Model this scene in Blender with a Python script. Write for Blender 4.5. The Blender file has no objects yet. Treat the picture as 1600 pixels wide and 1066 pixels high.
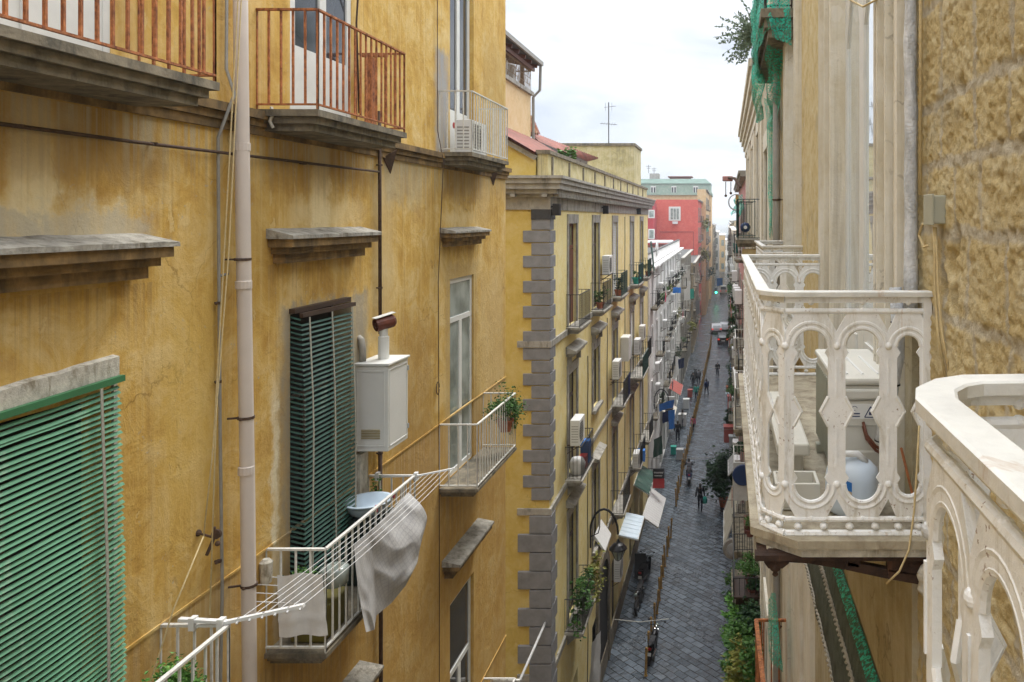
import bpy, math, random
from mathutils import Vector, noise
import numpy as np
R = math.radians
rnd = random.Random(7)
H = 18.9            # eye height above the street
F = 1200.0          # focal length in photo pixels
VX, VY = 1134.0, 342.0
scene = bpy.context.scene
COL = scene.collection
# ---------------- camera ----------------
cam = bpy.data.cameras.new('camera'); camo = bpy.data.objects.new('camera', cam); COL.objects.link(camo)
cam.sensor_width = 36.0; cam.lens = F / 1600 * 36.0
cam.shift_x = -(VX - 800) / 1600.0; cam.shift_y = -(533 - VY) / 1600.0
camo.location = (0, 0, H); camo.rotation_euler = (R(90), 0, 0)
cam.clip_start = 0.05; cam.clip_end = 9000
scene.camera = camo
# ---------------- world ----------------
SUN_EL, SUN_AZ = R(62), R(22)       # azimuth measured clockwise from +Y (street direction)
w = bpy.data.worlds.new("World"); scene.world = w; w.use_nodes = True
nt = w.node_tree; nt.nodes.clear()
def N(nt, t, **kw):
    n = nt.nodes.new(t)
    for k, v in kw.items():
        if k.startswith('i_'):
            n.inputs[k[2:].replace('_', ' ')].default_value = v
        else: setattr(n, k, v)
    return n
L = nt.links.new
sky = N(nt, 'ShaderNodeTexSky', sky_type='NISHITA', sun_disc=False, sun_elevation=SUN_EL, sun_rotation=SUN_AZ)
tc = N(nt, 'ShaderNodeTexCoord')
sep = N(nt, 'ShaderNodeSeparateXYZ'); L(tc.outputs['Generated'], sep.inputs[0])
# overcast layer: brighter towards the zenith, with soft grey cloud bellies
mp = N(nt, 'ShaderNodeMapping'); mp.inputs['Scale'].default_value = (1.0, 1.0, 3.2); L(tc.outputs['Generated'], mp.inputs[0])
nz = N(nt, 'ShaderNodeTexNoise'); nz.inputs['Scale'].default_value = 3.4; nz.inputs['Detail'].default_value = 6; nz.inputs['Roughness'].default_value = .55; nz.inputs['Distortion'].default_value = .3
L(mp.outputs[0], nz.inputs['Vector'])
cr = N(nt, 'ShaderNodeValToRGB'); L(nz.outputs['Fac'], cr.inputs[0])
e = cr.color_ramp.elements
e[0].position = .40; e[0].color = (2.7, 2.88, 3.25, 1)
e[1].position = .56; e[1].color = (4.3, 4.35, 4.45, 1)
gr = N(nt, 'ShaderNodeMapRange'); gr.inputs['From Min'].default_value = .25; gr.inputs['From Max'].default_value = 1.0
gr.inputs['To Min'].default_value = 1.0; gr.inputs['To Max'].default_value = 4.9; L(sep.outputs['Z'], gr.inputs['Value'])
ml = N(nt, 'ShaderNodeVectorMath', operation='SCALE'); L(cr.outputs[0], ml.inputs[0]); L(gr.outputs[0], ml.inputs['Scale'])
mx = N(nt, 'ShaderNodeMix', data_type='RGBA'); mx.inputs[0].default_value = .86
L(sky.outputs[0], mx.inputs['A']); L(ml.outputs[0], mx.inputs['B'])
bg = N(nt, 'ShaderNodeBackground'); bg.inputs['Strength'].default_value = .12
L(mx.outputs['Result'], bg.inputs['Color'])
wo = N(nt, 'ShaderNodeOutputWorld'); L(bg.outputs[0], wo.inputs[0])
# ---------------- sun ----------------
sl = bpy.data.lights.new('sun', 'SUN'); sl.energy = 1.5; sl.angle = R(20); sl.color = (1, .975, .93)
so = bpy.data.objects.new('sun', sl); COL.objects.link(so)
sd = Vector((math.sin(SUN_AZ) * math.cos(SUN_EL), math.cos(SUN_AZ) * math.cos(SUN_EL), math.sin(SUN_EL)))
so.rotation_euler = (-sd).to_track_quat('-Z', 'Y').to_euler()
# ---------------- exposure ----------------
vs = scene.view_settings; vs.view_transform = 'Standard'; vs.look = 'None'; vs.gamma = 1; vs.exposure = 1.02; vs.use_curve_mapping = False
scene.cycles.max_bounces = 6; scene.cycles.diffuse_bounces = 4; scene.cycles.glossy_bounces = 3; scene.cycles.transparent_max_bounces = 12
scene.cycles.use_denoising = True

# ---------------- coordinates ----------------
def WP(px, py, Y): return Vector(((px - VX) * Y / F, Y, H - (py - VY) * Y / F))
def YW(px, X): return F * X / (px - VX)
def ZW(py, Y): return H - (py - VY) * Y / F
def srgb(r, g, b):
    f = lambda c: (c / 255 / 12.92) if c <= 10 else ((c / 255 + .055) / 1.055) ** 2.4
    return (f(r), f(g), f(b), 1)

# ---------------- materials ----------------
def newmat(name):
    m = bpy.data.materials.new(name); m.use_nodes = True
    nt = m.node_tree; b = nt.nodes['Principled BSDF']
    return m, nt, b
def pos_node(nt, scale=(1, 1, 1), obj=False, rot=(0, 0, 0)):
    if obj:
        g = N(nt, 'ShaderNodeTexCoord'); o = g.outputs['Object']
    else:
        g = N(nt, 'ShaderNodeNewGeometry'); o = g.outputs['Position']
    m = N(nt, 'ShaderNodeMapping'); m.inputs['Scale'].default_value = scale; m.inputs['Rotation'].default_value = rot
    nt.links.new(o, m.inputs[0]); return m.outputs[0]
def noise_n(nt, vec, scale, detail=5, rough=.6, dist=0):
    n = N(nt, 'ShaderNodeTexNoise'); n.inputs['Scale'].default_value = scale; n.inputs['Detail'].default_value = detail
    n.inputs['Roughness'].default_value = rough; n.inputs['Distortion'].default_value = dist
    nt.links.new(vec, n.inputs['Vector']); return n.outputs['Fac']
def ramp(nt, fac, stops):
    c = N(nt, 'ShaderNodeValToRGB'); nt.links.new(fac, c.inputs[0]); el = c.color_ramp.elements
    while len(el) < len(stops): el.new(.5)
    for k, (p, col) in enumerate(stops):
        el[k].position = p; el[k].color = col if len(col) == 4 else (*col, 1)
    return c.outputs[0]
def mixc(nt, fac, a, b, mode='MIX'):
    m = N(nt, 'ShaderNodeMix', data_type='RGBA', blend_type=mode)
    for s, v in ((0, fac), ('A', a), ('B', b)):
        if hasattr(v, 'links') or hasattr(v, 'is_linked'): nt.links.new(v, m.inputs[s])
        else: m.inputs[s].default_value = v
    return m.outputs['Result']
def mth(nt, op, a, b=None, clamp=False):
    m = N(nt, 'ShaderNodeMath', operation=op, use_clamp=clamp)
    for k, v in enumerate((a, b)):
        if v is None: continue
        if hasattr(v, 'is_linked'): nt.links.new(v, m.inputs[k])
        else: m.inputs[k].default_value = v
    return m.outputs[0]
def bump(nt, b, h, strength=.4, dist=.02):
    n = N(nt, 'ShaderNodeBump'); n.inputs['Strength'].default_value = strength; n.inputs['Distance'].default_value = dist
    nt.links.new(h, n.inputs['Height']); nt.links.new(n.outputs[0], b.inputs['Normal'])
def c4(c): return c if len(c) == 4 else (*c, 1)
def dim(c, k): return (c[0] * k, c[1] * k, c[2] * k, 1)

def simple(name, col, rough=.6, metal=0, var=.25, scale=12, bmp=.15, obj=True, spec=.4, dirt=None, dirt_amt=.5):
    """paint / metal / stone with soft variation and optional dirt blotches"""
    m, nt, b = newmat(name); col = c4(col)
    v = pos_node(nt, obj=obj)
    n1 = noise_n(nt, v, scale, 5, .6)
    c = ramp(nt, n1, [(.3, dim(col, 1 - var)), (.7, dim(col, 1 + var * .35))])
    if dirt is not None:
        n2 = noise_n(nt, pos_node(nt, (1, 1, .35), obj), scale * .8, 7, .7, .4)
        f = N(nt, 'ShaderNodeMapRange'); f.inputs['From Min'].default_value = .72 - dirt_amt * .35; f.inputs['From Max'].default_value = .80 - dirt_amt * .2
        nt.links.new(n2, f.inputs['Value']); c = mixc(nt, f.outputs[0], c, c4(dirt))
    nt.links.new(c, b.inputs['Base Color'])
    b.inputs['Roughness'].default_value = rough; b.inputs['Metallic'].default_value = metal
    b.inputs['Specular IOR Level'].default_value = spec
    if bmp: bump(nt, b, noise_n(nt, v, scale * 5, 4, .6), bmp, .01)
    return m

def plaster(name, base, dark, pale, grime=(.2, .18, .13), stains_shade=(), patch=None, patch_amt=.1, streak=.5, bmp=.35, drips=(), chips=.6):
    """aged lime plaster in world coordinates: mottling, vertical runs, pale scars, flaked patches"""
    m, nt, b = newmat(name)
    v = pos_node(nt)
    big = noise_n(nt, v, .55, 4, .6, .3)
    mid = noise_n(nt, v, 2.3, 7, .68, .5)
    c = ramp(nt, mid, [(.33, c4(dark)), (.49, c4(base)), (.66, c4(pale))])
    blot = noise_n(nt, v, 1.15, 8, .7, .8)
    c = mixc(nt, mth(nt, 'MULTIPLY', ramp(nt, blot, [(.53, (0, 0, 0)), (.57, (1, 1, 1))]), .22), c, c4(pale))
    c = mixc(nt, mth(nt, 'MULTIPLY', ramp(nt, blot, [(.38, (1, 1, 1)), (.43, (0, 0, 0))]), .22), c, c4(dark))
    c = mixc(nt, mth(nt, 'MULTIPLY', ramp(nt, big, [(.35, (0, 0, 0)), (.65, (1, 1, 1))]), .22), c, c4(dark))
    runs = noise_n(nt, pos_node(nt, (9, 9, .32)), 1.0, 6, .62, .35)
    c = mixc(nt, mth(nt, 'MULTIPLY', ramp(nt, runs, [(.52, (0, 0, 0)), (.72, (1, 1, 1))]), streak), c, c4(pale))
    hair_ = noise_n(nt, pos_node(nt, (26, 26, .5)), 1.0, 7, .7, .25)
    c = mixc(nt, mth(nt, 'MULTIPLY', ramp(nt, hair_, [(.54, (0, 0, 0)), (.66, (1, 1, 1))]), streak * .38), c, c4(pale))
    c = mixc(nt, mth(nt, 'MULTIPLY', ramp(nt, hair_, [(.34, (1, 1, 1)), (.45, (0, 0, 0))]), streak * .38), c, c4(dark))
    runs2 = noise_n(nt, pos_node(nt, (6, 6, .25)), 1.7, 6, .65, .2)
    c = mixc(nt, mth(nt, 'MULTIPLY', ramp(nt, runs2, [(.56, (0, 0, 0)), (.78, (1, 1, 1))]), streak * .8), c, c4(grime))
    fine = noise_n(nt, v, 14, 8, .72)
    c = mixc(nt, mth(nt, 'MULTIPLY', ramp(nt, fine, [(.25, (1, 1, 1)), (.5, (0, 0, 0))]), .45), c, c4(dark))
    scar = noise_n(nt, pos_node(nt, (1.6, 1.6, .8)), 3.1, 8, .62, .2)
    sc_ = mth(nt, 'MULTIPLY', ramp(nt, scar, [(.655, (0, 0, 0)), (.67, (1, 1, 1))]), .6)
    chip = noise_n(nt, v, 19, 3, .55, .3)
    area = ramp(nt, noise_n(nt, v, 1.7, 4, .6), [(.50, (0, 0, 0)), (.60, (1, 1, 1))])
    cf = mth(nt, 'MULTIPLY', mth(nt, 'MULTIPLY', ramp(nt, chip, [(.66, (0, 0, 0)), (.68, (1, 1, 1))]), area), chips)
    c = mixc(nt, cf, c, (.42, .38, .30, 1))
    cv = N(nt, 'ShaderNodeTexVoronoi', feature='DISTANCE_TO_EDGE'); cv.inputs['Scale'].default_value = .9
    wv_ = N(nt, 'ShaderNodeVectorMath', operation='MULTIPLY_ADD'); nn_ = N(nt, 'ShaderNodeTexNoise'); nn_.inputs['Scale'].default_value = 2.2; nn_.inputs['Detail'].default_value = 8; nt.links.new(v, nn_.inputs['Vector'])
    nt.links.new(nn_.outputs['Color'], wv_.inputs[0]); wv_.inputs[1].default_value = (.7, .7, .7); nt.links.new(v, wv_.inputs[2]); nt.links.new(wv_.outputs[0], cv.inputs['Vector'])
    ck_ = mth(nt, 'MULTIPLY', ramp(nt, cv.outputs['Distance'], [(.002, (1, 1, 1)), (.006, (0, 0, 0))]), ramp(nt, noise_n(nt, v, .8, 3, .5), [(.52, (0, 0, 0)), (.6, (1, 1, 1))]))
    c = mixc(nt, mth(nt, 'MULTIPLY', ck_, .55), c, c4(dim(c4(dark), .4)))
    c = mixc(nt, sc_, c, c4(pale))
    if patch is not None:
        pn = noise_n(nt, v, 1.1, 9, .62, .4)
        pf = ramp(nt, pn, [(.62 - patch_amt, (0, 0, 0)), (.64 - patch_amt, (1, 1, 1))])
        c = mixc(nt, pf, c, c4(patch))
    g = N(nt, 'ShaderNodeNewGeometry'); sp = N(nt, 'ShaderNodeSeparateXYZ'); nt.links.new(g.outputs['Position'], sp.inputs[0])
    wob = mth(nt, 'SUBTRACT', noise_n(nt, v, 5.0, 6, .65), .5)
    for (y0, y1, z0, z1, sy, sz, col, st) in stains_shade:
        yy = mth(nt, 'ADD', sp.outputs['Y'], mth(nt, 'MULTIPLY', wob, .30)); zz = mth(nt, 'ADD', sp.outputs['Z'], mth(nt, 'MULTIPLY', wob, .6))
        f = None
        for val, lo, hi, s in ((yy, y0, y1, sy), (zz, z0, z1, sz)):
            for edge, sign in ((lo, 1), (hi, -1)):
                mr = N(nt, 'ShaderNodeMapRange', interpolation_type='SMOOTHSTEP')
                mr.inputs['From Min'].default_value = edge - s * sign; mr.inputs['From Max'].default_value = edge + s * sign
                nt.links.new(val, mr.inputs['Value'])
                f = mr.outputs[0] if f is None else mth(nt, 'MULTIPLY', f, mr.outputs[0])
        mott = ramp(nt, noise_n(nt, pos_node(nt, (5, 5, 1.2)), 1.6, 7, .7), [(.3, (.55, .55, .55)), (.55, (1, 1, 1))])
        f = mth(nt, 'MULTIPLY', mth(nt, 'MULTIPLY', f, mott), min(1, st * 1.15), True)
        c = mixc(nt, f, c, c4(col))
    for (y0, y1, zt_, ln_, col, st) in drips:
        f = None
        dn = noise_n(nt, pos_node(nt, (14, 14, .15)), 1.0, 5, .6, .1)
        ln2 = mth(nt, 'MULTIPLY', dn, ln_ * 2.0)
        dd = mth(nt, 'DIVIDE', mth(nt, 'SUBTRACT', zt_, sp.outputs['Z']), ln2)
        m1 = N(nt, 'ShaderNodeMapRange'); m1.inputs['From Min'].default_value = 1.0; m1.inputs['From Max'].default_value = .1; nt.links.new(dd, m1.inputs['Value'])
        m2 = mth(nt, 'GREATER_THAN', dd, 0); m3 = mth(nt, 'GREATER_THAN', sp.outputs['Y'], y0); m4 = mth(nt, 'LESS_THAN', sp.outputs['Y'], y1)
        dn2 = ramp(nt, noise_n(nt, pos_node(nt, (20, 20, .12)), 1.0, 6, .65, .1), [(.45, (0, 0, 0)), (.60, (1, 1, 1))])
        f = mth(nt, 'MULTIPLY', mth(nt, 'MULTIPLY', mth(nt, 'MULTIPLY', m1.outputs[0], m2), mth(nt, 'MULTIPLY', m3, m4)), mth(nt, 'MULTIPLY', dn2, st))
        c = mixc(nt, f, c, c4(col))
    nt.links.new(c, b.inputs['Base Color']); b.inputs['Roughness'].default_value = .88; b.inputs['Specular IOR Level'].default_value = .2
    h = mth(nt, 'ADD', mth(nt, 'MULTIPLY', fine, .5), mth(nt, 'ADD', mid, mth(nt, 'MULTIPLY', sc_, -.4)))
    bump(nt, b, h, bmp, .03)
    return m

def glassy(name, col=(.03, .035, .04), rough=.08, tint=None):
    m, nt, b = newmat(name)
    n = noise_n(nt, pos_node(nt), 2.2, 3, .5)
    nt.links.new(ramp(nt, n, [(.35, c4(col)), (.65, dim(c4(tint or col), 1.6))]), b.inputs['Base Color'])
    b.inputs['Roughness'].default_value = rough; b.inputs['Specular IOR Level'].default_value = .8
    bump(nt, b, noise_n(nt, pos_node(nt), 1.4, 2, .5), .06, .05)
    return m

def leafmat(name, a, b_, c_):
    m, nt, b = newmat(name)
    v = pos_node(nt)
    n = noise_n(nt, v, 9, 4, .7)
    nt.links.new(ramp(nt, n, [(.3, c4(a)), (.5, c4(b_)), (.72, c4(c_))]), b.inputs['Base Color'])
    b.inputs['Roughness'].default_value = .55; b.inputs['Specular IOR Level'].default_value = .3
    try: b.inputs['Subsurface Weight'].default_value = 0
    except Exception: pass
    return m

# ---------------- mesh builder ----------------
class MB:
    def __init__(s): s.v = []; s.f = []
    def add(s, vs, fs):
        o = len(s.v); s.v += [tuple(v) for v in vs]; s.f += [tuple(i + o for i in f) for f in fs]; return s
    def box(s, x0, x1, y0, y1, z0, z1):
        x0, x1 = min(x0, x1), max(x0, x1); y0, y1 = min(y0, y1), max(y0, y1); z0, z1 = min(z0, z1), max(z0, z1)
        return s.add([(x0, y0, z0), (x1, y0, z0), (x1, y1, z0), (x0, y1, z0), (x0, y0, z1), (x1, y0, z1), (x1, y1, z1), (x0, y1, z1)],
                     [(0, 3, 2, 1), (4, 5, 6, 7), (0, 1, 5, 4), (1, 2, 6, 5), (2, 3, 7, 6), (3, 0, 4, 7)])
    def bar(s, p, q, w, h=None, up=(0, 0, 1)):
        p, q = Vector(p), Vector(q); h = h or w; d = (q - p)
        if d.length < 1e-6: return s
        d.normalize(); u = Vector(up)
        if abs(d.dot(u)) > .98: u = Vector((0, 1, 0)) if abs(d.y) < .9 else Vector((1, 0, 0))
        r = d.cross(u).normalized(); u = r.cross(d).normalized(); r *= w / 2; u *= h / 2
        vs = [p - r - u, p + r - u, p + r + u, p - r + u, q - r - u, q + r - u, q + r + u, q - r + u]
        return s.add(vs, [(0, 1, 2, 3), (7, 6, 5, 4), (0, 4, 5, 1), (1, 5, 6, 2), (2, 6, 7, 3), (3, 7, 4, 0)])
    def tube(s, pts, r, n=6, r1=None, cap=True):
        pts = [Vector(p) for p in pts]; k = len(pts); o = len(s.v); prev = None
        for i, p in enumerate(pts):
            d = (pts[min(i + 1, k - 1)] - pts[max(i - 1, 0)])
            d = d.normalized() if d.length > 1e-9 else Vector((0, 0, 1))
            if prev is None:
                a = Vector((0, 0, 1)) if abs(d.z) < .9 else Vector((1, 0, 0)); u = d.cross(a).normalized()
            else: u = (prev - d * prev.dot(d)).normalized()
            prev = u; v = d.cross(u)
            rr = r if r1 is None else r + (r1 - r) * i / max(1, k - 1)
            for j in range(n):
                a = 2 * math.pi * j / n; s.v.append(tuple(p + (u * math.cos(a) + v * math.sin(a)) * rr))
        for i in range(k - 1):
            for j in range(n):
                a = o + i * n + j; b = o + i * n + (j + 1) % n; s.f.append((a, b, b + n, a + n))
        if cap: s.f.append(tuple(o + j for j in range(n))[::-1]); s.f.append(tuple(o + (k - 1) * n + j for j in range(n)))
        return s
    def lathe(s, c, prof, n=16, axis='z'):
        c = Vector(c); o = len(s.v)
        for (r, z) in prof:
            for j in range(n):
                a = 2 * math.pi * j / n; x, y = r * math.cos(a), r * math.sin(a)
                s.v.append(tuple(c + (Vector((x, y, z)) if axis == 'z' else Vector((z, x, y)) if axis == 'x' else Vector((x, z, y)))))
        for i in range(len(prof) - 1):
            for j in range(n):
                a = o + i * n + j; b = o + i * n + (j + 1) % n; s.f.append((a, b, b + n, a + n))
        s.f.append(tuple(o + j for j in range(n))[::-1]); s.f.append(tuple(o + (len(prof) - 1) * n + j for j in range(n)))
        return s
    def ball(s, c, r, n=8, m=5, sq=(1, 1, 1)):
        c = Vector(c); o = len(s.v); s.v.append((c.x, c.y, c.z - r * sq[2]))
        for i in range(1, m):
            t = math.pi * i / m
            for j in range(n):
                a = 2 * math.pi * j / n
                s.v.append((c.x + r * sq[0] * math.sin(t) * math.cos(a), c.y + r * sq[1] * math.sin(t) * math.sin(a), c.z - r * sq[2] * math.cos(t)))
        s.v.append((c.x, c.y, c.z + r * sq[2])); top = len(s.v) - 1
        for j in range(n):
            s.f.append((o, o + 1 + (j + 1) % n, o + 1 + j)); s.f.append((top, top - n + j, top - n + (j + 1) % n))
        for i in range(m - 2):
            for j in range(n):
                a = o + 1 + i * n + j; b = o + 1 + i * n + (j + 1) % n; s.f.append((a, b, b + n, a + n))
        return s
    def poly(s, pts): return s.add(pts, [tuple(range(len(pts)))])
    def prism(s, pts, ext):
        pts = [Vector(p) for p in pts]; e = Vector(ext); n = len(pts)
        return s.add(pts + [p + e for p in pts], [tuple(range(n))[::-1], tuple(range(n, 2 * n))] + [(i, (i + 1) % n, (i + 1) % n + n, i + n) for i in range(n)])
    def sheet(s, rows, thick=None):
        """grid of points rows[i][j]; optional thickness vector"""
        m, n = len(rows), len(rows[0]); vs = [p for r in rows for p in r]
        fs = [(i * n + j, i * n + j + 1, (i + 1) * n + j + 1, (i + 1) * n + j) for i in range(m - 1) for j in range(n - 1)]
        s.add(vs, fs)
        if thick:
            t = Vector(thick); s.add([Vector(p) + t for p in vs], [f[::-1] for f in fs])
        return s
    def build(s, name, mat, parent=None, smooth=False, origin=None, bevel=0):
        me = bpy.data.meshes.new(name)
        if parent is not None: o_ = Vector(parent['_o'])
        elif origin is not None: o_ = Vector(origin)
        elif s.v:
            a = np.array(s.v); lo, hi = a.min(0), a.max(0); o_ = Vector(((lo[0] + hi[0]) / 2, (lo[1] + hi[1]) / 2, lo[2]))
        else: o_ = Vector((0, 0, 0))
        me.from_pydata([(v[0] - o_[0], v[1] - o_[1], v[2] - o_[2]) for v in s.v], [], s.f)
        if mat: me.materials.append(mat)
        if smooth: me.polygons.foreach_set('use_smooth', [True] * len(me.polygons))
        me.validate(); me.update()
        ob = bpy.data.objects.new(name, me); COL.objects.link(ob)
        ob['_o'] = tuple(o_)
        if parent is not None: ob.parent = parent
        else: ob.location = o_
        if bevel:
            b = ob.modifiers.new('bevel', 'BEVEL'); b.width = bevel; b.segments = 2; b.limit_method = 'ANGLE'; b.angle_limit = R(40)
        return ob
def tag(o, label=None, cat=None, group=None, kind=None):
    if label: o['label'] = label
    if cat: o['category'] = cat
    if group: o['group'] = group
    if kind: o['kind'] = kind
    return o
def thing(name, loc, label, cat, group=None):
    e = bpy.data.objects.new(name, None); e.empty_display_size = .2; COL.objects.link(e); e.location = loc; e['_o'] = tuple(loc)
    return tag(e, label, cat, group)
def copy_tree(o, parent=None):
    c = o.copy(); COL.objects.link(c)
    if parent is not None: c.parent = parent
    for ch in [x for x in list(bpy.data.objects) if x.parent == o and x.name in COL.objects]: copy_tree(ch, c)
    return c
KIDS = {}
def dup(o, loc, rotz=None, label=None, group=None, scale=None):
    def rec(s, par):
        c = s.copy(); COL.objects.link(c)
        if par is not None: c.parent = par
        for ch in s.children: rec(ch, c)
        return c
    c = rec(o, None); c.location = loc
    if rotz is not None: c.rotation_euler = (0, 0, rotz)
    if scale is not None: c.scale = (scale,) * 3 if not hasattr(scale, '__len__') else scale
    if label: c['label'] = label
    if group: c['group'] = group
    return c
def wallX(mb, X, y0, y1, z0, z1, holes=(), rec=.25, s=-1):
    """wall sheet in the plane x=X with rectangular holes (ya,yb,za,zb) and reveals going s*rec inwards"""
    ys = sorted({y0, y1, *[h[0] for h in holes], *[h[1] for h in holes]}); ys = [y for y in ys if y0 <= y <= y1]
    zs = sorted({z0, z1, *[h[2] for h in holes], *[h[3] for h in holes]}); zs = [z for z in zs if z0 <= z <= z1]
    for a, b in zip(ys, ys[1:]):
        for c, d in zip(zs, zs[1:]):
            ym, zm = (a + b) / 2, (c + d) / 2
            if any(h[0] < ym < h[1] and h[2] < zm < h[3] for h in holes): continue
            p = [(X, a, c), (X, b, c), (X, b, d), (X, a, d)]
            mb.poly(p if s < 0 else p[::-1])
    for h in holes:
        ya, yb, za, zb = h[:4]; Xi = X + s * (h[4] if len(h) > 4 else rec)
        mb.poly([(X, ya, za), (Xi, ya, za), (Xi, ya, zb), (X, ya, zb)]); mb.poly([(X, yb, za), (X, yb, zb), (Xi, yb, zb), (Xi, yb, za)])
        mb.poly([(X, ya, za), (X, yb, za), (Xi, yb, za), (Xi, ya, za)]); mb.poly([(X, ya, zb), (Xi, ya, zb), (Xi, yb, zb), (X, yb, zb)])
def shellbox(mb, x0, x1, y0, y1, z0, z1, skip=''):
    """plain outer faces of a building, leaving out the street face (skip contains 'x' for x1 or 'X' for x0)"""
    P = lambda x, y, z: (x, y, z)
    if 'x' not in skip: mb.poly([P(x1, y0, z0), P(x1, y1, z0), P(x1, y1, z1), P(x1, y0, z1)])
    if 'X' not in skip: mb.poly([P(x0, y0, z0), P(x0, y0, z1), P(x0, y1, z1), P(x0, y1, z0)])
    if 'y' not in skip: mb.poly([P(x0, y0, z0), P(x1, y0, z0), P(x1, y0, z1), P(x0, y0, z1)])
    if 'Y' not in skip: mb.poly([P(x0, y1, z0), P(x0, y1, z1), P(x1, y1, z1), P(x1, y1, z0)])
    if 'z' not in skip: mb.poly([P(x0, y0, z1), P(x1, y0, z1), P(x1, y1, z1), P(x0, y1, z1)])
# =============== MATERIALS ===============
def st(px0, px1, py0, py1, X, sy, sz, col, stn):
    """stain rectangle on a wall x=X given by its picture corners"""
    a, b = YW(px0, X), YW(px1, X); a, b = min(a, b), max(a, b); ym = (a + b) / 2
    return (a, b, ZW(py1, ym), ZW(py0, ym), sy, sz, col, stn)
LX = -4.55
OCH, OCHD, OCHP = (.60, .385, .098), (.45, .26, .055), (.70, .53, .24)
CEM, CREAM = (.36, .31, .22), (.62, .50, .27)
stains_shade1 = [
    (9.9, 10.5, H - 2.2, H + .5, .15, .4, (.58, .44, .22), .5), (10.6, 11.9, H - 4.4, H - 1.5, .3, .5, (.34, .20, .06), .5), (14.2, 15.7, H - 4.0, H - 1.0, .2, .6, (.60, .45, .22), .5), (6.3, 6.9, H - 5, H - 3.3, .2, .3, (.42, .36, .18), .6), (10.2, 11.5, H + .2, H + .95, .3, .15, (.36, .33, .24), .45), (14.4, 15.9, H + 1.1, H + 3.4, .3, .5, (.42, .30, .12), .4),
    st(14, 86, 125, 385, LX, .05, .25, (.80, .68, .40), .85), st(222, 246, 160, 250, LX, .04, .2, (.8, .66, .36), .8), (2.5, 5.9, H - .22, H + .12, .2, .10, (.66, .56, .34), .7), (8.0, 9.6, H - .10, H + .22, .25, .12, (.70, .56, .30), .6), (12.4, 14, H - .12, H + .15, .2, .1, (.70, .56, .30), .5), (6.2, 6.9, H - 2.6, H - .6, .2, .5, (.64, .44, .12), .5),
    st(486, 514, 212, 360, LX, .06, .2, (.80, .66, .38), .8), st(425, 436, 605, 1000, LX, .04, .3, (.74, .66, .46), .9),
    (7.85, 9.75, H - 4.4, H - .92, .10, .08, CEM, .85), st(681, 700, 78, 245, LX, .12, .08, (.33, .33, .33), .9),
    (12.45, 14.1, H - 4.3, H - .75, .12, .1, (.42, .30, .13), .55), st(570, 640, 560, 620, LX, .2, .1, (.60, .42, .17), .5),
    (4.0, 20, H - 10, H - 3.27, .1, .02, (.40, .235, .075), .45), st(745, 765, 225, 350, LX, .15, .2, (.6, .42, .18), .5),
    (-6, 16, H - 21, H - 12, 1, 3, (.25, .2, .12), .5), (3.6, 6.2, H + .2, H + .95, .1, .2, (.28, .16, .05), .5),  # last entry: damp plus painted balcony shade under the nearest upper slab
    (7.6, 9.8, H + .35, H + .95, .1, .2, (.30, .17, .05), .45), (12.4, 14.3, H + .35, H + .95, .1, .2, (.30, .17, .05), .45),  # damp with balcony shade painted in, under the other two upper slabs
    st(300, 420, 300, 400, LX, .2, .15, (.52, .36, .12), .4), (4.1, 6.1, H - .2, H + .05, .1, .06, (.42, .38, .3), .6),
]
M = {}
M['ochre'] = plaster('ochre_plaster', OCH, OCHD, OCHP, grime=(.30, .19, .08), stains_shade=stains_shade1, streak=.6, bmp=.6, drips=[(-6, 16, H + .80, .75, (.24, .18, .10), .6), (-6, 16, H + .80, .5, (.62, .55, .38), .45), (3.9, 6.1, H - .5, .6, (.28, .19, .09), .45), (7.6, 9.6, H - .46, .5, (.28, .19, .09), .45), (12.2, 14.1, H - .46, .6, (.28, .2, .09), .45), (7.5, 9.9, H - 4.45, 1.2, (.25, .18, .10), .55), (12.1, 14.5, H - 4.45, 1.2, (.25, .18, .10), .55), (-6, 16, H - 3.28, .8, (.60, .50, .32), .35)])
M['yellow'] = plaster('lit_yellow_plaster', (.78, .66, .31), (.72, .58, .24), (.80, .72, .44), grime=(.36, .31, .2), streak=.30, bmp=.2)  # street face: its stronger light is put into a paler colour
M['yellow_end'] = plaster('shaded_yellow_plaster', (.58, .43, .12), (.51, .36, .08), (.63, .50, .2), grime=(.4, .29, .10), streak=.18, bmp=.15)  # end face of the same house: alley shade put into a deeper colour
M['yellow_old'] = plaster('stained_yellow_plaster', (.50, .42, .20), (.32, .28, .14), (.6, .54, .34), grime=(.12, .115, .09), streak=1.0, bmp=.2)
M['peach'] = plaster('peach_plaster', (.66, .48, .26), (.58, .40, .2), (.68, .52, .32), streak=.1, bmp=.1)
M['white_wall'] = plaster('white_plaster', (.83, .82, .79), (.74, .72, .67), (.87, .86, .84), grime=(.38, .35, .30), streak=.4, bmp=.2)
M['grey_wall'] = plaster('grey_plaster', (.40, .38, .34), (.28, .27, .24), (.5, .48, .44), grime=(.16, .15, .13), streak=.7, bmp=.3)
M['beige_wall'] = plaster('beige_plaster', (.52, .42, .28), (.40, .32, .2), (.6, .52, .38), grime=(.2, .17, .12), streak=.6, bmp=.3, patch=(.36, .33, .28), patch_amt=.05)
M['red_wall'] = plaster('coral_red_plaster', (.60, .125, .095), (.55, .11, .085), (.64, .17, .13), grime=(.42, .12, .10), streak=.12, bmp=.1)
M['orange_wall'] = plaster('orange_plaster', (.66, .46, .24), (.58, .38, .2), (.70, .54, .34), streak=.3, bmp=.2)
M['pink_wall'] = plaster('faded_pink_plaster', (.50, .24, .22), (.4, .2, .18), (.55, .32, .3), streak=.4, bmp=.2)
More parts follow.
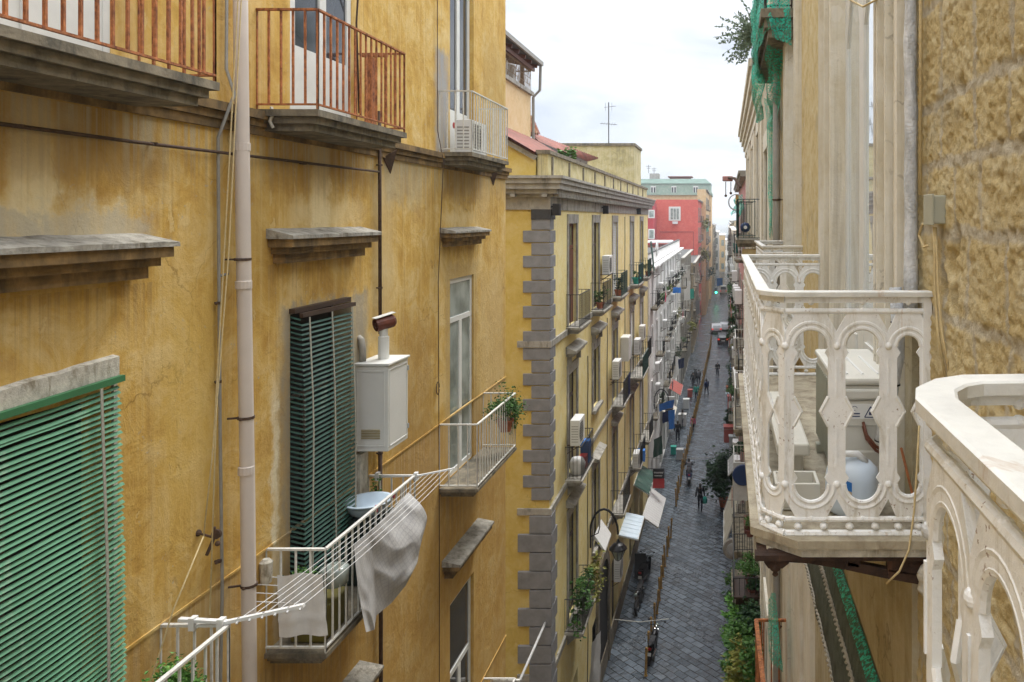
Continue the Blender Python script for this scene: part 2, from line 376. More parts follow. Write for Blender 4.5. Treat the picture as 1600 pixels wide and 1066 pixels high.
M['green_wall'] = plaster('verdigris_plaster', (.30, .40, .33), (.24, .33, .27), (.42, .46, .38), grime=(.18, .2, .16), streak=.5, bmp=.2)
M['peel_wall'] = plaster('peeling_plaster', (.52, .46, .34), (.42, .37, .27), (.60, .54, .42), grime=(.2, .17, .13), streak=.7, bmp=.5, patch=(.33, .30, .25), patch_amt=.08)
M['casing'] = plaster('ivory_stucco_casing', (.68, .64, .53), (.58, .52, .39), (.74, .71, .63), grime=(.22, .18, .12), streak=.75, bmp=.35)
M['tuff_wall'] = plaster('rough_tuff', (.46, .35, .16), (.32, .22, .08), (.54, .46, .28), grime=(.18, .13, .07), streak=.4, bmp=1.0, patch=(.38, .34, .27), patch_amt=.02)
M['lower_wall'] = plaster('worn_beige_tuff', (.42, .36, .23), (.32, .26, .15), (.52, .47, .35), grime=(.18, .16, .13), streak=.9, bmp=.6)
M['stone'] = simple('weathered_stone', (.235, .20, .14), .9, var=.45, scale=6, bmp=.6, obj=False, dirt=(.07, .065, .05), dirt_amt=.7)
M['hood_stone'] = simple('lichen_hood_stone', (.36, .34, .29), .9, var=.45, scale=9, bmp=.8, obj=False, dirt=(.12, .10, .07), dirt_amt=.6)
M['hood_plaster'] = simple('stained_hood_plaster', (.30, .19, .075), .9, var=.5, scale=5, bmp=.4, obj=False, dirt=(.10, .07, .035), dirt_amt=.9)
M['quoin'] = simple('grey_quoin_render', (.225, .225, .23), .85, var=.22, scale=4, bmp=.3, obj=False, dirt=(.5, .48, .45), dirt_amt=.12)
M['grey_trim'] = simple('grey_trim_render', (.36, .34, .295), .85, var=.3, scale=4, bmp=.3, obj=False, dirt=(.12, .11, .09), dirt_amt=.6)
M['lime'] = simple('flaking_lime_stone', (.58, .55, .47), .9, var=.3, scale=14, bmp=.6, obj=False, dirt=(.25, .22, .16), dirt_amt=.7)
M['rust_rail'] = simple('rust_orange_iron', (.48, .175, .06), .75, var=.5, scale=25, bmp=.4, obj=False, dirt=(.12, .035, .015), dirt_amt=.7)
M['white_rail'] = simple('chipped_white_iron', (.64, .63, .58), .55, var=.2, scale=20, bmp=.2, obj=False, dirt=(.25, .16, .09), dirt_amt=.25)
M['cast'] = simple('white_painted_cast_iron', (.74, .74, .71), .42, var=.14, scale=9, bmp=.12, obj=False, dirt=(.52, .48, .38), dirt_amt=.5, spec=.5)
m, nt, b = newmat('chipped_white_cast_iron'); M['cast'] = m
v = pos_node(nt)
c = ramp(nt, noise_n(nt, v, 7, 6, .65), [(.3, (.74, .75, .74, 1)), (.6, (.84, .85, .84, 1))])
gr_ = noise_n(nt, pos_node(nt, (1, 1, .22)), 16, 7, .7, .3)
c = mixc(nt, mth(nt, 'MULTIPLY', ramp(nt, gr_, [(.52, (0, 0, 0)), (.66, (1, 1, 1))]), .55), c, (.42, .38, .28, 1))
ch_ = noise_n(nt, v, 70, 4, .6, .2)
area_ = ramp(nt, noise_n(nt, v, 5, 4, .6), [(.52, (0, 0, 0)), (.62, (1, 1, 1))])
c = mixc(nt, mth(nt, 'MULTIPLY', mth(nt, 'MULTIPLY', ramp(nt, ch_, [(.62, (0, 0, 0)), (.65, (1, 1, 1))]), area_), .85), c, (.20, .10, .05, 1))
rr_ = ramp(nt, noise_n(nt, pos_node(nt, (1, 1, .1)), 34, 5, .6, .1), [(.60, (0, 0, 0)), (.68, (1, 1, 1))])
c = mixc(nt, mth(nt, 'MULTIPLY', mth(nt, 'MULTIPLY', rr_, ramp(nt, noise_n(nt, v, 3.5, 3, .5), [(.50, (0, 0, 0)), (.60, (1, 1, 1))])), .5), c, (.45, .27, .12, 1))
nt.links.new(c, b.inputs['Base Color']); b.inputs['Roughness'].default_value = .42; b.inputs['Specular IOR Level'].default_value = .5
bump(nt, b, mth(nt, 'ADD', noise_n(nt, v, 45, 5, .65), mth(nt, 'MULTIPLY', noise_n(nt, v, 14, 3, .5), 1.5)), .35, .006)
M['cast_top'] = simple('rust_spotted_white_rail', (.70, .70, .66), .5, var=.18, scale=7, bmp=.25, obj=False, dirt=(.36, .19, .07), dirt_amt=.38, spec=.5)
M['black_rail'] = simple('dark_iron', (.025, .025, .024), .6, var=.3, scale=20, bmp=.1, obj=False)
M['green_rail'] = simple('dark_green_iron', (.02, .06, .055), .6, var=.3, scale=20, bmp=.1, obj=False)
M['brown_iron'] = simple('brown_rusty_iron', (.055, .030, .020), .75, var=.5, scale=15, bmp=.5, obj=False, dirt=(.14, .06, .03), dirt_amt=.5)
M['pipe_iron'] = simple('rusty_pipe_iron', (.085, .05, .032), .8, var=.4, scale=20, bmp=.3, obj=False)
M['pvc'] = simple('blush_white_pvc', (.62, .55, .49), .4, var=.08, scale=3, bmp=.02, obj=False, dirt=(.45, .36, .30), dirt_amt=.3)
M['grey_pipe'] = simple('grey_conduit', (.28, .27, .24), .6, var=.2, scale=6, bmp=.1, obj=False)
M['lagging'] = simple('grey_foam_lagging', (.66, .68, .70), .8, var=.3, scale=14, bmp=.9, obj=False, dirt=(.33, .34, .34), dirt_amt=.7)
M['rope'] = simple('cream_rope', (.60, .48, .26), .9, var=.2, scale=40, bmp=.2)
M['white_plastic'] = simple('white_plastic', (.70, .70, .68), .45, var=.06, scale=5, bmp=.03, dirt=(.45, .43, .38), dirt_amt=.25)
M['beige_plastic'] = simple('beige_metal_casing', (.62, .60, .53), .5, var=.08, scale=5, bmp=.04, dirt=(.42, .39, .31), dirt_amt=.3)
M['cabinet'] = simple('white_sheet_metal', (.64, .64, .60), .5, var=.06, scale=3, bmp=.03, dirt=(.35, .27, .18), dirt_amt=.22)
M['box_grey'] = simple('grey_green_plastic', (.38, .38, .30), .5, var=.08, scale=5, bmp=.04)
M['white_wood'] = simple('white_door_paint', (.68, .68, .64), .5, var=.08, scale=6, bmp=.05, obj=False, dirt=(.4, .36, .28), dirt_amt=.25)
M['wood_brown'] = simple('red_brown_wood', (.15, .050, .025), .5, var=.3, scale=5, bmp=.15, obj=False)
M['wood_dark'] = simple('dark_brown_wood', (.055, .032, .022), .5, var=.3, scale=5, bmp=.15, obj=False)
M['shutter_grey'] = simple('grey_shutter_paint', (.42, .42, .41), .6, var=.15, scale=6, bmp=.1, obj=False)
M['slat'] = simple('mint_green_slats', (.10, .27, .15), .6, var=.25, scale=3, bmp=.05, obj=False, dirt=(.28, .38, .27), dirt_amt=.4)
M['slat_dark'] = simple('bottle_green_slats', (.028, .085, .062), .55, var=.35, scale=2.5, bmp=.05, obj=False, dirt=(.17, .22, .17), dirt_amt=.45)
M['slat_back'] = simple('near_black_green', (.010, .020, .014), .8, var=.2, scale=3, bmp=0)  # even near-black green, used for the laundry bin
M['green_bar'] = simple('green_head_rail', (.045, .17, .07), .5, var=.2, scale=5, bmp=.05, obj=False)
M['tape'] = simple('grey_blind_tape', (.34, .33, .27), .8, var=.2, scale=20, bmp=.1)
M['glass'] = glassy('window_glass')
M['glass_pale'] = glassy('curtained_glass', (.16, .19, .17), .12, (.22, .25, .23))
M['mirror_glass'] = glassy('reflecting_glass', (.02, .025, .03), .02)
M['mirror_glass'].node_tree.nodes['Principled BSDF'].inputs['Metallic'].default_value = .6
M['mirror_glass'].node_tree.nodes['Principled BSDF'].inputs['Specular IOR Level'].default_value = 1
mm_ = M['mirror_glass'].node_tree; 
for l_ in list(mm_.links):
    if l_.to_socket.name == 'Base Color': mm_.links.remove(l_)
mm_.nodes['Principled BSDF'].inputs['Base Color'].default_value = (.75, .8, .82, 1)
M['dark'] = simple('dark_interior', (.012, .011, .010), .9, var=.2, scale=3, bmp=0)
M['leaf'] = leafmat('mid_green_leaves', (.022, .065, .012), (.05, .13, .022), (.10, .20, .04))
M['leaf_dark'] = leafmat('dark_green_leaves', (.010, .032, .012), (.02, .055, .018), (.04, .09, .03))
M['leaf_bright'] = leafmat('bright_green_leaves', (.04, .12, .02), (.08, .21, .03), (.15, .30, .06))
M['leaf_yellow'] = leafmat('yellow_green_leaves', (.10, .12, .02), (.18, .18, .03), (.26, .24, .06))
M['leaf_grey'] = leafmat('grey_green_wisps', (.07, .11, .06), (.13, .18, .11), (.22, .27, .18))
M['stem'] = simple('plant_stem', (.08, .055, .03), .8, var=.3, scale=20, bmp=.2)
M['terracotta'] = simple('terracotta_pot', (.34, .11, .05), .8, var=.25, scale=10, bmp=.2)
M['brownpot'] = simple('brown_planter', (.13, .045, .035), .7, var=.2, scale=10, bmp=.1)
M['blue'] = simple('bright_blue_tarpaulin', (.03, .20, .62), .55, var=.3, scale=4, bmp=.4)
M['navy'] = simple('navy_enamel', (.012, .03, .10), .45, var=.15, scale=6, bmp=.1)
M['teal'] = simple('teal_cloth', (.02, .36, .28), .7, var=.3, scale=5, bmp=.3)
M['cloth_white'] = simple('white_cotton', (.68, .67, .64), .9, var=.12, scale=9, bmp=.25)
M['black'] = simple('black_rubber', (.015, .015, .016), .6, var=.2, scale=10, bmp=.1)
M['black_gloss'] = simple('black_gloss_paint', (.012, .012, .014), .38, var=.2, scale=10, bmp=0, spec=.3)
M['chrome'] = simple('bright_metal', (.55, .55, .55), .25, metal=.9, var=.1, scale=8, bmp=0)
M['dull_metal'] = simple('dull_aerial_metal', (.10, .10, .10), .6)
M['silver'] = simple('silver_paint', (.45, .46, .47), .3, metal=.4, var=.08, scale=5, bmp=0)
M['red'] = simple('red_paint', (.42, .02, .02), .45, var=.15, scale=5, bmp=.05)
M['redbox'] = simple('faded_red_plastic', (.40, .09, .07), .6, var=.15, scale=5, bmp=.05)
M['pink'] = simple('pink_cloth', (.65, .10, .18), .8, var=.15, scale=6, bmp=.1)
M['denim'] = simple('dark_denim', (.02, .025, .04), .9, var=.2, scale=12, bmp=.1)
M['coat'] = simple('black_coat_cloth', (.012, .012, .015), .9, var=.25, scale=10, bmp=.1)
M['greycoat'] = simple('grey_jacket_cloth', (.20, .20, .22), .9, var=.2, scale=10, bmp=.1)
M['skin'] = simple('skin', (.45, .26, .18), .6, var=.06, scale=10, bmp=0)
M['hair'] = simple('dark_hair', (.02, .013, .01), .6, var=.2, scale=20, bmp=.2)
M['bollard'] = simple('ochre_rust_bollard_paint', (.44, .26, .07), .7, var=.4, scale=8, bmp=.3, obj=False, dirt=(.08, .045, .02), dirt_amt=.6)
M['awning'] = simple('cream_awning_cloth', (.62, .58, .48), .8, var=.15, scale=3, bmp=.1)
M['signblack'] = simple('black_sign_board', (.02, .02, .022), .5, var=.15, scale=4, bmp=0)
M['redroof'] = simple('red_corrugated_sheet', (.22, .065, .038), .7, var=.45, scale=2, bmp=.1, obj=False, dirt=(.25, .13, .10), dirt_amt=.4)
M['tileroof'] = simple('terracotta_roof_tile', (.32, .12, .05), .8, var=.45, scale=5, bmp=.3, obj=False, dirt=(.5, .4, .28), dirt_amt=.5)
M['roofgrey'] = simple('grey_roof_felt', (.085, .085, .08), .9, var=.3, scale=2, bmp=.2, obj=False)
M['roofgreen'] = simple('verdigris_roof', (.10, .17, .135), .7, var=.3, scale=1, bmp=.1, obj=False)
M['bluewhite'] = simple('pale_blue_plastic', (.50, .60, .68), .4, var=.06, scale=5, bmp=.02)
M['litgreen'] = simple('lit_green_lens', (.1, .9, .4), .3, bmp=0)
b_ = M['litgreen'].node_tree.nodes['Principled BSDF']; b_.inputs['Emission Color'].default_value = (.05, 1, .45, 1); b_.inputs['Emission Strength'].default_value = 4
M['taillight'] = simple('red_tail_lens', (.6, .01, .01), .3, bmp=0)
b_ = M['taillight'].node_tree.nodes['Principled BSDF']; b_.inputs['Emission Color'].default_value = (1, .05, .03, 1); b_.inputs['Emission Strength'].default_value = .5

# green scaffold netting: a fine weave with real holes
m, nt, b = newmat('green_scaffold_netting'); M['net'] = m
v = pos_node(nt)
nt.links.new(ramp(nt, noise_n(nt, v, 3, 5, .6), [(.3, (.008, .30, .20)), (.7, (.03, .55, .40))]), b.inputs['Base Color']); b.inputs['Roughness'].default_value = .6
wv = noise_n(nt, pos_node(nt, (40, 40, 40)), 1.0, 3, .7)
nt.links.new(ramp(nt, wv, [(.38, (.12, .12, .12)), (.60, (.9, .9, .9))]), b.inputs['Alpha'])
bump(nt, b, noise_n(nt, v, 12, 4, .7), .6, .03)
# checked grey bedsheet cloth
m, nt, b = newmat('grey_checked_cotton'); M['check'] = m
tcn = N(nt, 'ShaderNodeTexCoord'); mpn = N(nt, 'ShaderNodeMapping'); mpn.inputs['Rotation'].default_value = (R(90), 0, R(90)); nt.links.new(tcn.outputs['Object'], mpn.inputs[0])
mpn.inputs['Rotation'].default_value = (0, 0, 0)
g_ = N(nt, 'ShaderNodeSeparateXYZ'); nt.links.new(mpn.outputs[0], g_.inputs[0])
def stripe(v, per, wd): return mth(nt, 'LESS_THAN', mth(nt, 'FRACT', mth(nt, 'MULTIPLY', v, 1 / per)), wd)
sA = stripe(mth(nt, 'ADD', g_.outputs['Y'], mth(nt, 'MULTIPLY', g_.outputs['Z'], .35)), .055, .2)
sB = stripe(mth(nt, 'SUBTRACT', g_.outputs['Z'], mth(nt, 'MULTIPLY', g_.outputs['Y'], .35)), .055, .2)
ck = mth(nt, 'MAXIMUM', sA, sB)
cc = ramp(nt, noise_n(nt, mpn.outputs[0], 5, 4, .6), [(.3, (.36, .35, .34)), (.7, (.46, .45, .43))])
nt.links.new(mixc(nt, mth(nt, 'MULTIPLY', ck, .25), cc, (.17, .18, .20, 1)), b.inputs['Base Color']); b.inputs['Roughness'].default_value = .95
bump(nt, b, noise_n(nt, mpn.outputs[0], 60, 3, .6), .3, .01)

# street paving: big basalt slabs laid on the diagonal, wet
m, nt, b = newmat('wet_basalt_slabs'); M['paving'] = m
v = pos_node(nt, (1, 1, 1), rot=(0, 0, R(45)))
wob = N(nt, 'ShaderNodeVectorMath', operation='MULTIPLY_ADD')
nzc = N(nt, 'ShaderNodeTexNoise'); nzc.inputs['Scale'].default_value = 1.3; nzc.inputs['Detail'].default_value = 3; nt.links.new(v, nzc.inputs['Vector'])
nt.links.new(nzc.outputs['Color'], wob.inputs[0]); wob.inputs[1].default_value = (.09, .09, .0); nt.links.new(v, wob.inputs[2])
br = N(nt, 'ShaderNodeTexBrick'); br.inputs['Scale'].default_value = 1.0; br.inputs['Brick Width'].default_value = .58; br.inputs['Row Height'].default_value = .34
br.inputs['Mortar Size'].default_value = .018; br.inputs['Mortar Smooth'].default_value = .5; br.inputs['Bias'].default_value = 0
br.inputs['Color1'].default_value = (.042, .058, .074, 1); br.inputs['Color2'].default_value = (.125, .155, .185, 1); br.inputs['Mortar'].default_value = (.016, .015, .014, 1)
nt.links.new(wob.outputs[0], br.inputs['Vector'])
n1 = noise_n(nt, pos_node(nt), 7, 6, .7); n2 = noise_n(nt, pos_node(nt), .45, 4, .6, .4)
c = mixc(nt, mth(nt, 'MULTIPLY', ramp(nt, n1, [(.45, (0, 0, 0)), (.75, (1, 1, 1))]), .30), br.outputs['Color'], (.15, .155, .165, 1))
c = mixc(nt, mth(nt, 'MULTIPLY', ramp(nt, noise_n(nt, pos_node(nt), .9, 6, .65, .5), [(.50, (0, 0, 0)), (.58, (1, 1, 1))]), .45), c, (.035, .035, .036, 1))
nt.links.new(c, b.inputs['Base Color'])
nt.links.new(ramp(nt, mth(nt, 'ADD', mth(nt, 'MULTIPLY', n2, .6), mth(nt, 'MULTIPLY', n1, .4)), [(.40, (.07, .07, .07)), (.62, (.32, .32, .32))]), b.inputs['Roughness'])
b.inputs['Specular IOR Level'].default_value = .5
hh = mth(nt, 'ADD', mth(nt, 'MULTIPLY', br.outputs['Fac'], -1.0), mth(nt, 'ADD', mth(nt, 'MULTIPLY', n1, .5), mth(nt, 'MULTIPLY', noise_n(nt, v, 2.2, 2, .5), 1.3)))
bump(nt, b, hh, 1.0, .05)
m, nt, b = newmat('grey_footway_slabs'); M['footway'] = m
v = pos_node(nt)
br = N(nt, 'ShaderNodeTexBrick'); br.inputs['Brick Width'].default_value = .6; br.inputs['Row Height'].default_value = .4; br.inputs['Mortar Size'].default_value = .012
br.inputs['Color1'].default_value = (.09, .088, .082, 1); br.inputs['Color2'].default_value = (.14, .135, .125, 1); br.inputs['Mortar'].default_value = (.03, .03, .03, 1); nt.links.new(v, br.inputs['Vector'])
nt.links.new(mixc(nt, mth(nt, 'MULTIPLY', noise_n(nt, v, 3, 7, .7), .5), br.outputs['Color'], (.05, .05, .045, 1)), b.inputs['Base Color'])
b.inputs['Roughness'].default_value = .45; bump(nt, b, noise_n(nt, v, 9, 5, .7), .4, .02)

# =============== SETTING ===============
def struct(name, mb, mat): return tag(mb.build(name, mat, origin=(0, 0, 0)), kind='structure')
struct('ground', MB().box(-600, 600, -60, 900, -.5, -.02), M['roofgrey'])
struct('street', MB().poly([(-3.4, -8, 0), (.62, -8, 0), (.62, 420, 0), (-2.3, 420, 0), (-2.3, 160, 0), (-2.35, 112, 0), (-2.7, 88, 0), (-3.35, 55, 0), (-3.4, 40, 0)]), M['paving'])
mb = MB()
kp = [(-3.4, -8), (-3.4, 40), (-3.35, 55), (-2.7, 88), (-2.35, 112), (-2.3, 160), (-2.3, 420)]
for (xa, ya), (xb, yb) in zip(kp, kp[1:]):
    mb.poly([(-5.6, ya, .06), (xa, ya, .06), (xb, yb, .06), (-5.6, yb, .06)]); mb.poly([(xa, ya, 0), (xb, yb, 0), (xb, yb, .06), (xa, ya, .06)])
mb.poly([(-9, 15.8, .064), (-5.0, 15.8, .064), (-5.0, 22.7, .064), (-9, 22.7, .064)])
struct('pavement_left', mb, M['paving'])
struct('pavement_right', MB().box(.62, 1.1, -8, 420, 0, .08), M['footway'])
# hazy hill ridge beyond the roofs
mb = MB(); rows = []
for i in range(2):
    rows.append([(x, 3200 + i * 500, (-40 if i == 0 else 16 + 14 * noise.noise(Vector((x * .003, 1.7, 0))) + 5 * noise.noise(Vector((x * .02, 3, 0))))) for x in range(-2600, 2601, 50)])
mb.sheet(rows)
struct('hills', mb, simple('distant_hill_green', (.10, .16, .15), .95, var=.2, scale=.01, bmp=0, obj=False))
mb = MB().poly([(-5000, 880, -1.0), (5000, 880, -1.0), (5000, 7000, -1.0), (-5000, 7000, -1.0)])
struct('plain', mb, simple('distant_plain', (.16, .17, .15), .95, var=.3, scale=.02, bmp=0, obj=False))
# =============== BUILDING PARTS (shared makers) ===============
def rail_panel(mb, p0, p1, z0, z1, sp, w=.014, top=.03, rnd_off=0):
    """vertical-bar railing between p0 and p1 (x,y)"""
    a, b = Vector((*p0, 0)), Vector((*p1, 0)); Ln = (b - a).length; n = max(1, round(Ln / sp))
    mb.bar((p0[0], p0[1], z1), (p1[0], p1[1], z1), top, top * .6)
    mb.bar((p0[0], p0[1], z0 + .05), (p1[0], p1[1], z0 + .05), top * .8, top * .5)
    for i in range(n + 1):
        q = a.lerp(b, i / n)
        jx = rnd.uniform(-1, 1) * rnd_off
        mb.bar((q.x, q.y, z0 + (.0 if i in (0, n) else .05)), (q.x, q.y + jx, z1), w)
def bar_railing(name, X, Xf, y0, y1, zf, h, mat, parent, sp=.11, w=.014, top=.03, off=0):
    """three-sided railing of a balcony whose slab top is zf; X wall, Xf front"""
    mb = MB()
    rail_panel(mb, (X, y0), (Xf, y0), zf, zf + h, sp, w, top, off)
    rail_panel(mb, (Xf, y0), (Xf, y1), zf, zf + h, sp, w, top, off)
    rail_panel(mb, (Xf, y1), (X, y1), zf, zf + h, sp, w, top, off)
    return mb.build(name, mat, parent)
def slab(X, Xf, y0, y1, zt, th=.22, steps=3, side=1):
    """moulded balcony slab that steps inwards below"""
    mb = MB(); s = 1 if Xf > X else -1; z = zt
    for k in range(steps):
        t = th / steps; ins = .05 * k
        mb.box(X - s * .02, Xf + s * (.05 - ins), y0 - .05 + ins, y1 + .05 - ins, z - t + (.002 if k < steps - 1 else 0), z - (.0 if k == 0 else .0))
        z -= t
    return mb
def hood(parent, X, y0, y1, zb, proj=.27, h=.30, side=1):
    """window hood cornice: stepped corbels below, sloping stone slab on top"""
    s = side; mb = MB()
    mb.box(X - s * .02, X + s * proj * .45, y0 + .12, y1 - .12, zb, zb + h * .30)
    mb.box(X - s * .02, X + s * proj * .68, y0 + .08, y1 - .08, zb + h * .30, zb + h * .52)
    mb.box(X - s * .02, X + s * proj * .90, y0 + .03, y1 - .03, zb + h * .52, zb + h * .78)
    mb.build('window_hood', M['hood_plaster'], parent)
    t = MB(); n = 14
    rows = []
    for i in range(n + 1):
        y = y0 + (y1 - y0) * i / n; j = .008 * noise.noise(Vector((y * 9, zb, 0)))
        rows.append([(X - s * .02, y, zb + h * .78), (X + s * proj, y, zb + h * .78), (X + s * (proj + j), y, zb + h * .90 + j), (X - s * .02, y, zb + h * 1.12 + j)])
    t.sheet(rows); t.poly(rows[0]); t.poly(rows[-1][::-1])
    t.build('hood_slab', M['hood_stone'], parent)
def casement(parent, X, y0, y1, z0, z1, rec=.18, side=1, frame='white_wood', glass='glass', leaves=2, transom=None, fw=.06, name='window'):
    """frame and glazing set back in an opening"""
    s = side; Xr = X - s * rec; mb = MB(); d = .05
    def bx(ya, yb, za, zb, dd=0): mb.box(Xr - .025 - dd, Xr + .025 + dd, ya, yb, za, zb)
    bx(y0, y0 + fw, z0, z1); bx(y1 - fw, y1, z0, z1); bx(y0 + fw, y1 - fw, z1 - fw, z1); bx(y0 + fw, y1 - fw, z0, z0 + fw)
    zt = z1 - fw
    if transom: bx(y0 + fw, y1 - fw, z0 + transom, z0 + transom + fw); 
    for k in range(1, leaves):
        ym = y0 + (y1 - y0) * k / leaves; bx(ym - fw * .7, ym + fw * .7, z0 + fw, (z0 + transom) if transom else zt, .005)
    fr = mb.build(name, M[frame], parent)
    MB().box(Xr - .006, Xr + .006, y0 + fw * .5, y1 - fw * .5, z0 + fw * .5, z1 - fw * .5).build('pane', M[glass], fr)
    return fr
def blind(loc_, X, y0, y1, z0, z1, mat, tape, label, name='slatted_blind', pitch=.055, wd=.05, tilt=50, bulge=.05, yaw=0, slope=0, tapes=(.15, .5, .85), side=1, sagtop=True, head='green_bar'):
    """outdoor roller blind of separate slats hung on tapes"""
    t = thing(name, (X, (y0 + y1) / 2, z0), label, 'blind')
    mb = MB(); n = int((z1 - z0) / pitch); a = R(tilt); dx, dz = math.cos(a) * wd / 2, math.sin(a) * wd / 2
    def XZ(y, z, u=0):
        f = (z1 - z) / (z1 - z0); return X + side * (bulge * math.sin(f * math.pi * .8) + .02 * noise.noise(Vector((y * 1.1, z * .8, 3.1)))) + yaw * (y - y1), z + slope * (y - y1)
    m = 8
    for i in range(n):
        z = z0 + (i + .5) * pitch; jit = rnd.uniform(-.004, .004); ex = rnd.uniform(-.010, .010)
        rows = []
        for k in range(m + 1):
            y = y0 + (y1 - y0 + (ex if k == m else 0)) * k / m
            x_, z_ = XZ(y, z); zz = z_ + jit + .006 * noise.noise(Vector((y * 2.3, z * 3.0, 8))) + (-.018 * math.sin(math.pi * k / m) if (sagtop and i > n - 4) else 0)
            rows.append([(x_ + side * dx, y, zz - dz), (x_ + side * dx * .1, y, zz + dz * .25), (x_ - side * dx, y, zz + dz)])
        mb.sheet(rows)
    mb.build('slats', mat, t)
    tp = MB()
    for u in tapes:
        tp = MB()
        y = y0 + (y1 - y0) * u; pts = []
        for k in range(9):
            z = z0 + (z1 - z0) * k / 8; x_, z_ = XZ(y, z); pts.append((x_ + side * .035, y, z_))
        for p, q in zip(pts, pts[1:]): tp.bar(p, q, .022, .006, up=(1, 0, 0))
        tp.build('tape', tape, t)
    x0_, za = XZ(y0, z1); x1_, zb = XZ(y1, z1)
    MB().bar((x0_ + side * .01, y0, za + .03), (x1_ + side * .01, y1 + .02, zb + .025), .04, .045).build('head_rail', M[head], t)
    return t
def leaves(mb, c, rad, n, size, flat=1.0, rr=rnd, droop=0, up=.3):
    """leaf quads spread in clumps through an ellipsoid"""
    c = Vector(c); rx, ry, rz = rad if hasattr(rad, '__len__') else (rad,) * 3
    clumps = [(Vector((rr.gauss(0, .45) * rx, rr.gauss(0, .45) * ry, rr.gauss(0, .45) * rz)), rr.uniform(.25, .55)) for _ in range(max(4, n // 30))]
    for i in range(n):
        cc, cr_ = clumps[i % len(clumps)]
        p = c + cc + Vector((rr.gauss(0, .5) * rx * cr_, rr.gauss(0, .5) * ry * cr_, rr.gauss(0, .5) * rz * cr_))
        d = Vector((rr.uniform(-1, 1), rr.uniform(-1, 1), rr.uniform(-.6, 1) * up - droop)).normalized()
        u = d.cross(Vector((rr.uniform(-1, 1), rr.uniform(-1, 1), rr.uniform(-1, 1))))
        if u.length < .05: continue
        u.normalize(); s_ = size * rr.uniform(.6, 1.3)
        nrm = u.cross(d) * s_ * .12
        mb.add([p, p + d * s_ * .5 + u * s_ * .28 + nrm, p + d * s_, p + d * s_ * .5 - u * s_ * .28 + nrm], [(0, 1, 2, 3)])
    return mb
def potted(loc, label, rad, h, n, leaf='leaf', size=.06, pot='terracotta', ps=.14, name='potted_plant', cat='plant', group=None, droop=0, potbox=None):
    t = thing(name, loc, label, cat, group); x, y, z = loc
    if potbox: MB().box(x - potbox[0] / 2, x + potbox[0] / 2, y - potbox[1] / 2, y + potbox[1] / 2, z, z + ps).build('planter', M[pot], t)
    else: MB().lathe((x, y, z), [(ps * .62, 0), (ps * .85, ps * 1.1), (ps, ps * 1.12), (ps, ps * 1.35), (ps * .88, ps * 1.35), (ps * .8, ps * 1.2)], 12).build('pot', M[pot], t, smooth=False)
    zc = z + ps * 1.2 + h * .5
    leaves(MB(), (x, y, zc), (rad, rad, h * .5) if not potbox else (potbox[0] * .5, potbox[1] * .6, h * .5), n, size, droop=droop).build('foliage', M[leaf], t)
    st_ = MB()
    for k in range(4): st_.tube([(x, y, z + ps), (x + rnd.uniform(-.3, .3) * rad, y + rnd.uniform(-.3, .3) * rad, zc)], .008, 4)
    st_.build('stem', M['stem'], t)
    return t
def make_ac(loc, label, w=.80, h=.56, d=.30, face=1, name='air_conditioner', group=None, mat='white_plastic', bracket=True, along='y'):
    """split-unit condenser on brackets; long side along the wall, fan grille facing +face*x"""
    t = thing(name, loc, label, 'air conditioner', group); x, y, z = loc
    MB().box(x - d / 2, x + d / 2, y - w / 2, y + w / 2, z, z + h).build('casing', M[mat], t, bevel=.012)
    g = MB(); fx = x + face * (d / 2 + .004)
    for k in range(9): g.bar((fx, y - w * .40, z + h * (.12 + .76 * k / 8)), (fx, y + w * .12, z + h * (.12 + .76 * k / 8)), .012, .012)
    for k in range(5): g.bar((fx, y - w * (.40 - .13 * k), z + h * .12), (fx, y - w * (.40 - .13 * k), z + h * .88), .012, .012)
    g.build('grille', M['grey_pipe'], t)
    f = MB().lathe((x + face * (d / 2 - .001), y - w * .14, z + h * .5), [(.0, 0), (h * .40, 0), (h * .40, .003 * face), (0, .003 * face)], 20, 'x'); f.build('fan_opening', M['dark'], t)
    s_ = MB()
    yy = y - w / 2 - .003
    for k in range(7): s_.box(x - d * .35, x + d * .35, yy - .002, yy + .003, z + h * (.15 + .1 * k), z + h * (.15 + .1 * k) + .018)
    s_.build('side_louvres', M['grey_pipe'], t)
    if bracket:
        b2 = MB()
        for sy in (-.32, .32):
            b2.bar((x - face * (d / 2 + .12), y + sy * w, z - .02), (x + face * d / 2, y + sy * w, z - .02), .03)
            b2.bar((x - face * (d / 2 + .12), y + sy * w, z - .28), (x + face * d * .4, y + sy * w, z - .03), .022)
        b2.build('bracket', M['pipe_iron'], t)
    return t
# =============== OCHRE PALAZZO, NEAR LEFT ===============
B1 = thing('ochre_palazzo', (-8, 8, 0), 'large stained ochre palazzo with rusty and white balconies filling the left side', 'building')
Y1 = 15.87
zS = H + 1.06                        # upper balcony floor
zL = H - 4.29                        # lower balcony floor
dz = 5.35
hB = (8.02, 9.33, zL, H - 1.0); hC = (12.67, 13.86, zL, H - 1.0); hA = (4.2, 5.68, zL, H - 1.28)
holes = [hA, hB, hC]
for (a, b, c, d) in (hA, hB, hC):
    holes.append((a, b, c - dz, d - dz - .02)); 
    if c - 2 * dz > 1: holes.append((a, b, c - 2 * dz, d - 2 * dz))
    holes.append((a, b, zS, zS + 3.3))
mb = MB(); wallX(mb, LX, -6, Y1, 0, H + 6.2, [(*h, .28) for h in holes], s=-1)
shellbox(mb, -14, LX, -6, Y1, 0, H + 6.2, 'x'); mb.build('wall', M['ochre'], B1)
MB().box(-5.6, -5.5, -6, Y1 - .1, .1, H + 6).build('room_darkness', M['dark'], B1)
mb = MB()   # string course under the upper balconies
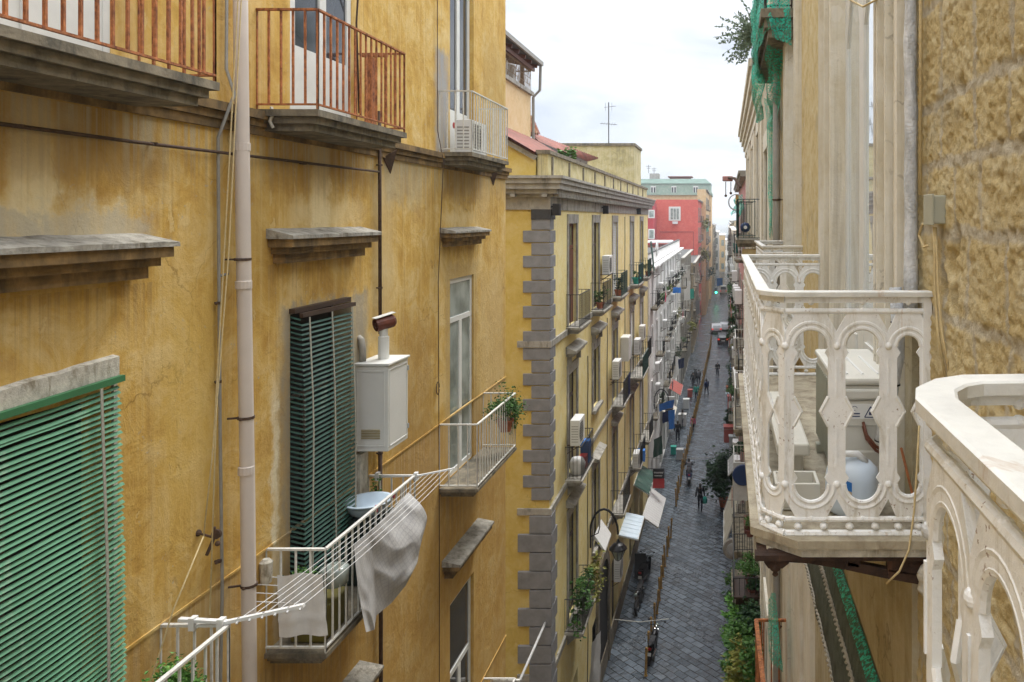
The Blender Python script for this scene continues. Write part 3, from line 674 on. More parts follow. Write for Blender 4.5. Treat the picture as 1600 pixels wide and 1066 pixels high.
mb.box(LX - .02, LX + .10, -6, Y1 + .10, zS - .10, zS - .02); mb.box(LX - .02, LX + .06, -6, Y1 + .06, zS - .17, zS - .103); mb.box(LX - .02, LX + .035, -6, Y1 + .03, zS - .25, zS - .173)
mb.build('string_course', M['hood_plaster'], B1)
MB().box(LX - .02, LX + .012, -6, Y1 + .02, H - 3.28, H - 3.255).build('sill_course', M['ochre'], B1)
MB().box(LX - .02, LX + .012, -6, Y1 + .02, H - 3.28 - dz, H - 3.255 - dz).build('sill_course', M['ochre'], B1)
# balconies
bal = [('rust_rail', -3.96, 3.85, 5.95, zS), ('rust_rail', -3.96, 7.45, 9.46, zS), ('white_rail', -4.04, 12.2, 14.2, zS),
       ('white_rail', -4.00, 4.1, 6.18, zL), ('white_rail', -3.96, 7.6, 9.78, zL), ('white_rail', -3.95, 12.2, 14.4, zL),
       ('white_rail', -3.96, 7.6, 9.78, zL - dz * 2), ('white_rail', -3.95, 11.2, 14.4, zL - dz)]
for (mt, xf, a, b, z) in bal:
    up = z > H
    if mt == 'white_rail' and z < H - 7 and a < 10: continue
    s_ = slab(LX, xf - .03, a + .02, b - .02, z, .20 if up else .15, 3).build('balcony_slab', M['stone'], B1)
    h_ = .97 if up else 1.02
    bar_railing('railing', LX, xf + (0 if xf > LX else 0), a, b, z, h_, M[mt], s_, .125 if up else .135, .018 if mt == 'rust_rail' else .016, .034, .004)
mb = MB()   # middle cross bar of rusty pair
rl = MB()
# hoods above the windows
hood(B1, LX, 3.9, 6.0, H - .455, .29, .31); hood(B1, LX, 7.6, 9.55, H - .45, .27, .32); hood(B1, LX, 12.2, 14.07, H - .45, .26, .28)
for yy in ((3.9, 6.08), (7.6, 9.55), (12.3, 14.1)): hood(B1, LX, yy[0], yy[1], H - .47 - dz, .30, .30)
# doors and windows
casement(B1, LX, 12.67, 13.86, zL, H - 1.0, .06, frame='white_wood', glass='glass_pale', transom=2.55, fw=.085)
casement(B1, LX, 12.67, 13.86, zL - dz, H - 1.02 - dz, .08, frame='white_wood', glass='glass', transom=1.95, fw=.09)
casement(B1, LX, 8.02, 9.33, zL - dz, H - 1.02 - dz, .15, frame='white_wood', glass='glass', transom=2.3, fw=.07)
casement(B1, LX, 8.02, 9.33, zL, H - 1.0, .24, frame='wood_dark', glass='dark', transom=2.3, fw=.05)
casement(B1, LX, 4.35, 5.72, zL, H - 1.37, .24, frame='wood_dark', glass='dark', transom=2.3, fw=.05)
for (a, b) in ((4.35, 5.72), (8.02, 9.33), (12.67, 13.86)):
    fr = casement(B1, LX, a, b, zS, zS + 3.3, .03 if a < 12 else .10, frame='white_wood', glass='glass', leaves=2, transom=None, fw=.10)
    mb = MB()      # solid lower panels of the doors
    ym = (a + b) / 2; xr = LX - (.03 if a < 12 else .10)
    for (p, q) in ((a + .10, ym - .07), (ym + .07, b - .10)): mb.box(xr - .018, xr + .018, p, q, zS + .10, zS + .78)
    mb.build('door_panel', M['white_wood'], fr)
# flaking lintels and side jamb strips
y0_, y1_ = 4.0, 5.70
mb = MB(); rows = []
for i in range(15):
    y = y0_ + (y1_ - y0_) * i / 14; j = .012 * noise.noise(Vector((y * 7, 0, 0)))
    sl_ = .05 * (y - y1_)
    rows.append([(LX - .01, y, H - 1.17 + sl_), (LX + .05, y, H - 1.17 + sl_), (LX + .05 + j, y, H - 1.02 + sl_ + j), (LX - .01, y, H - 1.005 + sl_ + j)])
mb.sheet(rows); mb.poly(rows[0]); mb.poly(rows[-1][::-1]); mb.build('lintel', M['lime'], B1)
MB().box(LX - .01, LX + .02, 5.685, 5.72, zL, H - 1.17).build('jamb', M['lime'], B1)
MB().bar((LX + .03, 8.0, H - .965), (LX + .03, 9.20, H - .96), .07, .05).build('lintel', M['wood_dark'], B1)
# blinds
blind(0, LX + .075, 4.15, 5.66, zL + .05, H - 1.20, M['slat'], M['tape'], 'wide mint green slatted blind covering the nearest door at the left edge', yaw=.02, slope=.05, bulge=.05, tapes=(.18, .87), pitch=.042, wd=.028, tilt=44)
bt = blind(0, LX + .11, 8.02, 9.14, zL + .03, H - 1.04, M['slat_dark'], M['tape'], 'dark bottle green slatted blind beside the white boiler cabinet', bulge=.04, tapes=(.10, .52, .93), pitch=.052, wd=.027, tilt=42, sagtop=False, head='wood_dark')
mb = MB(); k_ = 0
while zL + .06 + k_ * .052 < H - 1.05:
    z_ = zL + .06 + k_ * .052; xo = LX + .11 + .04 * math.sin((H - 1.04 - z_) / 3.2 * math.pi * .8)
    mb.sheet([[(LX - .02, 8.03, z_ + .045), (LX - .02, 8.015, z_ + .03)], [(xo, 8.03, z_ + .008), (xo, 8.015, z_ - .008)]]); k_ += 1
mb.build('side_slats', M['slat_dark'], bt)
# =============== THINGS ON THE OCHRE FACADE ===============
def pipe_thing(name, pts, r, mat, label, cat='pipe', n=10, clamps=(), clampmat='pipe_iron', smooth=True, collars=()):
    t = thing(name, pts[0], label, cat)
    MB().tube(pts, r, n).build('pipe' if cat != 'cable' else 'cable', M[mat], t, smooth=smooth)
    for (c, axis) in clamps:
        m_ = MB(); c = Vector(c); m_.lathe(c - Vector((0, 0, .012)), [(r + .004, 0), (r + .009, 0), (r + .009, .024), (r + .004, .024)], 12)
        m_.bar(c, c + Vector(axis), .016); m_.ball(c + Vector((0, -r - .02, 0)), .014, 6, 4)
        m_.build('clamp', M[clampmat], t)
    for c in collars: MB().lathe((c[0], c[1], c[2] - .04), [(r, 0), (r + .006, .002), (r + .006, .07), (r, .075)], 14).build('collar', M[mat], t, smooth=False)
    return t
xp, yp = LX + .14, 7.02
pz = [ZW(y, 7.05) for y in (-200, 200, 405, 652, 915, 1200)]
pipe_thing('downpipe', [(xp - .03, yp - .05, H + 6), (xp - .015, yp - .01, H + 1.5), (xp, yp, H - .2), (xp + .02, yp + .03, H - 2.5), (xp + .03, yp + .05, H - 4.6), (xp + .03, yp + .05, .1)], .062, 'pvc',
    'smooth blush white plastic downpipe running down the ochre wall', clamps=[((xp - .005, yp, pz[2]), (-.14, -.06, 0)), ((xp + .012, yp + .02, pz[3]), (-.14, -.05, 0)), ((xp + .025, yp + .045, pz[4]), (-.16, -.05, 0))],
    collars=[(xp - .01, yp, H + .66), (xp + .003, yp, H - .6), (xp + .015, yp + .02, H - 2.3)])
# grey conduit left of it
cy = YW(338, LX)
pts = [(LX + .04, cy + .12, H + 6), (LX + .05, cy + .06, H + 1.35), (LX + .13, cy + .05, H + 1.12), (LX + .11, cy + .0, H + .98), (LX + .035, cy - .03, H + .72), (LX + .035, cy - .02, H - .4), (LX + .035, cy, H - 2), (LX + .04, cy + .02, H - 3.3), (LX + .035, cy - .01, H - 4.6), (LX + .035, cy, .1)]
pipe_thing('conduit', pts, .014, 'grey_pipe', 'thin grey conduit left of the blush downpipe', clamps=[((LX + .035, cy - .02, H + z), (-.04, 0, 0)) for z in (-.75, -1.45, -3.05)])
pipe_thing('conduit', [(LX + .03, cy + .01, H - .51), (LX + .03, yp - .05, H - .50)], .012, 'grey_pipe', 'short grey cross conduit joining the downpipe')
# ropes
hk = WP(318, 838, 6.35)
pipe_thing('pulley_rope', [WP(373, -250, 6.7), WP(372, 0, 6.7), WP(350, 400, 6.6), WP(333, 700, 6.5), hk], .006, 'rope', 'cream rope running down to the rusty wall hook', 'rope', 5)
pipe_thing('pulley_rope', [WP(378, -250, 6.72), WP(377, 0, 6.72), WP(357, 400, 6.6), WP(338, 640, 6.5), WP(328, 960, 6.2)], .006, 'rope', 'second cream rope hanging slack past the hook to the rack', 'rope', 5)
pipe_thing('pulley_rope', [hk, WP(270, 955, 6.1), WP(235, 1066, 6.0), WP(215, 1150, 5.9)], .006, 'rope', 'cream rope slanting down from the wall hook to the near balcony', 'rope', 5)
t = thing('wall_hook', WP(308, 830, 6.3), 'rusty forged pulley hook on the ochre wall above the near balcony', 'hook')
mb = MB(); a = Vector((LX, 6.62, WP(305, 833, 6.62).z)); b = Vector((LX + .22, 6.5, a.z + .01)); mb.tube([a, b], .010, 6)
mb.tube([b + Vector((.0, .0, .09)), b, b + Vector((-.05, -.02, -.14))], .013, 6); mb.ball(b + Vector((.03, 0, -.05)), .022, 8, 6); mb.ball(a, .03, 8, 5)
mb.build('hook', M['pipe_iron'], t)
t2 = MB().lathe((LX + .24, 6.5, b.z + .03), [(.012, -.015), (.04, -.012), (.03, 0), (.04, .012), (.012, .015)], 14, 'y'); t2.build('pulley_wheel', M['pipe_iron'], t)
# iron rod and rusty gas pipe
pipe_thing('tie_rod', [(LX + .05, 2.0, H + .6), (LX + .05, 5.8, H + .585), (LX + .05, 10.0, H + .61)], .014, 'pipe_iron', 'thin dark iron rod running level along the ochre wall', 'rod', 8, clamps=[((LX + .05, y, H + .59), (-.06, 0, 0)) for y in (4.9, 6.05, 8.2)])
pipe_thing('gas_pipe', [(LX + .05, 9.98, H + 1.4), (LX + .05, 9.99, H + .2), (LX + .05, 10.0, H - 1.5)], .022, 'pipe_iron', 'rusty vertical gas pipe above the boiler cabinet', clamps=[((LX + .05, 10.0, H + z), (-.05, 0, 0)) for z in (.7, -.9)])
pipe_thing('gas_pipe', [(LX + .05, 10.0, H - 2.85), (LX + .05, 10.02, H - 5.2), (LX + .05, 10.04, .2)], .026, 'pipe_iron', 'rusty vertical pipe below the boiler cabinet', clamps=[((LX + .05, 10.0, H + z), (-.05, 0, 0)) for z in (-3.05,)])
pipe_thing('telephone_wire', [(LX + .03, 12.04, H + 6), (LX + .03, 12.04, H + 1.4), (LX + .12, 12.05, H + .9), (LX + .04, 12.05, H - 1.0), (LX + .05, 12.07, H - 5), (LX + .03, 12.1, .3)], .007, 'pipe_iron', 'thin dark wire dropping down the ochre wall before the far balconies', 'cable', 5)
t = thing('wire_box', (LX + .04, 12.1, H - 2.72), 'small rusty wire clip loop on the ochre wall beside the tall white window', 'bracket')
MB().tube([(LX + .03, 12.06 + .06 * math.cos(a), H - 2.66 + .10 * math.sin(a)) for a in [k * .6 for k in range(11)]], .008, 5).build('loop', M['pipe_iron'], t)
# boiler cabinet
t = thing('boiler_cabinet', (-4.35, 9.65, H - 2.86), 'white metal boiler cabinet with vent grille fixed to the ochre wall', 'cabinet')
x0, x1, ya, yb, za, zb = LX + .002, -4.13, 9.40, 9.98, H - 2.85, H - 1.80
MB().box(x0, x1, ya, yb, za, zb).build('body', M['cabinet'], t, bevel=.008)
MB().box(x0, x1 + .02, ya - .02, yb + .02, zb + .002, zb + .03).build('top', M['cabinet'], t, bevel=.006)
mb = MB()
for (p, q, u, v) in ((x0 + .03, x0 + .045, za + .06, zb - .06), (x1 - .06, x1 - .045, za + .06, zb - .06)): mb.box(p, q, ya - .006, ya + .001, u, v)
mb.box(x0 + .045, x1 - .06, ya - .006, ya + .001, zb - .075, zb - .06); mb.box(x0 + .045, x1 - .06, ya - .006, ya + .001, za + .06, za + .075)
mb.build('front_frame', M['cabinet'], t)
mb = MB(); mb.box(x1 - .001, x1 + .006, ya + .03, ya + .045, za + .05, zb - .05); mb.box(x1 - .001, x1 + .006, yb - .05, yb - .035, za + .05, zb - .05); mb.box(x1 - .001, x1 + .006, ya + .045, yb - .05, zb - .065, zb - .05); mb.box(x1 - .001, x1 + .006, ya + .045, yb - .05, za + .05, za + .065)
mb.build('door', M['cabinet'], t)
mb = MB()
for k in range(6): mb.box(x0 + .09, x1 - .10, ya - .010, ya - .001, za + .16 + k * .02, za + .168 + k * .02)
mb.build('vent_grille', simple('brass_vent', (.34, .27, .12), .6, var=.2, scale=9, bmp=.1), t)
mb = MB()
for z in (za + .14, zb - .16): mb.lathe((x1 + .012, yb - .02, z), [(.012, 0), (.012, .06)], 8)
mb.build('hinge', M['silver'], t)
# flue on top
t = thing('boiler_flue', (-4.33, 9.72, zb + .03), 'short white flue with rusty cowl standing on the boiler cabinet', 'flue')
MB().lathe((-4.33, 9.72, zb + .031), [(.065, 0), (.065, .28), (.05, .285), (.05, .38)], 16).build('flue_pipe', M['cabinet'], t, smooth=False)
cw = MB(); c0 = Vector((-4.40, 9.64, zb + .46)); c1 = Vector((-4.20, 9.86, zb + .52))
ring = []
d_ = (c1 - c0).normalized(); u_ = d_.cross(Vector((0, 0, 1))).normalized(); v_ = u_.cross(d_)
for (tt, r_) in ((0, .08), (.05, .085), (.22, .085), (.25, .06)): ring.append([c0 + d_ * tt + (u_ * math.cos(a) + v_ * math.sin(a)) * r_ for a in [2 * math.pi * k / 14 for k in range(15)]])
cw.sheet(ring); cw.ball(c0 + d_ * .10, .07, 10, 6); cw.build('cowl', simple('rusted_cowl', (.13, .035, .018), .6, var=.6, scale=12, bmp=.4, dirt=(.4, .35, .3), dirt_amt=.4), t)
MB().prism([c0 + v_ * .088 - u_ * .06, c0 + v_ * .088 + u_ * .06, c0 + d_ * .26 + v_ * .095 + u_ * .06, c0 + d_ * .26 + v_ * .095 - u_ * .06], v_ * .006).build('cowl_cap', M['cabinet'], t)
t = thing('wall_elbow', (-4.48, 9.5, zb + .05), 'grubby bent vent elbow behind the boiler flue', 'vent')
MB().tube([(-4.50, 9.52, zb + .032), (-4.50, 9.52, zb + .18), (-4.52, 9.52, zb + .30), (-4.56, 9.52, zb + .33)], .04, 10).build('elbow', M['grey_trim'], t, smooth=True)
# white stick up wall end/plug etc: boards under the cabinet
t = thing('old_door_board', (-4.5, 9.9, zL), 'weathered pale board standing under the boiler cabinet', 'board')
MB().box(LX + .002, LX + .07, 9.42, 9.62, zL, H - 2.9).build('board', M['lime'], t)
# triangular iron brackets near the string course
for (px, py, lb) in ((603, 245, 'small rusty triangular hook under the string course beside the gas pipe'), (767, 272, 'small rusty triangular hook under the string course at the far corner')):
    Y = YW(px, LX); z = ZW(py, Y)
    tag(MB().prism([(LX + .01, Y - .12, z - .02), (LX + .12, Y + .05, z + .10), (LX + .01, Y + .10, z - .22)], (.012, 0, 0)).build('iron_hook', M['pipe_iron']), lb, 'hook')
# laundry rack and its lines
t = thing('laundry_rack', (-3.9, 8, H - 3.3), 'white drying rack with slack lines strung between two lower balconies', 'laundry rack')
a0, a1 = WP(280, 968, 6.16), WP(475, 946, 6.2); b0, b1 = WP(585, 745, 9.78), WP(710, 732, 9.8)
a0.x = max(a0.x, LX + .05)
am = WP(355, 972, 6.18); bm = WP(655, 743, 9.78)
MB().bar(a0, am, .040, .024).bar(am, a1, .038, .026).build('arm', M['white_plastic'], t)
MB().bar(b0, bm, .035, .02).bar(bm, b1, .030, .018).build('arm', M['white_plastic'], t)
for (c) in (WP(302, 970, 6.17), WP(346, 972, 6.17), WP(590, 742, 9.78), WP(650, 742, 9.79)): MB().box(c.x - .022, c.x + .022, c.y - .03, c.y + .03, c.z - .07, c.z + .03).build('clamp', M['white_plastic'], t)
mb = MB()
LN = []
for k in range(6):
    u = k / 5; p = am.lerp(a1, .15 + .82 * u); q = bm.lerp(b1, .12 + .85 * u); pts = []
    for i in range(9):
        f = i / 8; r_ = p.lerp(q, f); r_.z -= .10 * 4 * f * (1 - f) * .5; pts.append(r_)
    LN.append(pts); mb.tube(pts, .0027, 4)
for p in LN: mb.tube([p[0] + Vector((0, 0, .0)), p[0] + Vector((0, -.03, -.02))], .011, 5)
mb.build('line', M['white_plastic'], t)
mb = MB()
for p in LN[::2]: mb.ball(p[0], .018, 6, 4)
mb.build('line_peg', M['wood_dark'], t)
# little line rack on the near side of the balcony
t = thing('clothes_airer', (-4.2, 7.2, H - 3.55), 'small white line airer hooked on the near side of the balcony', 'airer')
mb = MB()
for k in range(4):
    y = 7.56 - k * .10; mb.tube([(-4.62 + .0, y, H - 3.52 - k * .03), (-3.98, y, H - 3.55 - k * .03)], .005, 5)
mb.build('airer_lines', M['white_plastic'], t)
# tea towel
mb = MB(); rows = []
for i in range(15):
    f = i / 14; row = []
    for j in range(13):
        g = j / 12; px = 433 + (503 - 433) * g + f * (3 + 6 * g); py = 897 + 96 * f + (2 - 3 * g) + 2 * math.sin(g * 9)
        p = WP(px, py, 7.28 + .02 * math.sin(g * 11 + f * 2) + .03 * f + .012 * noise.noise(Vector((g * 4, f * 4, 0))))
        if abs(f - .72) < .03: p.y -= .012
        row.append(p)
    rows.append(row)
mb.sheet(rows, (0, .006, 0)); tag(mb.build('tea_towel', M['cloth_white'], smooth=True), 'white tea towel hanging flat on the near side of the white balcony', 'towel')
# checked sheet pegged on the lines
top = [(553, 852), (565, 842), (580, 829), (597, 812), (612, 797), (626, 782), (639, 770)]
bot = [(572, 988), (585, 984), (588, 962), (612, 942), (634, 915), (652, 880), (657, 838)]
mb = MB(); rows = []; m_ = 60; n_ = 50
def lerp_path(P, t):
    t *= len(P) - 1; i = min(int(t), len(P) - 2); f = t - i; return Vector(P[i]).lerp(Vector(P[i + 1]), f)
for i in range(n_ + 1):
    f = i / n_; row = []
    for j in range(m_ + 1):
        g = j / m_; a = lerp_path(top, g); b = lerp_path(bot, g); q = a.lerp(b, f)
        q.x += math.sin(f * math.pi) * (g - .3) * 26 * (1 if g > .3 else .35)
        Yb = 7.98 + 1.55 * g + .10 * f * math.sin(g * 5)
        fold = .045 * math.sin(g * 13 - f * 6 + 2 * noise.noise(Vector((g * 2, f * 2, 1)))) * (.3 + .7 * f) + .05 * abs(math.sin(g * 8 - f * 5 + 2 * noise.noise(Vector((g * 2.5, f * 2.5, 9))))) * (.3 + f) + .045 * noise.noise(Vector((g * 4.2, f * 3.6, 5))) + .010 * math.sin(g * 34 - f * 8 + 3 * noise.noise(Vector((g * 3, f * 3, 4))))
        Y = Yb + fold
        row.append(WP(q.x, q.y, Y))
    rows.append(row)
mb.sheet(rows); tag(mb.build('bed_sheet', M['check'], smooth=True), 'crumpled grey checked sheet pegged on the drying lines', 'sheet')
for (px, py, lb) in ((588, 792, 'pink clothes peg left on the checked sheet'), (615, 770, 'pink clothes peg right on the checked sheet')):
    c = WP(px, py + 3, 8.8 if px < 600 else 9.2); tag(MB().box(c.x - .012, c.x + .012, c.y - .01, c.y + .01, c.z - .04, c.z + .04).add([(c.x - .02, c.y - .012, c.z), (c.x + .02, c.y - .012, c.z), (c.x, c.y - .012, c.z + .05)], [(0, 1, 2)]).build('clothes_peg', M['pink']), lb, 'peg')
# basin, herb, plants on balconies
c = WP(590, 800, 9.3)
tag(MB().lathe((-4.26, 9.15, H - 3.50), [(.16, 0), (.20, .02), (.25, .10), (.27, .14), (.28, .14), (.275, .155), (.24, .15), (.19, .06), (.02, .05)], 24).build('wash_basin', M['bluewhite'], smooth=True), 'pale blue round wash basin on a stand behind the balcony rail', 'basin')
tag(MB().box(-4.5, -4.05, 8.95, 9.4, zL + .005, H - 3.52).build('laundry_bin', M['slat_back'], bevel=.02), 'dark bin standing under the pale blue basin', 'bin')
tag(MB().box(-4.40, -4.05, 7.75, 8.25, zL + .005, zL + .35).build('storage_crate', simple('olive_plastic', (.14, .12, .02), .6, var=.3, scale=8), bevel=.02), 'olive storage crate on the white balcony floor behind the towel', 'crate')
potted((-4.32, 7.85, zL + .36), 'small leafy green plant behind the tea towel', .16, .34, 260, 'leaf', .05, ps=.09)
tag(MB().lathe((-4.05, 7.95, zL + .5), [(.10, 0), (.13, .02), (.14, .18), (.10, .2), (.02, .2)], 14).build('plastic_bucket', M['glass_pale'], smooth=True), 'dull grey green bucket behind the front rail beside the small leafy plant', 'bucket')
potted((-4.38, 9.62, H - 3.6), 'thin green sprig rising over the far balcony rail', .05, .34, 70, 'leaf_bright', .045, ps=.07)
potted((-4.14, 5.74, H - 3.88), 'dense bright green herb in the bottom left corner by the white rail', .15, .30, 4200, 'leaf_bright', .034, ps=.16)
tag(MB().lathe((-4.50, 7.52, H - 3.58), [(.02, 0), (.05, .02), (.06, .22), (.03, .25)], 10).build('rusty_bell', M['lime']), 'pale conical cover hanging at the rusty rail end', 'cover')
potted((-4.02, 14.0, zL + .42), 'spreading green shrub overhanging the far white balcony rail', .30, .50, 1500, 'leaf', .055, ps=.16, droop=.1)
mb = MB(); leaves(mb, (-3.93, 14.35, zL + .55), (.07, .07, .45), 260, .05, droop=.6); tag(mb.build('trailing_vine', M['leaf']), 'green vine trailing down the far corner of the white balcony', 'plant')
# AC on the upper far balcony and odds and ends
ac_door = make_ac((-4.30, 12.95, zS + .02), 'white air conditioner standing on the small upper balcony', .75, .55, .28, bracket=False)
tag(MB().lathe((-4.40, 12.42, zS + .45), [(.05, 0), (.05, .006)], 12, 'x').build('red_reflector', M['red']), 'small red round disc on the wall end of the small upper balcony', 'disc')
tag(MB().box(-4.38, -4.28, 9.30, 9.42, zS + .002, zS + .9).box(-4.42, -4.10, 9.30, 9.34, zS + .9, zS + .94).build('iron_stand', M['rust_rail'], bevel=.01), 'rusty iron cabinet standing at the far end of the rusty balcony', 'stand')
pipe_thing('aerial_cable', [(LX + .02, 9.15, H + 2.9), (LX + .1, 9.3, H + 2.75), (LX + .03, 9.4, H + 2.4), (LX + .04, 9.45, H + 1.3)], .012, 'pipe_iron', 'knotted rusty cable hanging on the wall behind the rusty balcony', 'cable', 5)
mb = MB(); mb.tube([WP(424, 168, 7.5), WP(426, 180, 7.45), WP(422, 190, 7.45), WP(427, 200, 7.46)], .016, 6); tag(mb.build('rag', M['lime']), 'twisted pale rag tied at the near corner of the rusty balcony', 'rag')
# =============== PALE YELLOW PALAZZO WITH QUOINS ===============
XB = -5.06; YA, YB = 22.0, 49.8
B2 = thing('yellow_palazzo', (-9, 36, 0), 'pale yellow palazzo with grey quoins, dentil cornice and balconies beyond the side alley', 'building')
zC = H + .62             # underside of the cornice
FL = [H - 3.46, H - 8.25, H - 13.0]
bays = [25.3, 29.85, 34.95, 41.3, 46.0]
holes = []
for yc in bays: holes.append((yc - .68, yc + .68, FL[0], H - .15))
for k, yc in enumerate(bays):
    holes.append((yc - .68, yc + .68, FL[1] if k != 1 else FL[1] + 1.0, H - 5.0))
    holes.append((yc - .68, yc + .68, FL[2] if k != 1 else FL[2] + .4, H - 9.6))
    if k != 1: holes.append((yc - .95, yc + .95, .1, 3.6))
holes.append((30.0 - .9, 30.0 + 2.1, .1, 3.4))
mb = MB(); wallX(mb, XB, YA, YB, 0, zC + .3, [(*h, .22) for h in holes], s=-1); mb.build('street_wall', M['yellow'], B2)
mb = MB(); shellbox(mb, -17, XB, YA, YB, 0, zC + .3, 'x'); mb.build('end_wall', M['yellow_end'], B2)
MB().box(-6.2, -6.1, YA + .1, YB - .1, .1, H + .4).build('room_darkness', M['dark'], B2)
# cornice, frieze, dentils
def band(mb, e, z0, z1, x=XB, ya=YA, yb=YB): # wraps the street face and the end face
    mb.box(-17, x + e, ya - e, yb + e, z0, z1)
mb = MB(); band(mb, .05, H + .26, zC); mb.build('frieze', M['grey_trim'], B2)
mb = MB(); 
for (e, a, b_) in ((.14, 0, .09), (.28, .092, .22), (.38, .222, .38), (.44, .382, .52), (.50, .522, .60)): band(mb, e, zC + a, zC + b_)
mb.build('cornice', M['grey_trim'], B2)
mb = MB()
y = YA - .1
while y < YB: mb.box(XB + .16, XB + .30, y, y + .11, zC + .002, zC + .088); y += .22
x = XB
while x > -8: mb.box(x - .14, x, YA - .30, YA - .16, zC + .002, zC + .088); x -= .9
tag(mb.build('dentils', M['grey_trim'], B2), kind='stuff')
mb = MB(); mb.box(-5.42, XB - .05, YA + .1, YB - .1, zC + .605, zC + 1.25); mb.build('parapet', M['yellow_old'], B2)
mb = MB()
for k in range(11):
    y = YA + .5 + k * 2.45; mb.box(XB - .06, XB - .01, y, y + .14, zC + .605, zC + 1.2)
mb.box(-5.46, XB + .02, YA + .05, YB - .05, zC + 1.25, zC + 1.36); mb.build('parapet_coping', M['stone'], B2)
# string courses
for z in (FL[0] - .17, FL[1] - .17, FL[2] - .17):
    mb = MB(); band(mb, .07, z - .05, z + .13, XB, YA, YB); mb2 = mb
    mb.v = [(max(v[0], XB - .9), v[1], v[2]) for v in mb.v]; mb.build('string_course', M['grey_trim'], B2)
# quoins: long and short blocks on both faces, larger below the second course
mb = MB(); z = FL[1] - .22 - .0; k = 0
zq = H + .02
k = 0
while zq > FL[0] + .1:
    wd = .74 if k % 2 else .50; MB().box(XB - wd, XB + .05, YA - .05, YA + (.62 if k % 2 else .4), zq - .335, zq).build('quoin', M['quoin'], B2, bevel=.012); zq -= .36; k += 1
zq = FL[0] - .24; k = 1
while zq > FL[1] + .2:
    wd = .74 if k % 2 else .50; MB().box(XB - wd, XB + .05, YA - .05, YA + (.62 if k % 2 else .4), zq - .335, zq).build('quoin', M['quoin'], B2, bevel=.012); zq -= .365; k += 1
zq = FL[1] - .24; k = 0
while zq > .4:
    wd = .88 if k % 2 else .55; MB().box(XB - wd, XB + .085, YA - .085, YA + (.7 if k % 2 else .45), zq - .50, zq).build('quoin', M['quoin'], B2, bevel=.012); zq -= .53; k += 1
MB().box(XB - .50, XB + .07, YA - .07, YA + .5, H - .02, H + .27).build('corner_cap', simple('black_lead', (.045, .045, .045), .7, obj=False), B2)
# surrounds, doors, hoods
def surround(parent, X, y0, y1, z0, z1, w=.17, mat='grey_trim', s=1, top=.3):
    mb = MB(); mb.box(X - s * .01, X + s * .045, y0 - w, y0, z0, z1); mb.box(X - s * .01, X + s * .045, y1, y1 + w, z0, z1); mb.box(X - s * .01, X + s * .055, y0 - w, y1 + w, z1, z1 + top)
    mb.build('window_surround', M[mat], parent)
def shutter_door(parent, X, y0, y1, z0, z1, kind, rec=.12, s=1):
    if kind == 'wood':
        fr = casement(parent, X, y0, y1, z0, z1, rec, s, 'wood_brown', 'glass', 2, (z1 - z0) * .75, .10, 'door')
        MB().box(X - s * (rec - .03), X - s * (rec + .03), y0 + .1, y1 - .1, z0 + .05, z0 + (z1 - z0) * .74).build('door_panel', M['wood_brown'], fr)
    elif kind == 'dark': casement(parent, X, y0, y1, z0, z1, rec, s, 'wood_dark', 'glass', 2, (z1 - z0) * .72, .10, 'door')
    elif kind == 'white': casement(parent, X, y0, y1, z0, z1, rec, s, 'white_wood', 'glass_pale', 2, (z1 - z0) * .72, .09, 'door')
    else:
        mb = MB(); xa = X - s * .05
        mb.box(xa - .02, xa + .02, y0, y0 + .05, z0, z1); mb.box(xa - .02, xa + .02, y1 - .05, y1, z0, z1); ym = (y0 + y1) / 2; mb.box(xa - .02, xa + .02, ym - .04, ym + .04, z0, z1)
        z = z0
        while z < z1 - .04: mb.bar((xa, y0 + .05, z + .03), (xa, y1 - .05, z + .03), .05, .012, up=(s * .7, 0, .7)); z += .075
        mb.build('shutter', M['shutter_grey' if kind == 'grey' else 'white_wood' if kind == 'wshut' else 'slat_dark'], parent)
        MB().box(X - s * .15, X - s * .13, y0, y1, z0, z1).build('pane', M['dark'], parent)
kinds = [['wood', 'dark', 'wshut', 'grey', 'dark'], ['dark', 'dark', 'dark', 'wshut', 'grey'], ['dark', 'dark', 'dark', 'white', 'grey']]
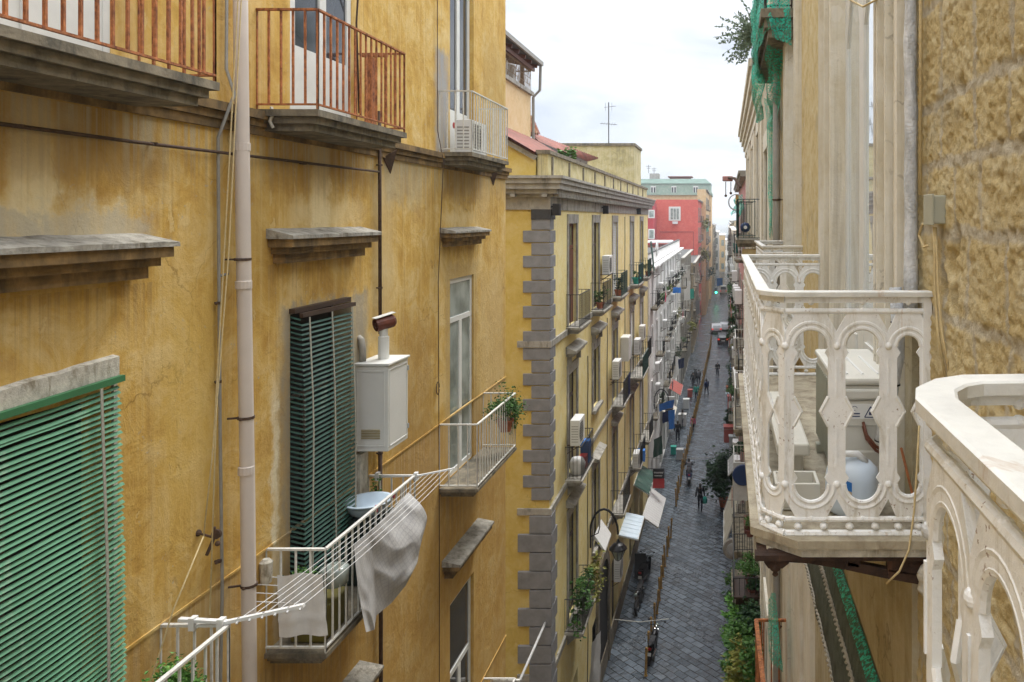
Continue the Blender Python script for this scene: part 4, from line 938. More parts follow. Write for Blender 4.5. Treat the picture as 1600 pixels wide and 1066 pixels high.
for k, yc in enumerate(bays):
    y0, y1 = yc - .68, yc + .68
    surround(B2, XB, y0, y1, FL[0], H - .15); shutter_door(B2, XB, y0, y1, FL[0], H - .15, kinds[0][k])
    z1_ = H - 5.0; z0_ = FL[1] if k != 1 else FL[1] + 1.0
    surround(B2, XB, y0, y1, z0_, z1_, .2); shutter_door(B2, XB, y0, y1, z0_, z1_, kinds[1][k])
    mb = MB(); mb.box(XB, XB + .14, y0 - .14, y0 - .02, z1_ + .3, z1_ + .62).box(XB, XB + .14, y1 + .02, y1 + .14, z1_ + .3, z1_ + .62)
    mb.box(XB - .01, XB + .24, y0 - .28, y1 + .28, z1_ + .62, z1_ + .72); mb.box(XB - .01, XB + .32, y0 - .34, y1 + .34, z1_ + .722, z1_ + .80)
    mb.prism([(XB, y0 - .34, z1_ + .80), (XB + .33, y0 - .34, z1_ + .80), (XB, y0 - .34, z1_ + .93)], (0, y1 - y0 + .68, 0)); mb.build('window_hood', M['grey_trim'], B2)
    z1_ = H - 9.6; z0_ = FL[2] if k != 1 else FL[2] + .4
    surround(B2, XB, y0, y1, z0_, z1_, .2); shutter_door(B2, XB, y0, y1, z0_, z1_, kinds[2][k])
    mb = MB(); mb.box(XB - .01, XB + .26, y0 - .28, y1 + .28, z1_ + .42, z1_ + .52); mb.prism([(XB, y0 - .3, z1_ + .52), (XB + .3, y0 - .3, z1_ + .52), (XB, y0 - .3, z1_ + .66)], (0, y1 - y0 + .6, 0)); mb.build('window_hood', M['grey_trim'], B2)
    if k == 1:
        for zz in (FL[1] + 1.0, FL[2] + .4):
            MB().box(XB - .01, XB + .16, y0 - .24, y1 + .24, zz - .12, zz).build('window_sill', M['grey_trim'], B2)
# balconies of the yellow palazzo
b2bal = [(0, 0, .42, .95, 'black_rail'), (0, 1, .45, 1.05, 'black_rail'), (0, 2, .45, 1.05, 'green_rail'), (0, 3, .5, 1.15, 'green_rail'), (0, 4, .5, 1.1, 'green_rail'),
         (1, 0, .50, 1.1, 'black_rail'), (1, 2, .55, 1.15, 'black_rail'), (1, 3, .75, 1.5, 'green_rail'), (1, 4, .5, 1.1, 'black_rail'),
         (2, 0, .55, 1.2, 'black_rail'), (2, 2, .55, 1.2, 'black_rail'), (2, 3, .6, 1.3, 'black_rail'), (2, 4, .6, 1.2, 'black_rail')]
for (f, k, pr, hl, mt) in b2bal:
    s_ = slab(XB, XB + pr, bays[k] - hl, bays[k] + hl, FL[f], .20, 3).build('balcony_slab', M['grey_trim'], B2)
    bar_railing('railing', XB, XB + pr, bays[k] - hl, bays[k] + hl, FL[f], 1.05, M[mt], s_, .13, .014, .03)
    if f:
        for sy in (-.6, .6):
            mb = MB(); mb.prism([(XB, bays[k] + sy * hl - .08, FL[f] - .2), (XB + pr * .8, bays[k] + sy * hl - .08, FL[f] - .2), (XB + pr * .5, bays[k] + sy * hl - .08, FL[f] - .36), (XB, bays[k] + sy * hl - .08, FL[f] - .62)], (0, .16, 0))
            mb.build('corbel', M['grey_trim'], s_)
# arched portal
Yp = 31.5
mb = MB(); pts = []
for k in range(13):
    a = math.pi * k / 12; pts.append((Yp + 1.25 * math.cos(a), 3.6 + 1.25 * math.sin(a)))
ring_o = [(Yp + 1.6 * math.cos(math.pi * k / 12), 3.6 + 1.6 * math.sin(math.pi * k / 12)) for k in range(13)]
op = [(Yp + 1.25, .1)] + pts + [(Yp - 1.25, .1)]; oo = [(Yp + 1.6, .1)] + ring_o + [(Yp - 1.6, .1)]
mb.sheet([[(XB + .10, y, z) for y, z in oo], [(XB + .10, y, z) for y, z in op], [(XB - .02, y, z) for y, z in op]]); mb.sheet([[(XB - .02, y, z) for y, z in oo], [(XB + .10, y, z) for y, z in oo]])
mb.build('portal_arch', M['stone'], B2)
MB().poly([(XB + .012, y, z) for y, z in op]).build('portal_darkness', M['dark'], B2)  # flat dark sheet standing for the shade inside the arch
# shop openings
for yc in (25.3, 34.95, 41.3, 46.0):
    MB().box(XB - .20, XB - .18, yc - .95, yc + .95, .1, 3.6).build('shop_door', M['wood_dark'], B2)
MB().box(XB - .01, XB + .05, YA + .1, YB, .05, .95).build('plinth', M['stone'], B2)
# roofs and roof blocks
RB = thing('terracotta_roof_house', (-9, 33, zC + .5), 'low yellow attic with terracotta and red sheet roofs on the yellow palazzo', 'rooftop building')
zG = zC + .605
mb = MB(); mb.prism([(-17, YA + .04, zG), (-5.46, YA + .04, zG), (-5.46, YA + .04, H + 1.72), (-9.4, YA + .04, H + 3.94), (-17, YA + .04, H + 3.94)], (0, 8.9, 0)); mb.build('attic_wall', M['yellow_end'], RB)
MB().bar((-5.44, YA - .02, H + 1.74), (-9.4, YA - .02, H + 3.97), .12, .14).build('rake_board', M['grey_trim'], RB)
def pitched(mb, e0, e1, r0, r1, th=.05, nb=20, amp=.035):
    """corrugated roof slope from eaves e0-e1 up to ridge r0-r1"""
    e0, e1, r0, r1 = map(Vector, (e0, e1, r0, r1)); m_ = nb * 4; rows = []
    nn = (e1 - e0).cross(r0 - e0).normalized()
    if nn.z < 0: nn = -nn
    for j in range(7):
        f = j / 6; rows.append([(e0.lerp(e1, i / m_)).lerp(r0.lerp(r1, i / m_), f) + nn * amp * math.sin(i / m_ * nb * 2 * math.pi) + nn * (.02 if j % 2 else 0) for i in range(m_ + 1)])
    mb.sheet(rows, nn * -th)
mb = MB(); pitched(mb, (-5.42, YA - .22, H + 1.90), (-5.55, 31.2, H + 1.96), (-9.6, YA - .22, H + 4.20), (-9.6, 31.2, H + 4.20), nb=26, amp=.02); mb.build('sheet_roof', M['redroof'], RB)
mb = MB(); pitched(mb, WP(786, 201, 28.5), WP(842, 209, 32.5), WP(786, 178, 31.6), WP(831, 182, 32.8), nb=16, amp=.06); mb.build('tile_roof', M['tileroof'], RB)
mb = MB(); mb.prism([WP(842, 209, 32.4), WP(831, 183, 32.7), WP(822, 206, 32.0)], (0, .3, 0)); mb.build('gable_board', M['redroof'], RB)
R2_ = thing('red_sheet_canopy', (-7.5, 37, H + 2), 'long sloping red sheet canopy along the parapet of the yellow palazzo', 'roof')
mb = MB(); pitched(mb, WP(843, 222, 31.3), WP(917, 252, 42.0), WP(818, 202, 33.0), WP(936, 247, 45.5), nb=36, amp=.03); mb.build('roof_sheet', M['redroof'], R2_)
mb = MB(); mb.bar(WP(843, 225, 31.4), WP(917, 255, 42.0), .07, .14)
for k in range(7):
    q = WP(848, 227, 31.6).lerp(WP(915, 255, 41.5), k / 6); mb.bar((q.x, q.y, zG), q, .09)
mb.build('timber_frame', M['wood_dark'], R2_)
MB().box(-9.8, -8.9, 31.6, 44.4, zG, H + 2.9).build('back_wall', M['yellow_end'], R2_)
YT = 46.0
RT = thing('stained_roof_block', (-8.5, YT, zC + .5), 'weathered yellow box on the roof with dark drip streaks under the aerial', 'rooftop building')
MB().box((895 - VX) * YT / F - 3.5, (991 - VX) * YT / F, YT, YT + 3.6, zC + .605, ZW(228, YT)).build('walls', M['yellow_old'], RT)
MB().box((895 - VX) * YT / F - 3.6, (993 - VX) * YT / F, YT - .1, YT + 3.7, ZW(228, YT), ZW(224, YT)).build('roof_edge', M['stone'], RT)
t = thing('tv_aerial', WP(951, 225, 47), 'tall thin television aerial standing on the stained yellow roof block', 'aerial')
p0 = WP(951, 226, 47); mb = MB(); mb.tube([p0, WP(951, 160, 47)], .035, 5)
mb.tube([WP(938, 193, 47.3), WP(964, 195, 46.7)], .018, 4); mb.tube([WP(944, 168, 46.6), WP(962, 166, 47.4)], .015, 4)
for k in range(6): a = WP(940 + k * 4, 193 + .3 * k, 47.2 - .1 * k); mb.tube([a - Vector((0, .3, .12)), a + Vector((0, .3, .12))], .01, 3)
for k in range(3): a = WP(946 + k * 5, 167, 46.8 + .2 * k); mb.tube([a - Vector((0, 0, .25)), a + Vector((0, 0, .25))], .01, 3)
mb.build('aerial', M['dull_metal'], t)
# peach tower with timber canopy behind
XP, YP0, YP1 = -8.0, 24.0, 31.5
PT = thing('peach_roof_tower', (XP, 28, zC), 'peach rooftop tower with a roof terrace and dark timber canopy', 'tower')
MB().box(-14, XP, YP0, YP1, zC + .61, H + 5.05).build('tower_wall', M['peach'], PT)
zt = H + 5.2
MB().box(-14.1, XP + .12, YP0 - .1, YP1 + .12, H + 5.05, zt).build('terrace_edge', M['grey_trim'], PT)
mb = MB()
for k in range(48): mb.bar((XP, YP0 + k * .156, zt), (XP, YP0 + k * .156, zt + .85), .016)
for k in range(12): mb.bar((XP - k * .16, YP1, zt), (XP - k * .16, YP1, zt + .85), .016)
for j in range(1, 4): mb.bar((XP, YP0, zt + j * .27), (XP, YP1, zt + j * .27), .016)
for k in range(22): mb.bar((XP, YP0 + k * .34, zt), (XP, YP0 + (k + 1) * .34, zt + .8), .012)
mb.bar((XP, YP0, zt + .85), (XP, YP1, zt + .85), .05); mb.bar((XP, YP1, zt + .85), (XP - 2, YP1, zt + .85), .05); mb.build('terrace_railing', simple('rusty_lattice', (.30, .20, .11), .8, obj=False), PT)
mb = MB(); mb.ball((XP - .45, 28.6, zt + .5), .36, 12, 8, (1, 1, 1.2)); mb.box(XP - .5, XP - .2, 29.6, 30.0, zt, zt + .75); mb.build('terrace_clutter', M['white_plastic'], PT)
MB().prism([(-7.6, YP0 - 1, H + 6.28), (-14, YP0 - 1, H + 7.5), (-14, YP0 - 1, H + 7.65), (-7.6, YP0 - 1, H + 6.42)], (0, YP1 - YP0 + 1.2, 0)).build('canopy_roof', M['roofgrey'], PT)
MB().box(-7.66, -7.52, YP0 - 1, YP1 + .2, H + 6.30, H + 6.46).build('canopy_gutter', M['grey_pipe'], PT)
mb = MB()
for k in range(9): mb.bar((-7.7, YP0 + k * .92, H + 6.22), (-13, YP0 + k * .92, H + 7.2), .09, .14)
mb.bar((XP - .3, YP1 - .2, zt), (XP - .3, YP1 - .2, H + 6.3), .14); mb.bar((XP - .3, YP0 + 1, zt), (XP - .3, YP0 + 1, H + 6.3), .14); mb.bar((-7.9, YP0 - .9, H + 6.12), (-7.9, YP1 + .1, H + 6.12), .10, .14); mb.build('canopy_timber', M['wood_brown'], PT)
mb = MB(); mb.tube([(-7.62, YP1 + .1, H + 6.3), (-7.66, YP1 + .15, H + 5.3), (XP + .08, YP1 + .1, H + 5.0), (XP + .08, YP1 + .1, zC + 1.0)], .06, 8); mb.build('downpipe', M['grey_pipe'], PT)
pn = MB(); leaves(pn, WP(889, 243, 30), (.32, .25, .30), 260, .16); tag(pn.build('roof_weed', M['leaf_bright']), 'bright green tuft growing on the parapet of the yellow palazzo', 'plant')
for (px, py) in ((865, 325), (943, 326), (996, 329)):
    Y = YW(px, XB + .12); 
    t = thing('cornice_floodlight', (XB + .1, Y, ZW(py, Y)), {865: 'small black lantern box under the cornice at the quoined corner', 943: 'small black lamp under the cornice above the second and third doors', 996: 'small black lamp under the cornice toward the far end'}[px], 'lamp')
    z = ZW(py, Y); MB().box(XB + .10, XB + .32, Y - .10, Y + .10, z - .22, z + .12).bar((XB, Y, z), (XB + .2, Y, z + .1), .04).build('lamp_body', M['black'], t, bevel=.02)
# cables running down the face
for (y, za_, zb_, lb) in ((28.0, H - 5, 2, 'thin black cable down the yellow facade between first and second bays'), (32.6, H - 4.2, 2, 'thin black cable down the yellow facade before the third bay'), (38.3, H + .1, 3, 'wavy dark cable dropping down the yellow facade before the fourth bay')):
    pipe_thing('facade_cable', [(XB + .03, y + .06 * math.sin(k * 1.7), za_ + (zb_ - za_) * k / 14) for k in range(15)], .016, 'black', lb, 'cable', 5)
# things on the yellow facade
make_ac((XB + .25, YW(951, XB + .3), ZW(428, YW(951, XB + .3))), 'white air conditioner beside the second top floor door of the yellow palazzo', .85, .75)
make_ac((XB + .35, 24.4, ZW(697, 24.0)), 'white air conditioner with rusty edge near the quoined corner, above a balcony', .85, .80)
make_ac((XB + .30, 33.6, ZW(590, 33.6)), 'white air conditioner above the third bay balcony with dark cloth', .85, .78)
make_ac((XB + .28, 44.0, ZW(530, 44.0)), 'upper white air conditioner of the pair before the white building', .85, .80)
make_ac((XB + .28, 41.6, ZW(552, 41.6)), 'lower white air conditioner of the pair before the white building', .85, .80)
t = thing('meter_cabinet', (XB + .25, 37.3, ZW(560, 37.3)), 'tall pale grey metal cabinet hung beside the third bay window', 'cabinet')
z = ZW(562, 37.3); MB().box(XB + .01, XB + .40, 36.8, 37.8, z, z + 1.15).build('body', M['cabinet'], t, bevel=.01); MB().box(XB + .39, XB + .41, 36.86, 37.74, z + .05, z + 1.1).build('door', M['cabinet'], t)
tag(MB().lathe((XB + .25, 24.9, FL[1] + .005), [(.2, 0), (.24, .03), (.26, .35), (.18, .5), (.1, .52)], 14).build('white_tank', M['white_plastic'], smooth=True), 'rounded white tank on the second floor balcony near the corner', 'tank')
tag(MB().box(XB + .2, XB + .44, 25.3, 25.75, FL[1] + .003, FL[1] + .40).build('red_crate', M['red'], bevel=.02), 'red crate on the second floor balcony near the corner', 'crate')
tag(MB().box(XB + .15, XB + .45, 25.9, 26.3, FL[1] + .003, FL[1] + .75).build('blue_crate', M['blue'], bevel=.03), 'blue bin at the far end of the second floor balcony near the corner', 'bin')
potted((XB + .22, 29.6, FL[0] + .003), 'potted plant on the second top floor balcony of the yellow palazzo', .22, .75, 260, 'leaf', .10, ps=.18)
potted((XB + .22, 34.6, FL[0] + .003), 'dark potted plant on the third top floor balcony of the yellow palazzo', .25, .8, 260, 'leaf_dark', .11, ps=.2)
potted((XB + .3, 40.9, FL[0] + .003), 'teal pot with plant on the fourth top floor balcony', .18, .4, 100, 'leaf', .1, ps=.25, pot='teal')
potted((XB + .35, 46.6, FL[0] + .003), 'yellow flowering plant on the last top floor balcony', .25, .6, 160, 'leaf_yellow', .12, ps=.2)
mb = MB(); leaves(mb, (XB + .4, 24.9, FL[2] + .9), (.35, .8, .65), 500, .17, droop=.2); tag(mb.build('balcony_shrub', M['leaf']), 'bushy green plants filling the low balcony beside the big quoins', 'plant')
mb = MB(); leaves(mb, (XB + .75, 25.9, FL[2] + .9), (.3, .5, .6), 240, .15, droop=.3); tag(mb.build('balcony_shrub', M['leaf_yellow']), 'yellow green plant spilling over the low balcony front', 'plant')
mb = MB(); rows = [[(XB + .58 + .02 * math.sin(i * 1.3), 35.3 + .7 * i / 8, FL[1] + 1.07 - j * .25) for i in range(9)] for j in range(5)]; mb.sheet(rows, (.008, 0, 0)); tag(mb.build('dark_cloth', M['navy'], smooth=True), 'dark cloth hung over the third bay balcony rail of the second floor', 'cloth')
mb = MB(); rows = [[(XB + .5 + .05 * j + .03 * math.sin(i * 1.3), 46.2 + .95 * i / 8, FL[0] + 2.1 - j * .45) for i in range(9)] for j in range(5)]; mb.sheet(rows, (.008, 0, 0)); tag(mb.build('dark_cloth', M['slat_dark'], smooth=True), 'dark green cloth tilted up over the last top floor balcony', 'cloth')
# wall lantern
def wall_lantern(X, Y, z, out, label, s=1, sc=1.0):
    t = thing('street_lamp', (X, Y, z), label, 'street lamp')
    mb = MB(); pts = [(X, Y, z - .3)] + [(X + s * out * .5 - s * out * .5 * math.cos(a), Y, z + .75 * sc * math.sin(a) + .0) for a in [math.pi * k / 10 for k in range(11)]]
    mb.tube(pts, .035 * sc, 6); mb.bar((X + s * .02, Y, z - .5), (X + s * .02, Y, z + .3), .06)
    mb.tube([(X, Y, z - .1), (X + s * .25 * sc, Y, z + .05), (X + s * .3 * sc, Y, z + .3)], .02, 5); mb.build('bracket_arm', M['black'], t)
    c = (X + s * out, Y, z - .75 * sc)
    MB().lathe(c, [(.10, 0), (.13, .03), (.27, .38), (.30, .40)], 8).build('glass_body', M['glass_pale'], t)
    m2 = MB(); 
    for k in range(8): a = 2 * math.pi * k / 8; m2.tube([(c[0] + .13 * math.cos(a), Y + .13 * math.sin(a), c[2] + .03), (c[0] + .29 * math.cos(a), Y + .29 * math.sin(a), c[2] + .40)], .012, 4)
    m2.lathe((c[0], Y, c[2] + .40), [(.34, 0), (.33, .04), (.20, .17), (.10, .22), (.05, .30), (.03, .36)], 14); m2.lathe((c[0], Y, c[2] - .06), [(.03, 0), (.11, .06), (.12, .07)], 10); m2.build('lamp_cap', M['black_gloss'], t)
    return t
wall_lantern(XB, 28.6, ZW(835, 28.6), 1.05, 'black iron wall lantern on an arched arm above the portal of the yellow palazzo', 1, 1.25)
wall_lantern(-4.9, 52.5, ZW(628, 52.5), 1.0, 'dark wall lantern on the white building above the blue cloth', 1, 1.15)
# =============== WHITE BUILDING AND THE REST OF THE LEFT SIDE ===============
acp = make_ac((0, 0, 0), 'proto', .8, .6, .3)
def place_ac(x, y, z, label, group=None, sc=1): return dup(acp, (x, y, z), 0 if x < -1 else math.pi, label, group, sc)
def row_house(name, X, xb, y0, y1, ztop, mat, label, floors, bw, s=1, kinds=('grey', 'dark', 'white'), balp=.7, railm='black_rail', roofm='roofgrey', proj=.45, trim='grey_trim', cat='building', ground=True, parapet=.0, seed=1, wh=2.3, acs=0, clothes=0, surr=True):
    """building with a street face at x=X; floors = list of floor heights; s=+1 faces +x (left side of the street)"""
    rr = random.Random(seed); B = thing(name, ((X + xb) / 2, (y0 + y1) / 2, 0), label, cat)
    n = max(1, int((y1 - y0) / bw)); ys = [y0 + (y1 - y0) * (i + .5) / n for i in range(n)]
    holes = []; items = []
    for fz in floors:
        for yc in ys:
            d = rr.random() < balp; za = fz if d else fz + .9; zb = fz + wh
            holes.append((yc - .5, yc + .5, za, zb, .18)); items.append((yc, za, zb, d, fz))
    if ground:
        for yc in ys: holes.append((yc - .9, yc + .9, .1, 2.8, .3))
    mb = MB(); wallX(mb, X, y0, y1, 0, ztop, holes, .18, -s); mb.build('street_wall', M[mat], B)
    mb = MB(); shellbox(mb, min(X, xb), max(X, xb), y0, y1, 0, ztop, ('x' if s > 0 else 'X') + 'z'); mb.build('outer_wall', M[mat], B)
    MB().poly([(min(X, xb), y0, ztop), (max(X, xb), y0, ztop), (max(X, xb), y1, ztop), (min(X, xb), y1, ztop)]).build('flat_roof', M[roofm], B)
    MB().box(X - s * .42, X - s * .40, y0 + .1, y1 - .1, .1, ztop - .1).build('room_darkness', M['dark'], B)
    mb = MB(); xa, xc = sorted((X - s * .02, X + s * .28)); mb.box(xa, xc, y0 - .0, y1, ztop - .22, ztop - .10); xa, xc = sorted((X - s * .02, X + s * .36)); mb.box(xa, xc, y0, y1, ztop - .098, ztop + .02); mb.build('cornice', M[trim], B)
    if parapet: MB().box(min(X - s * .1, X - s * .3), max(X - s * .1, X - s * .3), y0 + .01, y1, ztop + .022, ztop + parapet).build('parapet', M[mat], B); MB().box(min(X - s * .06, X - s * .34), max(X - s * .06, X - s * .34), y0 + .01, y1, ztop + parapet + .001, ztop + parapet + .07).build('parapet_coping', M['roofgrey'], B)  # dark coping added to tone down the overbright parapet top
    for (yc, za, zb, d, fz) in items:
        kd = rr.choice(kinds); shutter_door(B, X, yc - .5, yc + .5, za, zb, kd, .1, s)
        if surr: surround(B, X, yc - .5, yc + .5, za, zb, .10, trim, s, .14)
        if d:
            pr = proj * rr.uniform(.8, 1.25); hl = rr.uniform(.75, 1.1)
            sl_ = slab(X, X + s * pr, yc - hl, yc + hl, fz, .14, 2).build('balcony_slab', M['stone'], B)
            bar_railing('railing', X, X + s * pr, yc - hl, yc + hl, fz, 1.0, M[railm if rr.random() < .75 else 'white_rail'], sl_, .16, .016, .03)
    return B, ys, items
WB, wys, wit = row_house('white_building', -4.95, -16, 49.82, 84, H - 3.15, 'white_wall', 'long white building with rows of balconies after the yellow palazzo', [H - 5.9, H - 9.6, H - 13.2], 3.3, kinds=('grey', 'wshut', 'white', 'dark'), balp=.7, parapet=.82, seed=3, trim='white_wall')
LB, lys, lit_ = row_house('grey_house', -4.9, -14, 84.02, 108, H - 4.3, 'grey_wall', 'lower weathered grey building between the white one and the coral red block', [H - 7.6, H - 11, H - 14.6], 3.4, kinds=('grey', 'dark'), balp=.7, seed=5)
RD, rys, rit = row_house('coral_house', -4.75, -12.1, 131, 150, ZW(312, 131), 'red_wall', 'coral red building with a blank end wall and one white window', [H - .5, H - 4, H - 7.5, H - 11], 3.4, kinds=('grey', 'white'), balp=.8, seed=6)
BG, bys, bit = row_house('beige_house', -4.6, -12, 108.02, 130.98, H - 6.2, 'beige_wall', 'beige tenement just before the coral red building', [H - 9.5, H - 13, H - 15.6], 3.2, kinds=('grey', 'dark'), balp=.8, seed=8)
OR, oys, oit = row_house('orange_house', -3.9, -5.6, 150.02, 178, ZW(300, 165), 'orange_wall', 'tall narrow orange and cream facade past the coral red building', [H + 1.8, H - 1.6, H - 5, H - 8.5, H - 12], 3.3, kinds=('grey', 'white', 'dark'), balp=.85, seed=9)
OY, _a, _b = row_house('far_yellow_house', -3.3, -13, 196.5, 250, ZW(352, 196), 'beige_wall', 'far beige tenement on the left where the street narrows', [H - 5, H - 8.5, H - 12], 4.5, kinds=('grey', 'dark'), balp=.6, seed=19)
# end wall of the red house
yr = 131 - .01
def Zr(py): return ZW(py, 131)
def Xr_(px): return (px - VX) * 131 / F
mb = MB(); mb.box(Xr_(1045), Xr_(1063.5), yr - .12, yr, Zr(345), Zr(323)); fr = mb.build('window_surround', M['white_wood'], RD)
for k in range(3): MB().box(Xr_(1048 + k * 4.6), Xr_(1051.6 + k * 4.6), yr - .16, yr - .12, Zr(343), Zr(326)).build('pane', M['glass_pale'], fr)
MB().box(Xr_(1051), Xr_(1059), yr - .4, yr, Zr(350), Zr(346)).build('window_box', M['white_plastic'], RD)
mb = MB(); mb.box(Xr_(1031), Xr_(1084), yr - .06, yr, Zr(363), Zr(362)); mb.box(Xr_(1083), Xr_(1084), yr - .06, yr, Zr(400), Zr(363)); mb.build('raised_band', simple('dark_coral', (.36, .07, .06), .8), RD)
RA = thing('crimson_annex', (-14, 125, 0), 'darker crimson annex left of the coral red building with small windows', 'building')
MB().box(-19, Xr_(1025.5), 125, 136, 0, ZW(316, 125)).build('walls', simple('crimson_plaster', (.40, .045, .055), .85, var=.15, scale=1, bmp=.1, obj=False), RA)
for (pa, pb, qa, qb) in ((1013, 1023, 328, 341), (1013, 1023, 358, 374)):
    f_ = MB().box((pa - VX) * 125 / F, (pb - VX) * 125 / F, 124.9, 125, ZW(qb, 125), ZW(qa, 125)).build('window_frame', M['white_wood'], RA)
    MB().box((pa + 1.5 - VX) * 125 / F, (pb - 1.5 - VX) * 125 / F, 124.86, 124.9, ZW(qb - 1.5, 125), ZW(qa + 1.5, 125)).build('pane', M['glass_pale'], f_)
for k, (py) in enumerate((377, 384, 390)):
    MB().box((1010 - VX) * 118 / F, (1048 - VX) * 118 / F, 118 + k * .1, 124, ZW(py + 3, 118), ZW(py, 118)).build('striped_ledge', M['redroof' if k % 2 else 'white_wall'], RA)
# verdigris mansard building
YG = 180.0
def Xg(px): return (px - VX) * YG / F
GB = thing('mansard_building', (-12, YG, 0), 'large building with pale green mansard storey rising behind the coral red block', 'building')
MB().box(-24, Xg(1111), YG, YG + 16, 0, ZW(305, YG)).build('walls', M['orange_wall'], GB)
mb = MB(); mb.box(-24.5, Xg(1112.5), YG - .5, YG + 16, ZW(305, YG), ZW(301, YG)); mb.build('cornice', M['green_wall'], GB)
MB().box(-24, Xg(1110), YG, YG + 15.8, ZW(301, YG), ZW(287, YG)).build('mansard_storey', M['green_wall'], GB)
mb = MB(); a = [(-24.2, YG - .3, ZW(287, YG)), (Xg(1111), YG - .3, ZW(287, YG)), (Xg(1102), YG + 2, ZW(279, YG)), (-20, YG + 2, ZW(279, YG))]; mb.prism(a, (0, 12, 0)); mb.build('mansard_roof', M['roofgreen'], GB)
for px in (1021, 1053, 1087):
    f_ = MB().box(Xg(px - 4), Xg(px + 4), YG - .35, YG, ZW(303, YG), ZW(291, YG)).build('window_frame', M['white_wood'], GB)
    for q in (-2, 2): MB().box(Xg(px + q - 1.2), Xg(px + q + 1.2), YG - .4, YG - .35, ZW(302, YG), ZW(293, YG)).build('pane', M['glass'], f_)
MB().box(Xg(1013), Xg(1028), YG + 3, YG + 6, ZW(279, YG), ZW(270, YG)).build('roof_cabin', M['grey_wall'], GB)
MB().box(Xg(1045), Xg(1078), YG + 3, YG + 7, ZW(279, YG), ZW(276, YG)).box(Xg(1042), Xg(1081), YG + 2.6, YG + 7.4, ZW(276, YG), ZW(274.5, YG)).build('roof_cabin', M['redroof'], GB)
for (px, top_, lb) in ((1013.5, 258, 'left thin aerial on the mansard roof cabin'), (1022, 262, 'right thin aerial on the mansard roof cabin')):
    mb = MB(); mb.tube([WP(px, 271, YG + 4), WP(px, top_, YG + 4)], .06, 4); mb.tube([WP(px - 4, top_ + 2, YG + 4), WP(px + 4, top_ + 2, YG + 4)], .05, 4); mb.tube([WP(px - 3, top_ + 5, YG + 4), WP(px + 3, top_ + 5, YG + 4)], .05, 4)
    tag(mb.build('roof_aerial', M['dull_metal']), lb, 'aerial')
# far closing buildings
for (nm, y, x0_, x1_, pt, mt, lb) in (('far_pale_building', 275, -5.5, -.2, 368, 'peach', 'pale sand coloured building closing the far end of the street, left'), ('far_cream_building', 300, -1.2, 3.0, 376, 'white_wall', 'cream building closing the far end of the street, right'),
                                     ('far_terrace_building', 252, -7, -2.3, 364, 'white_wall', 'distant pale tenement edge on the left before the sandy end building')):
    B = thing(nm, ((x0_ + x1_) / 2, y, 0), lb, 'building'); MB().box(x0_, x1_, y, y + 20, 0, ZW(pt, y)).build('walls', M[mt], B)
    for j in range(4):
        for i in range(3):
            xx = x0_ + (x1_ - x0_) * (i + .5) / 3; zz = ZW(pt, y) - 2.6 - j * 4.2
            MB().box(xx - .5, xx + .5, y - .06, y, zz - 1.1, zz + 1.0).build('window', M['glass_pale'], B)
    MB().box(x0_ - .2, x1_ + .2, y - .3, y + 20, ZW(pt, y), ZW(pt, y) + .4).build('roof_edge', M['white_wall'], B)
# =============== TUFF BUILDING, NEAR RIGHT ===============
RX = .85
TB = thing('tuff_building', (5, 3, 0), 'old bare tuff stone building with ivory casings and cast iron balconies on the right', 'building')
zF = H - 1.30
# near stretch of bare tuff blocks, really modelled
ga, gb, gc, gd = .9, 3.42, H - 2.6, H + 1.25
st_ = .0105
ny, nz_ = int((gb - ga) / st_), int((gd - gc) / st_)
courses = []; z = gc - .1; rr = random.Random(11)
while z < gd + .4: courses.append(z); z += rr.choice((.25, .27, .29))
marks = [H + .47, H + .21, H - .05, H - .37]
courses = sorted([c for c in courses if c < H - .55 or c > H + .65] + marks)
joints = []
for c in courses:
    y = ga - rr.uniform(0, .4); js = []
    while y < gb + .5: js.append(y); y += rr.uniform(.26, .46)
    joints.append(js)
verts = []; mort = []
for i in range(ny + 1):
    for j in range(nz_ + 1):
        y = ga + (gb - ga) * i / ny; z = gc + (gd - gc) * j / nz_
        wy = y + .035 * noise.noise(Vector((y * 5, z * 5, 0))); wz = z + .03 * noise.noise(Vector((y * 4, z * 4, 7))) + .05 * (y - 2.5) * 0
        k = 0
        while k < len(courses) - 1 and courses[k + 1] < wz: k += 1
        dzj = min(abs(wz - courses[k]), abs(wz - courses[min(k + 1, len(courses) - 1)])) - .016 - .014 * noise.noise(Vector((y * 4, k, 3)))
        djy = min(abs(wy - q) for q in joints[k]) - .010
        d = min(dzj, djy) + .012 * noise.noise(Vector((y * 22, z * 22, 2)))
        f = min(1, max(0, d / .011)); f = f * f * (3 - 2 * f)
        mort.append(1 - f)
        rough_ = noise.fractal(Vector((y * 9, z * 14, 4 + k * 3.1)), 1.0, 2.1, 5)
        pit = max(0, noise.noise(Vector((y * 26, z * 26, 1))) - .25)
        recess = .030 * max(0, noise.noise(Vector((k * 7.7, round(y * 3) * .0 + y * 1.6, 5)))) 
        edge = max(0, 1 - (y - 3.12) / .3) if y > 3.12 else 1
        fine_ = noise.fractal(Vector((y * 34, z * 46, 4 + k * 3.1)), .8, 2.1, 5)
        x = RX - (f * (.009 + .005 * rough_ + .008 * fine_) - pit * .022 - recess * .5 * f) - (1 - f) * (.004 + .008 * noise.fractal(Vector((y * 24, z * 24, 9)), 1, 2, 4))
        verts.append((x, y, z))
def hole_at(px, py, r, depth):
    Y = YW(px, RX); Z = ZW(py, Y)
    for q, (x, y, z) in enumerate(verts):
        dd = math.hypot((y - Y), (z - Z) * .7) / r + .5 * noise.noise(Vector((y * 14, z * 14, 3)))
        if dd < 1: verts[q] = (x + depth * (1 - dd * dd), y, z)
